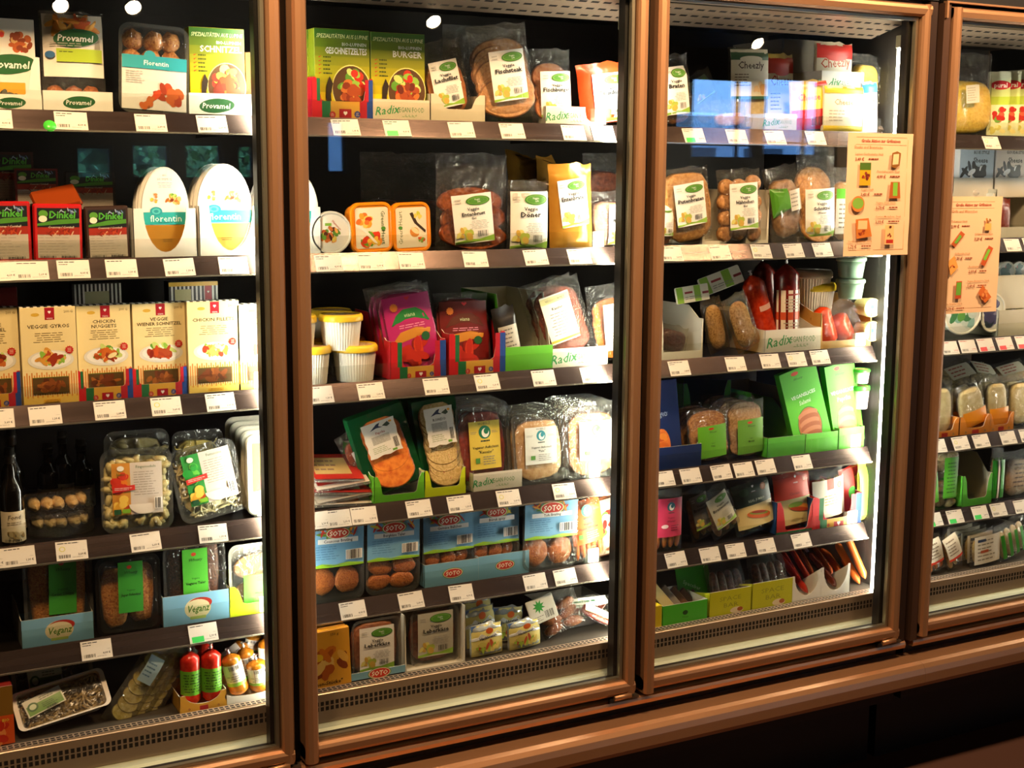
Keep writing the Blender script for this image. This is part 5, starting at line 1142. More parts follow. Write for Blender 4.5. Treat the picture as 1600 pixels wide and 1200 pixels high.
item('bag', 778, 478, 814, 545, 3, 0.17, 'small black pack with grey label inside the green tray', art=lambda a: (a.rect(0, 0, 1, 1, '#b8b4a4'), a.lines(0.05, 0.05, 0.95, 0.95, 8, '#6a6860')), lab=(0.8, 0.6, 0, 0.4), food=None, opaque=P_('#1c1612', 0.3), d=0.02, roll=-12)
item('srp', 790, 541, 864, 576, 3, 0.152, 'nearly empty green display tray with tall cardboard walls', art=A_plain('#62b82c'), d=0.22, side=0.165, hb=0.165, rise=0.2, col='#62b82c', inner='#c8c4b0')
item('bag', 842, 436, 922, 556, 3, 0.165, 'clear pack of dark red salami slices with white label, tilted', art=lambda a: (a.rect(0, 0, 1, 1, '#e8e6da'), a.rect(0, 0.84, 1, 0.97, '#d8d49a'), a.text('VEGGOURMET', 0.5, 0.9, 0.07, '#3a3a2c', maxw=0.9), a.text('Kassler', 0.5, 0.72, 0.09, '#1c1c1c', off=0.02), a.lines(0.08, 0.14, 0.92, 0.64, 8, '#8a8880', 'c', 0.25), a.rect(0, 0.03, 1, 0.08, '#c8b848')),
     lab=(0.56, 0.6, -0.08, 0.54), lrot=2, food='slices', fm=SALM, n=8, fw=0.86, fz=(0.04, 0.9), roll=-14, lean=6, d=0.028, seal=0.06, base=0.002, behind=(1, 0.03, 'clear salami slice pack directly behind the tilted one', None))
item('srp', 864, 543, 950, 572, 3, 0.152, 'white display tray with green lettering under the salami slices', art=A_logo('#e8e4d6', lambda a: L_radix(a, 0.45, 0.5, 0.5)), d=0.2, side=0.05, hb=0.05)
item('bag', 924, 444, 1000, 556, 3, 0.165, 'clear slice pack with white label cut off by the second post', art=lambda a: (a.rect(0, 0, 1, 1, '#f0eee4'), a.rect(0, 0.84, 1, 0.97, '#d8d49a'), a.text('VEGG', 0.3, 0.9, 0.07, '#3a3a2c'), a.lines(0.08, 0.14, 0.92, 0.74, 9, '#9a9890', 'c', 0.25)), lab=(0.6, 0.6, 0.06, 0.45), food='slices', fm=RISS, n=7, fw=0.8, roll=-6, d=0.028, seal=0.06)
# ---- second door, fourth shelf
for i, (L, Rr, T, B, ro, l) in enumerate(((484, 578, 764, 786, 4, 'lowest flat red and white pack of the untidy stack'), (486, 585, 752, 776, -5, 'second flat pack from the bottom of the untidy stack'), (482, 580, 742, 768, 6, 'third flat pack from the bottom of the untidy stack'), (484, 572, 730, 758, -4, 'fourth flat pack of the untidy stack'), (480, 562, 708, 748, 5, 'topmost flat red pack with yellow panel on the stack'))):
    def A_fl(a, i=i): a.rect(0, 0, 1, 1, ['#d8c8b8', '#c8b8a8', '#a8261c', '#d0c0b0', '#b82a20'][i]); a.rect(0.06, 0.2, 0.8, 0.85, ['#b83a2c', '#d8d0c0', '#d8cdb8', '#b02c20', '#c8a868'][i]); a.lines(0.1, 0.3, 0.7, 0.8, 3, '#8a6a5a')
    item('flat', L, T, Rr, B+3, 4, 0.16, l, art=A_fl, roll=ro, lean=68, d=0.008, free=True, tint='#e8d8d0', haze=0.2)
item('bag', 545, 668, 590, 770, 4, 0.2, 'clear pack of red slices leaning beside the green tray', food='slab', fm=SALM, roll=-28, d=0.02, art=lambda a: (a.rect(0, 0, 1, 1, '#d8d4cc'), a.lines(0.1, 0.1, 0.9, 0.9, 5, GR)), lab=(0.5, 0.4, 0, 0.5), free=True)
def A_zwerg(t, c):
    def f(a):
        z = [(0.0, 0), (0.03, 0.1), (0, 0.22), (0.03, 0.35), (0, 0.5), (0.02, 0.7), (0, 0.85), (0, 1), (1, 1), (0.98, 0.85), (1, 0.7), (0.97, 0.5), (1, 0.3), (0.98, 0.12), (1, 0), (0.8, 0.02), (0.6, -0.02), (0.4, 0.02), (0.2, -0.02)]
        a.poly(z, '#e6e2d8'); a.poly([(0.22, 0.78), (0.45, 0.93), (0.56, 0.95), (0.5, 0.86), (0.62, 0.8), (0.42, 0.82)], '#1c2a4a'); a.poly([(0.6, 0.84), (0.78, 0.92), (0.84, 0.82), (0.74, 0.78)], '#2a3a2a'); a.ell(0.86, 0.9, 0.05, 0.03, '#e8a020')
        a.text(t, 0.5, 0.68, 0.1, c, off=0.015, maxw=0.75); a.rect(0.2, 0.36, 0.74, 0.6, '#bdbab0'); a.lines(0.22, 0.37, 0.72, 0.59, 6, '#8a877e', 'l', 0.3); a.lines(0.15, 0.1, 0.7, 0.3, 4, '#a5b08a', 'l', 0.4); a.bars(0.8, 0.12, 0.93, 0.42, n=5); a.rect(0.7, 0.04, 0.84, 0.1, '#6aa02c')
    return f
GREENF = P_('#0f4a26', 0.15, bump=0.9, bs=24)
item('flat', 556, 634, 650, 768, 4, 0.176, 'dark green pack of orange pepper slices leaning left', body=GREENF, food='slices', fm=RISS, fw=0.66, n=9, roll=-15, lean=8, d=0.022, fz=(0.05, 0.9), base=0.002, art=A_zwerg('Paprika', '#a82c1c'), lab=(0.56, 0.4, -0.06, 0.66), fy=-0.022)
item('srp', 585, 742, 664, 782, 4, 0.152, 'bright green display tray holding the orange pepper slices', lip=0.016, cut='u', stub=0.14, d=0.18, side=0.10, hb=0.1, col='#66b82c', inner='#d8d8c8', art=A_plain('#66b82c'))
item('flat', 650, 618, 724, 752, 4, 0.178, 'dark green pack of pale round slices in a neon tray', body=GREENF, food='slices', fm=foodmat('#b89a58', '#d8bc80', 110, c3='#a8502c'), fw=0.74, n=9, roll=-6, lean=8, d=0.022, fz=(0.04, 0.95), base=0.002, art=A_zwerg('RONDO', '#2a2a22'), lab=(0.6, 0.4, -0.02, 0.68), fy=-0.022, behind=(1, 0.05, 'dark green slice pack directly behind the pale round slices', None))
item('srp', 664, 733, 728, 773, 4, 0.152, 'neon yellow display tray holding the pale round slices', lip=0.02, cut='u', stub=0.14, d=0.18, side=0.08, hb=0.08, col='#cfe01c', inner='#a8a83a', art=A_plain('#cfe01c'))
item('tray', 714, 626, 797, 754, 4, 0.162, 'clear tray of dark red ham slices with yellow label', clear=True, food='slab', fm=HAM, fw=0.86, fz=(0.06, 0.88), art=A_hobelz('Veganer Aufschnitt', '"Kasseler"', '#e0c850'), lab=(0.58, 0.54, 0.02, 0.5), lrot=1, d=0.03, base=0.002, lean=6, behind=(3, 0.022, 'clear ham slice tray in the row behind the yellow label', 'trays in the row behind the yellow-labelled ham'))
item('srp', 740, 737, 816, 767, 4, 0.152, 'white display tray with green lettering under the ham slices', art=A_logo('#e2ddce', lambda a: L_radix(a, 0.45, 0.5, 0.42)), d=0.2, side=0.05, hb=0.05, col='#e2ddce')
item('tray', 802, 640, 884, 756, 4, 0.152, 'clear tray of tan slices with white and blue label', clear=True, food='slab', fm=TANF, fw=0.86, fz=(0.06, 0.86), art=A_hobelz('Veganer Aufschnitt', '"Pute"', '#d8dcd4', '#2a8a9a'), lab=(0.6, 0.5, 0.02, 0.52), lrot=-3, d=0.02, roll=-3, lean=4, behind=(4, 0.020, 'clear tan slice tray in the row behind the blue label', 'trays in the row behind the blue-labelled slices'))
item('tray', 884, 628, 970, 750, 4, 0.152, 'brightly lit tray of pale orange slices beside the light tube', clear=True, food='slab', fm=foodmat('#d8945c', '#ecb488', 50), fw=0.86, fz=(0.06, 0.86), art=A_hobelz('Veganer Aufschnitt', '"Klassik"', '#e4e8e0', '#3a9a3a'), lab=(0.6, 0.5, 0.04, 0.5), d=0.02, lean=4, behind=(5, 0.020, 'pale orange slice tray in the row behind the brightly lit one', 'trays in the row behind the brightly lit slices'))
# ---- second door, fifth shelf
for L, Rr, T, B, nm, sd, cnt, l, srp in ((484, 570, 820, 938, 'Couscous Bratling', 3, (2, 1), 'blue-labelled clear tray of fried patties, leftmost on fifth shelf', None), (572, 657, 812, 926, 'Bergkäse Taler', 5, (2, 2), 'blue-labelled clear tray of four round patties', None),
        (660, 742, 801, 900, 'Gemüse Bällchen', 7, (3, 2), 'blue-labelled tray of nuggets in the left blue display tray', (664, 878, 748, 915)), (738, 812, 788, 886, 'Börek spicy', 9, (3, 2), 'blue-labelled tray of small balls in the right blue display tray', (748, 865, 827, 903)),
        (818, 903, 782, 886, 'Tofu Bratling', 11, (2, 1), 'blue-labelled clear tray with three patties beside the orange pack', None)):
    item('tray', L, T, Rr, B, 5, 0.16 if srp else 0.15, l, clear=True, food='nuggets', fm=foodmat('#a04c18', '#d07c34', 160, c3='#6a2c0c'), n=cnt, fz=(0.04, 0.46), fw=0.84, art=A_soto(nm, sd, 0), lab=(0.96, 0.52, 0, 0.72), d=0.03, base=0.001, roll=1 if not srp else 0)
    if srp: item('srp', *srp, 5, 0.152, 'light blue display tray with red oval logo, %s one' % ('left' if L < 700 else 'right'), art=A_logo('#7ab0cc', lambda a: L_soto(a, 0.52, 0.5, 0.18)), d=0.16, side=0.06, hb=0.05, col='#7ab0cc', inner='#b8b4a4')
item('bag', 893, 776, 945, 876, 5, 0.152, 'orange-labelled pack of sausages leaning left beside the post', art=A_hobelz('Vegane', 'Honey Wiener', '#d8682a', '#1d6a5a'), lab=(0.92, 0.66, 0, 0.62), food='sausages', n=5, fm=RISS, roll=-9, d=0.022, seal=0.05)
item('bag', 930, 776, 972, 862, 5, 0.17, 'colourful pack edge between the orange-labelled pack and post', art=lambda a: (a.rect(0, 0, 1, 1, '#b8a890'), a.food(0.5, 0.5, 0.5, 0.5, ['#a82c1c', '#5a8a3a', '#d8d0c0', '#7a2010'], 20, 3, 0.2)), lab=(0.9, 0.9, 0, 0.5), food=None, opaque=P_('#7a4a30', 0.3), roll=-9, d=0.02)
# ---- second door, floor
def A_stk(a):
    a.rect(0, 0, 1, 1, '#e8a830'); a.food(0.5, 0.45, 0.55, 0.3, ['#d8781c', '#f0b850', '#b85a14', '#f4cc70', '#8a3c10'], 34, 5, 0.24); a.ell(0.44, 0.55, 0.1, 0.07, '#f0c830'); a.text('150 g', 0.75, 0.93, 0.07, '#5a3a10'); a.text('Hähnchen-Stücke"', 0.5, 0.08, 0.1, '#2a1c0c', off=0.01, sh=0.1, maxw=0.95)
item('carton', 455, 988, 548, 1080, 6, 0.1, 'orange carton with fried pieces picture behind left post', art=A_stk, side='#d89020', d=0.014, roll=-2, behind=(2, 0.02, ['orange carton directly behind the front fried pieces carton', 'rearmost orange carton peeking out at the left'], None))
LK = foodmat('#8a4a2a', '#a8643c', 60, 0.35, 0.3)
item('tray', 550, 966, 627, 1064, 6, 0.112, 'clear tray of brown loaf with label titled Leberkäse, blue tray', clear=True, food='slab', fm=LK, fw=0.92, fz=(0.04, 0.92), art=A_veg('Veggie', 'Leberkäse'), lab=(0.7, 0.74, 0, 0.5), d=0.045, base=0.001)
item('srp', 549, 1050, 634, 1077, 6, 0.102, 'light blue display tray with red oval logo on cabinet floor', art=A_logo('#7ab0cc', lambda a: L_soto(a, 0.52, 0.5, 0.2)), d=0.16, side=0.05, hb=0.05, col='#7ab0cc')
item('tray', 642, 944, 718, 1050, 6, 0.125, 'clear tray of dark brown loaf between white cardboard walls', clear=True, food='slab', fm=foodmat('#5a2a18', '#7a3c22', 60, 0.35, 0.3), fw=0.92, fz=(0.04, 0.94), art=A_veg('Veggie', 'Leberkäse', tint='#b8b4a4'), lab=(0.72, 0.76, 0, 0.54), d=0.045)
item('srp', 632, 940, 728, 1056, 6, 0.105, 'white cardboard tray with tall side walls around the dark loaf', lip=0.004, cut='u', stub=0.03, d=0.2, col='#e2dccb', sidecol='#e2dccb')
def A_hack(a):
    a.rect(0, 0, 1, 1, '#d8cc7a'); a.grad(0, 0.55, 1, 1, '#7ab0d0', '#2a4a7a', 4); a.ell(0.55, 0.82, 0.12, 0.1, '#d8641c'); a.poly([(0, 0.6), (0.3, 0.75), (0.5, 0.62), (0.8, 0.78), (1, 0.6), (1, 0.55), (0, 0.52)], '#e8ecec'); a.text('Hackbraten', 0.5, 0.62, 0.13, '#1c2a4a', off=0.02, rot=0.12, maxw=0.86)
    a.food(0.5, 0.34, 0.45, 0.17, ['#b8502c', '#8a3418', '#9ab83c', '#e8d880', '#d8c060'], 20, 3, 0.28); a.ell(0.3, 0.4, 0.12, 0.09, '#c8c060')
for L, Rr, T, B, Y, ro, l in ((737, 787, 976, 1044, 0.115, -2, 'blue and yellow Hackbraten pouch, front left'), (796, 846, 970, 1034, 0.115, -4, 'blue and yellow Hackbraten pouch, front right'), (728, 776, 950, 1010, 0.165, -6, 'Hackbraten pouch behind the front left one'), (770, 818, 950, 1010, 0.17, 4, 'Hackbraten pouch behind, between the front two'), (722, 768, 930, 990, 0.22, 3, 'rearmost Hackbraten pouch of the five')):
    item('bag', L, T, Rr, B, 6, Y, l, art=A_hack, lab=(0.96, 0.96, 0, 0.5), food=None, opaque=P_('#b8c0c0', 0.15, 0.4, bump=0.8), d=0.02, roll=ro, seal=0.05)
item('bag', 846, 930, 912, 1026, 6, 0.125, 'film bag of fried brown pieces with green sunburst label', food='nuggets', n=(2, 3), fm=foodmat('#7a3c10', '#a8642c', 90, c3='#4a200c'), fz=(0.02, 0.75), roll=-16, d=0.04, lean=14, art=None)
def A_sun(a): a.rect(0, 0, 1, 1, '#dfe2d6'); a.star(0.4, 0.66, 0.3, '#2f9a3c', 9, 0.5); a.bars(0.55, 0.1, 0.9, 0.4); a.lines(0.05, 0.05, 0.5, 0.3, 3, GR)
item('flat', 826, 932, 868, 972, 6, 0.118, 'white label card with green sunburst on the fried pieces bag', art=A_sun, roll=-14, d=0.002, free=True, body=P_('#dfe2d6', 0.4), lean=14)
item('bag', 905, 950, 975, 1006, 6, 0.12, 'clear pack of reddish slices with white label beside post', art=lambda a: (a.rect(0, 0, 1, 1, '#d8d4c4'), a.text('Hof', 0.5, 0.6, 0.3, '#2a6a3a', sh=0.3), a.lines(0.1, 0.1, 0.9, 0.4, 3, GR), a.rect(0, 0, 1, 0.08, '#6aa03c')), lab=(0.6, 0.5, -0.1, 0.55), food='slab', fm=HAM, roll=28, lean=30, d=0.02)
item('bag', 876, 936, 960, 962, 6, 0.17, 'clear pack of long red sausages lying across the back', food='slab', fm=foodmat('#8a2c14', '#b84a24', 40, 0.3), art=lambda a: (a.rect(0, 0, 1, 1, '#e0dcd0'), a.lines(0.05, 0.2, 0.95, 0.8, 2, '#3a7a4a')), lab=(0.8, 0.4, 0, 0.75), d=0.04, roll=2, free=True)
item('srp', 868, 950, 960, 1000, 6, 0.19, 'dark cardboard tray at the back right of the floor', col='#2a2420', inner='#6a6458', d=0.15)
# ---- third door, top shelf
item('bag', 1034, 84, 1086, 198, 1, 0.15, 'film bag of brown roast cut off at left of third door', art=A_veg('Veggie', 'Braten'), lab=(0.7, 0.66, -0.06, 0.5), food='slab', fm=foodmat('#9a5a20', '#c0803c', 60), roll=-8, d=0.04)
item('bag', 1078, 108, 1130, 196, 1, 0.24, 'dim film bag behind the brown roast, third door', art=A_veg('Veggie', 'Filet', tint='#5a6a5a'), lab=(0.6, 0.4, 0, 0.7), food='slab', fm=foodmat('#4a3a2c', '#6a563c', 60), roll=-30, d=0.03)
def A_chz(top, t, tc, fd):
    def f(a):
        a.rect(0, 0, 1, 1, '#e4dfc8'); a.rect(0, 0.78, 1, 1, top); a.ell(0.5, 0.8, 0.3, 0.06, '#e4dfc8' if top == '#2a5a3c' else top); a.text(t, 0.5, 0.68 if top != '#c8241c' else 0.72, 0.2, tc, off=0.01, rot=0.08 if top == '#c8241c' else 0, maxw=0.82); a.lines(0.08, 0.25, 0.55, 0.52, 5, '#6a5a48'); a.food(0.74, 0.22, 0.2, 0.14, fd, 8, 3, 0.4); a.rect(0, 0, 1, 0.06, top)
    return f
item('bag', 1142, 74, 1204, 195, 1, 0.20, 'green-topped white cheese pack with brown lettering', art=A_chz('#2a5a3c', 'Cheezly', '#3a2418', ['#e8c898', '#d8a868']), lab=(0.94, 0.6, 0, 0.68), food='slab', fm=PALE, d=0.02, seal=0.05, roll=-2)
item('bag', 1200, 84, 1242, 196, 1, 0.23, 'yellow and red cheese pack behind the green-topped one', art=A_chz('#b8281c', 'Cheese', '#a81c14', ['#e8a020']), lab=(0.94, 0.9, 0, 0.5), food=None, opaque=P_('#c8b050', 0.3), d=0.02, seal=0.05, roll=-2)
item('bag', 1238, 126, 1296, 198, 1, 0.16, 'red and yellow cheese pack beside the white and yellow one', art=lambda a: (a.rect(0, 0, 1, 1, '#e0c830'), a.rect(0, 0, 1, 0.42, '#c02018'), a.text('Cheese', 0.45, 0.68, 0.2, '#a81818', off=0.015, maxw=0.9), a.bars(0.5, 0.08, 0.85, 0.26, bg=WH), a.rect(0.6, 0.9, 1, 1, '#c02018')), lab=(0.96, 0.96, 0, 0.5), food=None, opaque=P_('#c8b050', 0.3), d=0.02, seal=0.04, roll=-5)
item('bag', 1276, 66, 1334, 150, 1, 0.19, 'red-topped cheese pack standing behind the white tray', art=A_chz('#c8241c', 'Cheezly', '#b8481c', ['#d8a040', '#8a4a1c']), lab=(0.95, 0.95, 0, 0.5), food=None, opaque=P_('#d8d0b8', 0.3), d=0.02, seal=0.04, z=SZ[1]+0.052)
item('srp', 1284, 112, 1350, 138, 1, 0.17, 'white rounded cardboard tray standing on the cheese packs', art=A_logo('#e8ecea', lambda a: L_radix(a, 0.42, 0.5, 0.4)), d=0.12, z=SZ[1]+0.085)
item('bag', 1289, 134, 1352, 198, 1, 0.15, 'white and yellow cheese pack left of the blue and white one', art=lambda a: (a.rect(0, 0, 1, 1, '#eceae0'), a.rect(0, 0.85, 1, 1, '#e8c830'), a.rect(0, 0, 1, 0.14, '#e8d040'), a.text('Cheese', 0.45, 0.66, 0.18, '#a88a5a', off=0.005, maxw=0.8), a.lines(0.1, 0.22, 0.6, 0.5, 4, '#b8b4a8')), lab=(0.96, 0.96, 0, 0.5), food=None, opaque=P_('#e8e4d4', 0.3), d=0.022, seal=0.04)
item('bag', 1350, 128, 1374, 196, 1, 0.16, 'blue and white cheese pack closest to the light tube', art=lambda a: (a.rect(0, 0, 1, 1, '#e8ecee'), a.rect(0, 0.8, 1, 1, '#3a8ab8'), a.text('C', 0.5, 0.55, 0.3, '#8a6a3a')), lab=(0.96, 0.96, 0, 0.5), food=None, opaque=P_('#e4e8ea', 0.3), d=0.022, seal=0.04, roll=-4)
item('bag', 1340, 84, 1384, 140, 1, 0.175, 'yellow grated cheese bag at the back by the light tube', food='slab', fm=YELC, d=0.05, z=SZ[1]+0.06)
item('bag', 1118, 155, 1172, 197, 1, 0.17, 'small clear pack of pinkish slices, top shelf third door', food='slab', fm=foodmat('#c09080', '#d8b0a0', 60), fz=(0.05, 0.5), d=0.03, roll=-6)
item('srp', 1195, 178, 1245, 197, 1, 0.155, 'low pale display tray between the cheese packs', art=A_logo('#d8d8cc', lambda a: L_radix(a, 0.45, 0.5, 0.4)), d=0.16)
item('srp', 1222, 60, 1280, 150, 1, 0.30, 'grey cardboard tray with tall wall behind the cheese packs', col='#8a8070', d=0.2, z=SZ[1]+0.045)
# ---- third door, second shelf
item('bag', 1026, 318, 1056, 384, 2, 0.15, 'film bag with label edge cut off by the second post', art=A_veg('', ''), lab=(0.9, 0.7, 0, 0.6), food='slab', fm=BROWNF, d=0.03)
item('bag', 1044, 262, 1118, 382, 2, 0.15, 'film bag of pale loaf-shaped pieces with label titled Putenbraten', art=A_veg('Veggie', 'Putenbraten'), lab=(0.62, 0.56, -0.02, 0.52), food='slab', fm=BREAD, fw=0.98, fz=(0.01, 0.92), roll=-7, d=0.045, seal=0.06, lrot=2)
item('srp', 1098, 296, 1136, 384, 2, 0.17, 'white cardboard tray edge between the loaf and fillet bags', col='#e8e4d8', d=0.18, lip=0.01, cut='u', stub=0.08)
item('bag', 1130, 264, 1196, 380, 2, 0.152, 'film bag of golden chunks with label titled Hähnchenfilet', art=A_veg('Veggie', 'Hähnchen', 'filet'), lab=(0.66, 0.62, 0, 0.5), food='nuggets', n=(3, 4), fm=foodmat('#a8703c', '#d09a60', 70), fw=0.98, fz=(0.01, 0.86), roll=-4, d=0.04, seal=0.08)
item('srp', 1166, 297, 1202, 384, 2, 0.17, 'white cardboard tray edge right of the golden chunks bag', col='#e8e4d8', d=0.18, lip=0.01, cut='u', stub=0.08)
item('bag', 1206, 258, 1258, 380, 2, 0.155, 'dark film bag with green panel leaning beside the schnitzel bag', art=lambda a: (a.poly([(0, 0.3), (0.6, 0.42), (0.5, 0.75), (0, 0.8)], '#4a8a24'), a.rect(0.55, 0.35, 0.95, 0.7, '#b8b0a0'), a.lines(0.58, 0.4, 0.92, 0.66, 4, '#7a7468')), lab=(0.9, 0.8, 0, 0.5), food='slab', fm=foodmat('#7a5a38', '#a88258', 60), roll=-12, d=0.035)
item('bag', 1254, 226, 1312, 376, 2, 0.15, 'film bag of golden rounds with label titled Schnitzel', art=A_veg('Veggie', 'Schnitzel', 'Wiener'), lab=(0.78, 0.5, 0, 0.3), food='rounds', n=5, fm=foodmat('#b07838', '#d8a058', 70), fw=0.95, fz=(0.01, 0.76), roll=-3, d=0.04, seal=0.14)
item('bag', 1303, 262, 1350, 376, 2, 0.152, 'bright film bag with green band half behind the poster', art=lambda a: (a.rect(0, 0, 1, 1, WH), a.rect(0, 0.78, 1, 1, '#5ac02c'), a.lines(0.1, 0.1, 0.9, 0.7, 6, GR)), lab=(0.8, 0.6, 0, 0.42), food='slab', fm=BREAD, d=0.03)
item('bag', 1352, 270, 1376, 378, 2, 0.16, 'pale film bag hidden behind the poster beside the tube', food='slab', fm=BREAD, d=0.04)
# ---- third door, third shelf
item('srp', 1034, 500, 1099, 560, 3, 0.152, 'white cardboard tray with tall side wall at left of third shelf', lip=0.02, side=0.12, hb=0.13, cut='u', stub=0.04, d=0.2, col='#dcd8c8', inner='#c8c4b4', rise=0.3)
item('bag', 1036, 510, 1082, 552, 3, 0.17, 'dark red film pack lying inside the white cardboard tray', food='slab', fm=foodmat('#2a100c', '#4a2018', 60), d=0.05, roll=12, base=0.002)
DST = foodmat('#8a7a64', '#c8c0ac', 130, 0.6, 0.5, '#6a4a34')
def A_head(a): a.rect(0, 0, 1, 1, '#e0dcc8'); a.rect(0, 0, 0.2, 1, '#8ab83c'); a.rect(0.55, 0, 0.75, 1, '#8ab83c'); a.rect(0.25, 0.55, 0.5, 0.68, '#9a2c34'); a.rect(0.8, 0.4, 1, 0.55, '#8a2c34'); a.lines(0.25, 0.15, 0.95, 0.4, 2, GR)
for L, Rr, T, B, Y, ro, l in ((1108, 1140, 464, 545, 0.175, -16, 'white-dusted salami in film with green header, left one'), (1146, 1184, 455, 548, 0.155, -24, 'white-dusted salami in film with green header, right one')):
    item('bag', L, T, Rr, B, 3, Y, l, food='sausages', n=1, fm=DST, fw=0.8, fz=(0.03, 0.86), roll=ro, d=0.035, tint='#f0d8a8', fname='salami', seal=0.06)
for L, Rr, T, B, Y, ro, le, l in ((1056, 1108, 446, 472, 0.19, -6, 10, 'green and white header card of the left salami pack'), (1094, 1160, 424, 452, 0.21, -16, 20, 'green and white header card lying at the back')):
    item('flat', L, T, Rr, B, 3, Y, l, art=A_head, roll=ro, lean=le, free=True, d=0.004, body=P_('#d8d4c4', 0.3))
RSM = '#a81c0c'
item('sausage', 1186, 418, 1214, 528, 3, 0.19, 'thick red sausage leaning left in the white tray', col='#b8280c', c2='#d0401c', roll=-20, lab=(0.55, 0.62), art=lambda a: a.rect(0.3, 0, 0.7, 1, '#e8b8a8'))
def A_sl(a): a.rect(0, 0, 1, 1, '#e6dccc'); a.rect(0, 0.32, 1, 0.5, '#c8502c'); a.rect(0.3, 0.88, 0.75, 0.92, '#8a2418'); a.lines(0.15, 0.54, 0.85, 0.82, 4, '#9a9284', 'c'); a.lines(0.15, 0.06, 0.85, 0.28, 3, '#9a9284', 'c')
item('sausage', 1226, 412, 1257, 526, 3, 0.168, 'dark red upright sausage with white and red label', col='#5a100c', c2='#7a1c14', lab=(0.2, 0.7), art=A_sl, roll=-2)
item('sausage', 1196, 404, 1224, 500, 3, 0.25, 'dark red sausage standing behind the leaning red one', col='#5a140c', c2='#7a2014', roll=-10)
item('srp', 1196, 514, 1283, 547, 3, 0.152, 'white tray with faint green lettering holding the red sausages', art=A_logo('#e4dfd0', lambda a: L_radix(a, 0.5, 0.5, 0.45)), d=0.24, side=0.09, hb=0.09, col='#e4dfd0')
item('srp', 1283, 488, 1362, 541, 3, 0.156, 'tan cardboard tray with tall wall holding orange sausages', lip=0.02, cut='u', stub=0.03, side=0.125, hb=0.13, d=0.24, col='#c8964a', inner='#c8964a')
for L, Rr, T, B, ro, l in ((1288, 1310, 472, 535, -22, 'bright orange-red sausage in clear film, left of two'), (1316, 1338, 480, 533, -34, 'bright orange-red sausage in clear film, right of two')):
    item('sausage', L, T, Rr, B, 3, 0.19, l, col='#d8360c', c2='#e8501c', roll=ro, clip=False, base=0.004)
item('bag', 1284, 476, 1352, 536, 3, 0.165, 'clear crumpled film bag over the orange-red sausages', food=None, d=0.05, tint='#f8f0e4', haze=0.05, roll=-24, free=True)
for L, Rr, T, B, zz, c, l in ((1262, 1316, 424, 440, 0.086, '#ece8dc', 'white-lidded cup at the back of third shelf'), (1266, 1322, 444, 462, 0.052, '#e8d030', 'yellow-lidded cup at the back of third shelf')):
    item('tub', L, T, Rr, B+10, 3, 0.25, l, lid=c, z=SZ[3]+zz)
for L, Rr, T, B, Y, l in ((1328, 1364, 402, 436, 0.15, 'pale green cup stacked on top at back right'), (1327, 1362, 437, 468, 0.15, 'pale green cup under the topmost at back right')):
    item('tub', L, T, Rr, B, 3, Y, l, lid='#9ab8a0', body='#8aa890', free=True, ribs=False)
for L, Rr, T, B, l in ((1350, 1378, 466, 496, 'cream cup with yellow lid beside tube, upper'), (1350, 1378, 502, 534, 'cream cup with blue dot beside tube, lower')):
    item('facetub', L, T, Rr, B, 3, 0.155, l, rim='#e8d890', rad=0.48, art=lambda a: (a.ell(0.5, 0.5, 0.5, 0.5, '#f0ecdc'), a.ell(0.5, 0.55, 0.14, 0.14, '#4aa8c8')), name='lidded_cup', free=True)
# ---- third door, fourth shelf
def A_navy(a): a.rect(0, 0, 1, 1, '#16285a'); a.text('nuggets', 0.3, 0.62, 0.1, '#b8c4e0', sh=0.2, maxw=0.5); a.ell(0.3, 0.24, 0.3, 0.2, '#d8742c'); a.food(0.3, 0.24, 0.26, 0.17, ['#e08a34', '#c8641c', '#b8501c'], 12, 3, 0.4)
item('carton', 1020, 596, 1062, 728, 4, 0.168, 'navy blue carton with orange food window in navy tray', art=A_navy, side='#16285a', d=0.03, base=0.002, lean=6, roll=-3)
item('srp', 1024, 697, 1096, 737, 4, 0.152, 'navy blue display tray at the left of fourth shelf', col='#16285a', inner='#b8b4a8', d=0.24, side=0.12, hb=0.12, art=A_plain('#16285a'))
item('srp', 1068, 597, 1142, 645, 4, 0.27, 'empty bright green tray raised at back of fourth shelf', lip=0.016, cut='u', stub=0.16, d=0.2, col='#4fb02c', inner='#3a5a2c', z=SZ[4]+0.065, side=0.09, hb=0.09, art=A_plain('#4fb02c'))
item('bag', 1080, 640, 1143, 728, 4, 0.158, 'clear pack of brown slices with green label, left one', art=A_green('Vegane', 'Pizza', '#6ab82c'), lab=(0.7, 0.6, 0.02, 0.4), food='slices', n=8, fm=foodmat('#a86c30', '#d09850', 90, c3='#7a3c18'), fw=0.92, fz=(0.02, 0.94), roll=-4, d=0.03, seal=0.03, behind=(2, 0.026, ['brown slice pack directly behind the left green label', 'rearmost brown slice pack of the left row'], None))
item('bag', 1142, 626, 1199, 718, 4, 0.165, 'clear pack of tan slices with green label, right one', art=A_green('Vegane', 'Mandel', '#6aa83c'), lab=(0.7, 0.6, 0.04, 0.38), food='slices', n=8, fm=foodmat('#b08850', '#d8b078', 90), fw=0.92, fz=(0.02, 0.94), roll=-3, d=0.03, seal=0.03, behind=(3, 0.024, 'tan slice pack in the row behind the right green label', 'tan slice packs in the row behind'))
item('srp', 1200, 682, 1263, 713, 4, 0.153, 'empty green display tray with tall brown inside walls', col='#58b838', inner='#8a7650', d=0.24, side=0.15, hb=0.155, rise=0.3, art=A_plain('#58b838'))
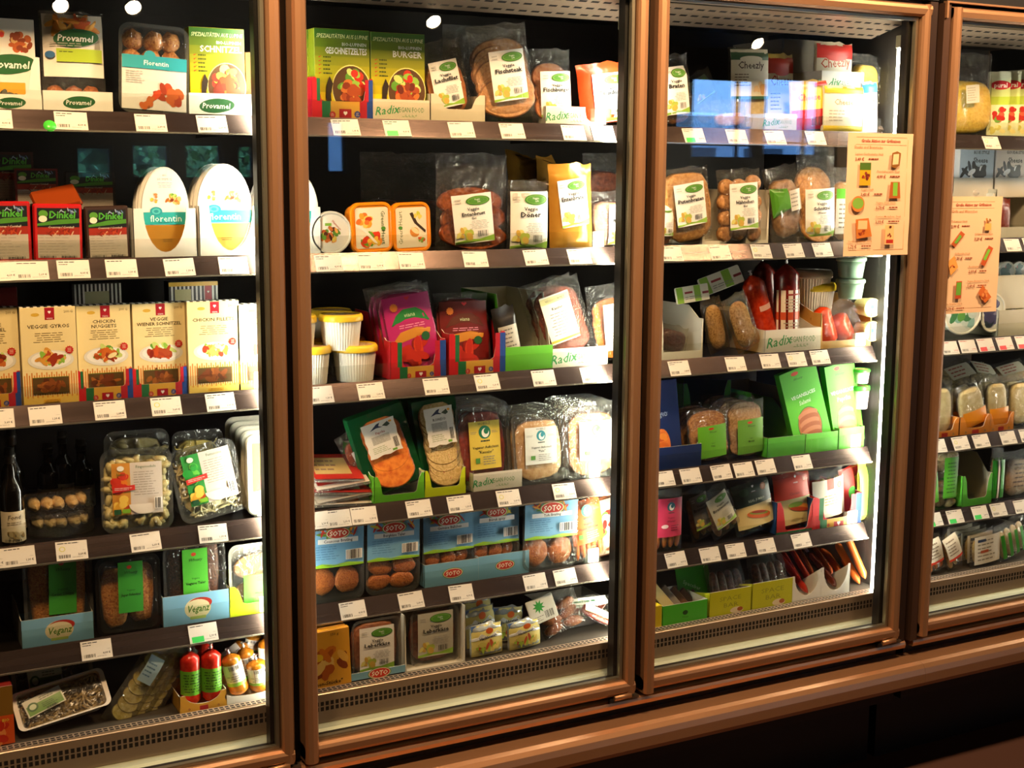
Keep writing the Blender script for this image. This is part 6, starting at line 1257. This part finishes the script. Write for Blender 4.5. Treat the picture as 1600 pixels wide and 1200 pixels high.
def A_vsl(t):
    def f(a):
        a.rect(0, 0, 1, 1, '#5cc82c'); a.ell(0.4, 0.95, 0.1, 0.025, '#d8401c'); a.text('Wheaty', 0.45, 0.88, 0.045, '#1a4a10', sh=0.35); a.text('VEGANSLICES', 0.5, 0.66, 0.062, '#f4ffe8', off=0.02, maxw=0.9); a.text(t, 0.5, 0.57, 0.08, '#e8f8d8', off=0.005, maxw=0.7, sx=0.9)
        a.ell(0.5, 0.26, 0.33, 0.24, '#3a8a1c', 26); a.ell(0.5, 0.26, 0.31, 0.225, '#b8703c', 26)
        k = a.k
        for i in range(6): a.k = k+i*0.5; a.ell(0.5, 0.40-i*0.055, 0.27, 0.06, ['#c8845c', '#a8603c'][i % 2])
    return f
item('carton', 1231, 572, 1288, 688, 4, 0.165, 'bright green leaning carton with oval salami window', art=A_vsl('Salami'), side='#3a9a20', d=0.02, roll=-15, lean=5, base=0.002)
item('srp', 1259, 676, 1309, 706, 4, 0.152, 'green display tray under the leaning salami carton', col='#66c83c', inner='#4a6a2c', d=0.24, side=0.12, hb=0.12, art=A_plain('#66c83c'))
item('carton', 1297, 567, 1343, 682, 4, 0.165, 'bright green carton with oval window nearest the light tube', art=A_vsl('Paprika'), side='#3a9a20', d=0.02, roll=-9, lean=5, base=0.002)
item('srp', 1311, 668, 1350, 698, 4, 0.152, 'green display tray at the right end of fourth shelf', col='#66c83c', inner='#4a6a2c', d=0.24, side=0.12, hb=0.12, art=A_plain('#66c83c'))
for L, Rr, T, B, Y, l in ((1344, 1366, 578, 600, 0.155, 'white cup with green lid, upper of two by tube'), (1342, 1366, 604, 640, 0.155, 'white and red cup under the green-lidded one')):
    item('tub', L, T, Rr, B, 4, Y, l, lid='#4ab83c', body='#e8e0d8', free=True, ribs=False)
# ---- third door, fifth shelf
def A_pks(a): a.rect(0, 0, 1, 1, '#c83a5c'); L_hobelz(a, 0.5, 0.78, 0.12, '#2a6a7a'); a.text('Vegane', 0.5, 0.5, 0.07, '#4a1424', maxw=0.7); a.text('Wiener', 0.5, 0.41, 0.08, '#4a1424', off=0.01, maxw=0.7); a.ell(0.25, 0.28, 0.14, 0.05, '#e8d0d0'); a.lines(0.5, 0.14, 0.92, 0.32, 3, '#6a1c30')
item('bag', 1026, 766, 1069, 860, 5, 0.15, 'pink-labelled pack of orange wieners at left of fifth shelf', art=A_pks, lab=(0.86, 0.62, 0, 0.56), food='sausages', n=4, fm=RISS, fw=0.94, d=0.024, seal=0.04)
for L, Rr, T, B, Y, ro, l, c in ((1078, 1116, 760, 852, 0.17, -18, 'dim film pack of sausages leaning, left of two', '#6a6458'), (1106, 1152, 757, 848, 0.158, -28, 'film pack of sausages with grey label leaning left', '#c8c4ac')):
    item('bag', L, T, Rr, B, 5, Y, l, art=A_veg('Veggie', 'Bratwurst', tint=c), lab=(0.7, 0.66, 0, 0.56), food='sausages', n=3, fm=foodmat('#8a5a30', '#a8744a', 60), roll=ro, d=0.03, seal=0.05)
def A_jum(a): a.rect(0, 0, 1, 1, '#d8c890'); a.rect(0, 0.5, 1, 1, '#1c3420'); L_viana(a, 0.5, 0.78, 1.0, 0.09); L_star(a, 0.78, 0.85, 0.09, '#a86a3c'); a.text('REAL JUMBO', 0.55, 0.6, 0.08, '#d8e0c0', off=0.01, maxw=0.7); a.ell(0.25, 0.82, 0.12, 0.09, '#2a4a2c'); a.ell(0.55, 0.26, 0.32, 0.09, '#c8642c', rot=-0.2); a.ell(0.55, 0.29, 0.26, 0.04, '#7a9a3c', rot=-0.2); a.ell(0.55, 0.31, 0.2, 0.03, '#8a2c14', rot=-0.2)
item('bag', 1150, 752, 1210, 834, 5, 0.158, 'dark green and cream sausage pack with hot dog picture', art=A_jum, lab=(0.94, 0.84, 0, 0.56), food='sausages', n=5, fm=DARKF, roll=-10, d=0.028, seal=0.03, lean=6)
def A_redv(a): a.rect(0, 0, 1, 1, '#d8cc90'); a.rect(0, 0.5, 1, 1, '#d83c20'); L_viana(a, 0.55, 0.78, 1.0, 0.09); L_star(a, 0.8, 0.85, 0.08, '#c83a1c'); a.text('Chickin', 0.5, 0.6, 0.08, '#8a1c10', off=0.01, maxw=0.7); a.ell(0.6, 0.32, 0.3, 0.08, '#d88a3c', rot=-0.2); a.ell(0.5, 0.38, 0.2, 0.05, '#7aa03c'); a.ell(0.6, 0.28, 0.26, 0.04, '#a8401c', rot=-0.2)
item('bag', 1212, 737, 1270, 826, 5, 0.168, 'red and cream sausage pack in a striped tray', art=A_redv, lab=(0.96, 0.92, 0, 0.52), food='sausages', n=5, fm=BROWNF, roll=-5, d=0.024, seal=0.02, base=0.002, lean=5)
item('srp', 1214, 782, 1276, 832, 5, 0.152, 'red and green tray under the red sausage pack', lip=0.006, cut='u', stub=0.2, d=0.16, col='#c02020', side=0.09, hb=0.06, sidecol='#1c4a8a', art=A_plain('#1c6a3c'))
item('bag', 1272, 732, 1322, 815, 5, 0.168, 'white and golden sausage pack in blue-red tray', art=lambda a: (a.rect(0, 0, 1, 1, '#f0e8d4'), a.rect(0.4, 0.72, 0.62, 1, '#c8402c'), L_star(a, 0.8, 0.8, 0.1, '#a86a4a'), a.lines(0.3, 0.3, 0.9, 0.6, 4, '#c8a868')), lab=(0.96, 0.7, 0, 0.46), food='sausages', n=4, fm=foodmat('#a88a30', '#c8a848', 60), roll=-6, d=0.026, seal=0.02, base=0.002)
item('srp', 1270, 774, 1346, 822, 5, 0.152, 'blue, red and white striped tray beside the light tube', art=A_srp_viana, lip=0.022, cut='u', stub=0.22, d=0.16, side=0.09, col='#c81c24', sidecol='#1c4a8a', hb=0.08)
item('bag', 1318, 728, 1352, 800, 5, 0.18, 'dark red pack with green leaf at right of striped tray', art=lambda a: (a.rect(0, 0, 1, 1, '#a02418'), a.ell(0.4, 0.5, 0.2, 0.14, '#3a8a2c'), a.rect(0.6, 0.7, 1, 1, '#d8d020')), lab=(0.95, 0.95, 0, 0.5), food=None, opaque=P_('#8a1c14', 0.3), roll=-12, d=0.02, base=0.002)
item('bag', 1344, 722, 1364, 806, 5, 0.16, 'yellow-green pack right beside the light tube', art=A_plain('#8ad03c'), lab=(0.9, 0.8, 0, 0.5), food=None, opaque=P_('#c8c048', 0.3), d=0.02, roll=-4)
# ---- third door, floor
item('srp', 1036, 942, 1105, 986, 6, 0.108, 'green snack bar box with its lid folded up', art=lambda a: (a.rect(0, 0, 1, 1, '#4ab82c'), a.ell(0.5, 0.5, 0.06, 0.12, '#1c4a10'), a.text('Wheaty', 0.5, 0.28, 0.12, '#1c4a10', sh=0.3)), col='#4ab82c', inner='#c8c8b0', d=0.12)
item('carton', 1058, 880, 1112, 948, 6, 0.17, 'green folded-up box lid behind the green snack bar box', art=lambda a: (a.rect(0, 0, 1, 1, '#3aa01c'), a.text('Spacebar', 0.42, 0.5, 0.14, '#c8f0a8', sh=0.1, rot=-0.3)), side='#3aa01c', d=0.003, roll=10, lean=30, free=True, name='box_lid', cat='box lid')
for i in range(5):
    item('carton', 1032+i*13, 908+i*3, 1046+i*13, 972-i*2, 6, 0.13+0.008*i, ['leftmost wrapped snack bar leaning in the green box', 'second wrapped snack bar in the green box', 'third wrapped snack bar in the green box', 'fourth wrapped snack bar in the green box', 'rightmost wrapped snack bar in the green box'][i], side=['#b8a870', '#8a8478', '#6a4a30', '#5a3c28', '#4a3424'][i], d=0.01, roll=-36, lean=20, free=True, name='snack_bar', cat='snack bar')
item('carton', 1010, 948, 1034, 992, 6, 0.1, 'yellow carton edge peeking out beside the second post', side='#d8c020', d=0.05)
for L, Rr, T, B, l, l2 in ((1109, 1173, 922, 970, 'yellow snack bar box, left of two', 'left'), (1176, 1238, 908, 955, 'yellow snack bar box, right of two', 'right')):
    item('srp', L, T, Rr, B, 6, 0.108, l, art=A_space, col='#bfc21c', inner='#6a5a2c', d=0.12, side=0.03, hb=0.03)
    cx = (L+Rr)/2
    item('bag', L+4, T-50, Rr-2, B-8, 6, 0.13, 'clear-wrapped dark snack bars inside the %s yellow box' % l2, food='sausages', n=4, fm=foodmat('#3a1c10', '#6a3420', 60), d=0.05, lean=22, base=0.002, fz=(0.02, 0.7))
for L, Rr, T, B, l in ((1238, 1283, 898, 941, 'white scooped tray of wrapped sausage sticks, left one'), (1283, 1328, 884, 933, 'white scooped tray of wrapped sausage sticks, right one')):
    item('srp', L, T, Rr, B, 6, 0.108, l, lip=0.012, cut='oval', stub=0.08, d=0.09, side=0.012, hb=0.012, col='#e4e2d8')
for a_, ya, b_, yb, r_, c, l in (((1246, 925), 0.17, (1196, 856), 0.36, 0.0085, '#5a1c10', 'dark sausage stick lying at the far left of the sticks'), ((1252, 912), 0.19, (1214, 850), 0.40, 0.0085, '#7a2414', 'dark red sausage stick above the right yellow box'),
        ((1262, 926), 0.13, (1212, 862), 0.33, 0.009, '#9a2418', 'dark red sausage stick ending in the left white tray'), ((1272, 918), 0.15, (1232, 852), 0.40, 0.0085, '#a83c1c', 'red-brown sausage stick above the left white tray'),
        ((1270, 900), 0.20, (1243, 848), 0.42, 0.009, '#7a3418', 'dark brown stick sloping behind the left white tray'), ((1306, 916), 0.13, (1262, 862), 0.33, 0.010, '#5a2414', 'brown sausage stick with silver cap in the right tray'),
        ((1300, 896), 0.18, (1268, 850), 0.38, 0.009, '#7a3418', 'brown sausage stick behind the silver-capped one'), ((1322, 908), 0.16, (1280, 848), 0.36, 0.0095, '#b8541c', 'orange-brown sausage stick above the right white tray'),
        ((1330, 892), 0.19, (1296, 842), 0.36, 0.009, '#c8642c', 'orange sausage stick sloping behind the right white tray'), ((1343, 912), 0.14, (1306, 846), 0.25, 0.0095, '#d8702c', 'orange sausage stick leaning beside the light tube'),
        ((1352, 904), 0.13, (1324, 838), 0.2, 0.0095, '#c8642c', 'rightmost orange sausage stick beside the tube')):
    stick(a_, ya, b_, yb, r_, c, l)
# ---- fourth door
item('bag', 1476, 82, 1562, 212, 1, 0.15, 'large clear bag of yellow grated cheese, fourth door', art=lambda a: (a.rect(0, 0, 1, 1, '#c8c4b0'), a.lines(0.1, 0.1, 0.9, 0.9, 6, '#a09c8a')), lab=(0.24, 0.22, 0.0, 0.5), lrot=4, food='slab', fm=YELC, fw=0.96, fz=(0.01, 0.66), d=0.06, seal=0.12, roll=-2)
def A_pud(a): a.rect(0, 0, 1, 1, '#d8dcb0'); a.grad(0, 0.5, 1, 1, '#a8c040', '#e0e4c8', 4); a.ell(0.55, 0.8, 0.48, 0.07, '#b81c2c'); a.text('pural', 0.55, 0.8, 0.1, WH, off=0.02, maxw=0.7); a.food(0.6, 0.35, 0.4, 0.12, ['#b02018', '#c85a3c', '#6a9a3c'], 12, 3, 0.34); a.food(0.5, 0.12, 0.4, 0.1, ['#e8d890', '#c8c060'], 9, 4, 0.3)
for i in range(4): item('carton', 1551+i*16, 112-i, 1570+i*16, 210, 1, 0.165, ['green and white slim carton, leftmost of the slanted row', 'green and white slim carton, second of the slanted row', 'green and white slim carton, third of the slanted row', 'green and white slim carton, last in view'][i], art=A_pud, side='#c8ccb0', d=0.02, yaw=-35)
def A_she(t, c):
    def f(a): a.rect(0, 0, 1, 1, c); a.food(0.4, 0.4, 0.45, 0.22, [BK, '#2a2c34', '#e8ecf0', BK], 16, 3, 0.34); a.rect(0, 0, 1, 0.2, '#1c1e24'); a.poly([(0.25, 0.05), (0.35, 0.4), (0.42, 0.1)], WH); a.text(t, 0.62, 0.9, 0.11, BK, off=0.02, maxw=0.66); a.text('Sheese', 0.6, 0.7, 0.19, BK, off=0.02, maxw=0.7); a.text('100% DAIRY FREE', 0.62, 0.55, 0.06, BK, maxw=0.6)
    return f
item('carton', 1500, 232, 1553, 284, 2, 0.21, 'black and bluish white cheese pack lettered BLUE STYLE', art=A_she('BLUE STYLE', '#b8c8d8'), side='#d8d8d8', d=0.04, z=1.073)
item('carton', 1556, 232, 1606, 284, 2, 0.21, 'black and white cheese pack lettered GOUDA STYLE', art=A_she('GOUDA STYLE', '#d8ccc0'), side='#d8d8d8', d=0.04, z=1.073)
for L, Rr, T, B, l, z in ((1490, 1552, 278, 302, 'grey-white stacked tray under the BLUE STYLE pack', 1.045), (1554, 1612, 278, 302, 'grey-white stacked tray under the GOUDA STYLE pack', 1.045)):
    item('srp', L, T, Rr, B, 2, 0.2, l, col='#b8b4a8', d=0.16, side=0.06, hb=0.06, z=z)
item('srp', 1484, 302, 1554, 372, 2, 0.17, 'white display tray half hidden behind the second poster', col='#c8c4b4', d=0.25, lip=0.03, cut='u', stub=0.1)
item('srp', 1556, 296, 1622, 372, 2, 0.17, 'open grey-white tray right of the second poster', col='#b8b4a4', d=0.25, lip=0.03, cut='u', stub=0.05)
item('bag', 1560, 310, 1582, 362, 2, 0.19, 'small dark red pack inside the open grey-white tray', food=None, opaque=P_('#6a2a18', 0.3), d=0.02)
def RT(L, T, Rr, B, Y, l, g, z=None, ro=0): item('facetub', L, T, Rr, B, 3, Y, l, rim='#e4e2d4', rad=0.49, art=lambda a: (a.ell(0.5, 0.5, 0.56, 0.56, '#dfe4dc', 30), a.food(0.5, 0.5, 0.46, 0.46, g, 16, 3, 0.36)), name='round_cheese', cat='cheese', free=z is None, z=z, d=0.022)
RT(1474, 462, 1537, 524, 0.152, 'round boxed soft cheese below the second poster, left', ['#3a7a4a', '#8ab8b0', '#5a9a3c', '#c8d8d0'])
RT(1532, 458, 1572, 520, 0.16, 'round boxed soft cheese behind the left one', ['#4a4a78', '#8a88a8', '#2a3a4a'])
item('srp', 1560, 484, 1612, 520, 3, 0.155, 'white tray of round green cheeses, lower of two', col='#c8c4b0', d=0.2)
item('srp', 1558, 430, 1612, 466, 3, 0.165, 'white tray of round dark-green cheeses, upper of two', col='#c8c4b0', d=0.2, z=SZ[3]+0.072)
for i in range(3):
    RT(1562+i*18, 464, 1590+i*18, 494, 0.175+0.004*i, ['round yellow-green cheese in the lower white tray, left', 'round yellow-green cheese in the lower white tray, middle', 'round yellow-green cheese in the lower white tray, right'][i], ['#a8b03c', '#c8c888', '#6a8a3c'])
    RT(1560+i*18, 408, 1588+i*18, 440, 0.18+0.004*i, ['round grey-green cheese in the upper white tray, left', 'round grey-green cheese in the upper white tray, middle', 'round grey-green cheese in the upper white tray, right'][i], ['#5a7a78', '#88a09a', '#c84a5a'])
def A_chl(a): a.rect(0, 0, 1, 1, '#d8882c'); a.rect(0.4, 0, 0.62, 0.7, '#a82018'); L_star(a, 0.2, 0.4, 0.2, '#8a6a2c'); L_star(a, 0.82, 0.4, 0.2, '#8a6a2c')
for i, (L, Rr, T, B) in enumerate(((1456, 1494, 606, 682), (1502, 1544, 606, 676), (1546, 1580, 598, 672), (1582, 1620, 598, 668))):
    nm = ['leftmost', 'second', 'third', 'fourth'][i]
    item('bag', L, T-8, Rr, B, 4, 0.162, 'clear pack of pale yellow cheese slices, %s on the shelf' % nm, food='slab', fm=foodmat('#d8c890', '#ece0b0', 40, 0.35, 0.15), art=A_plain('#e09020') if i in (1, 2) else None, lab=(0.84, 0.34, 0, 0.24), fz=(0.02, 0.86), d=0.03, roll=[-3, -14, -4, -3][i], base=0.002, behind=(1, 0.03, 'clear cheese slice pack directly behind the %s one' % nm, None))
    if i < 3: item('srp', L-2, B-26, Rr+4, B+3, 4, 0.152, 'orange-yellow display tray with red mark, %s cheese pack' % nm, col='#d8882c', art=A_chl, lip=0.018, cut='u', stub=0.2, d=0.12)
for i, (L, Rr, T, B, ro, c) in enumerate(((1470, 1530, 560, 600, -10, '#6a6450'), (1510, 1565, 556, 596, 12, '#8a8468'), (1550, 1610, 560, 592, -8, '#a86a40'))):
    item('bag', L, T, Rr, B, 4, 0.26, ['flat film pack lying at back left above the cheeses', 'flat film pack lying at the back in the middle', 'flat film pack with red print lying at back right'][i], food='slab', fm=foodmat(c, '#b8a878', 60), d=0.03, roll=ro, lean=50, free=True, art=lambda a: (a.rect(0, 0, 1, 1, '#b8b4a0'), a.lines(0.1, 0.1, 0.9, 0.9, 3, '#8a3a2c')), lab=(0.6, 0.5, 0, 0.5))
item('bag', 1452, 716, 1468, 792, 5, 0.155, 'green pack edge beside the handle of the fourth door', art=A_plain('#6ac83c'), lab=(0.8, 0.7, 0, 0.5), food='slab', fm=RISS, d=0.02, roll=-8)
item('bag', 1469, 708, 1502, 792, 5, 0.155, 'ribbed sausage pack with tall green label', art=lambda a: (a.rect(0, 0, 1, 1, '#56a834'), a.lines(0.1, 0.1, 0.9, 0.9, 9, '#2a6a1c', 'c')), lab=(0.64, 0.72, 0.0, 0.56), food='nuggets', n=(2, 8), fm=foodmat('#b8a070', '#d8c498', 60), fw=0.98, fz=(0.01, 0.98), d=0.035, seal=0.02)
item('srp', 1504, 742, 1550, 788, 5, 0.152, 'empty green display tray with tall cardboard walls, fourth door', col='#56b838', inner='#b8b49c', lip=0.02, cut='u', stub=0.16, d=0.2, side=0.13, hb=0.13, rise=0.3, art=A_plain('#56b838'))
item('bag', 1551, 700, 1572, 776, 5, 0.155, 'slim pack of striped red and green sticks', food='sausages', n=3, fm=foodmat('#7a1c14', '#3a9a2c', 20), art=lambda a: (a.rect(0, 0, 0.3, 1, '#2f8a2c'), a.rect(0.36, 0, 0.5, 1, WH), a.rect(0.6, 0, 1, 1, '#3a9a34')), lab=(0.9, 0.7, 0, 0.42), d=0.02)
item('bag', 1573, 706, 1616, 772, 5, 0.16, 'film pack of pinkish blocks with printed lines, right edge', food='slab', fm=foodmat('#b89878', '#d0b090', 60), art=lambda a: (a.lines(0.1, 0.1, 0.9, 0.9, 6, '#5a4a3c', 'c')), lab=(0.8, 0.7, 0, 0.5), d=0.03)
for i, (L, Rr, T, B, ro, l) in enumerate(((1450, 1476, 836, 906, -16, 'white and red labelled wiener pack beside the handle'), (1478, 1504, 828, 902, -24, 'leaning pack of brown sausages with cream label'))):
    item('bag', L, T, Rr, B, 6, 0.112, l, food='sausages', n=3, fm=RISS if i == 0 else BREAD, art=lambda a: (a.rect(0, 0, 1, 1, '#e4dcc8'), a.rect(0, 0, 1, 0.1, '#d8401c'), a.lines(0.1, 0.2, 0.9, 0.9, 5, '#8a7a68')), lab=(0.8, 0.62, 0, 0.58), roll=ro, d=0.022)
item('bag', 1520, 832, 1566, 890, 6, 0.112, 'cream-labelled cheese slice pack at the front of its row', food='slab', fm=foodmat('#c8a860', '#dcc488', 50), art=lambda a: (a.rect(0, 0, 1, 1, '#dcd8c8'), a.lines(0.1, 0.1, 0.9, 0.9, 6, '#8a8474'), a.rect(0.2, 0.4, 0.5, 0.5, '#a8502c'), a.rect(0.1, 0.8, 0.4, 0.9, '#2a3a5a')), lab=(0.84, 0.84, 0, 0.5), d=0.02, roll=-4, seal=0.04, behind=(4, 0.02, 'cheese slice pack in the row behind the cream-labelled one', 'cheese slice packs in the floor row'))
item('bag', 1562, 812, 1606, 886, 6, 0.112, 'clear pack of sausages with green and white stripes', food='sausages', n=4, fm=foodmat('#d8c8a0', '#ece0c0', 40), art=lambda a: [a.rect(i/4+0.02, 0, i/4+0.14, 1, '#3a9a34') for i in range(4)], lab=(0.86, 0.66, 0, 0.4), roll=-16, d=0.024)
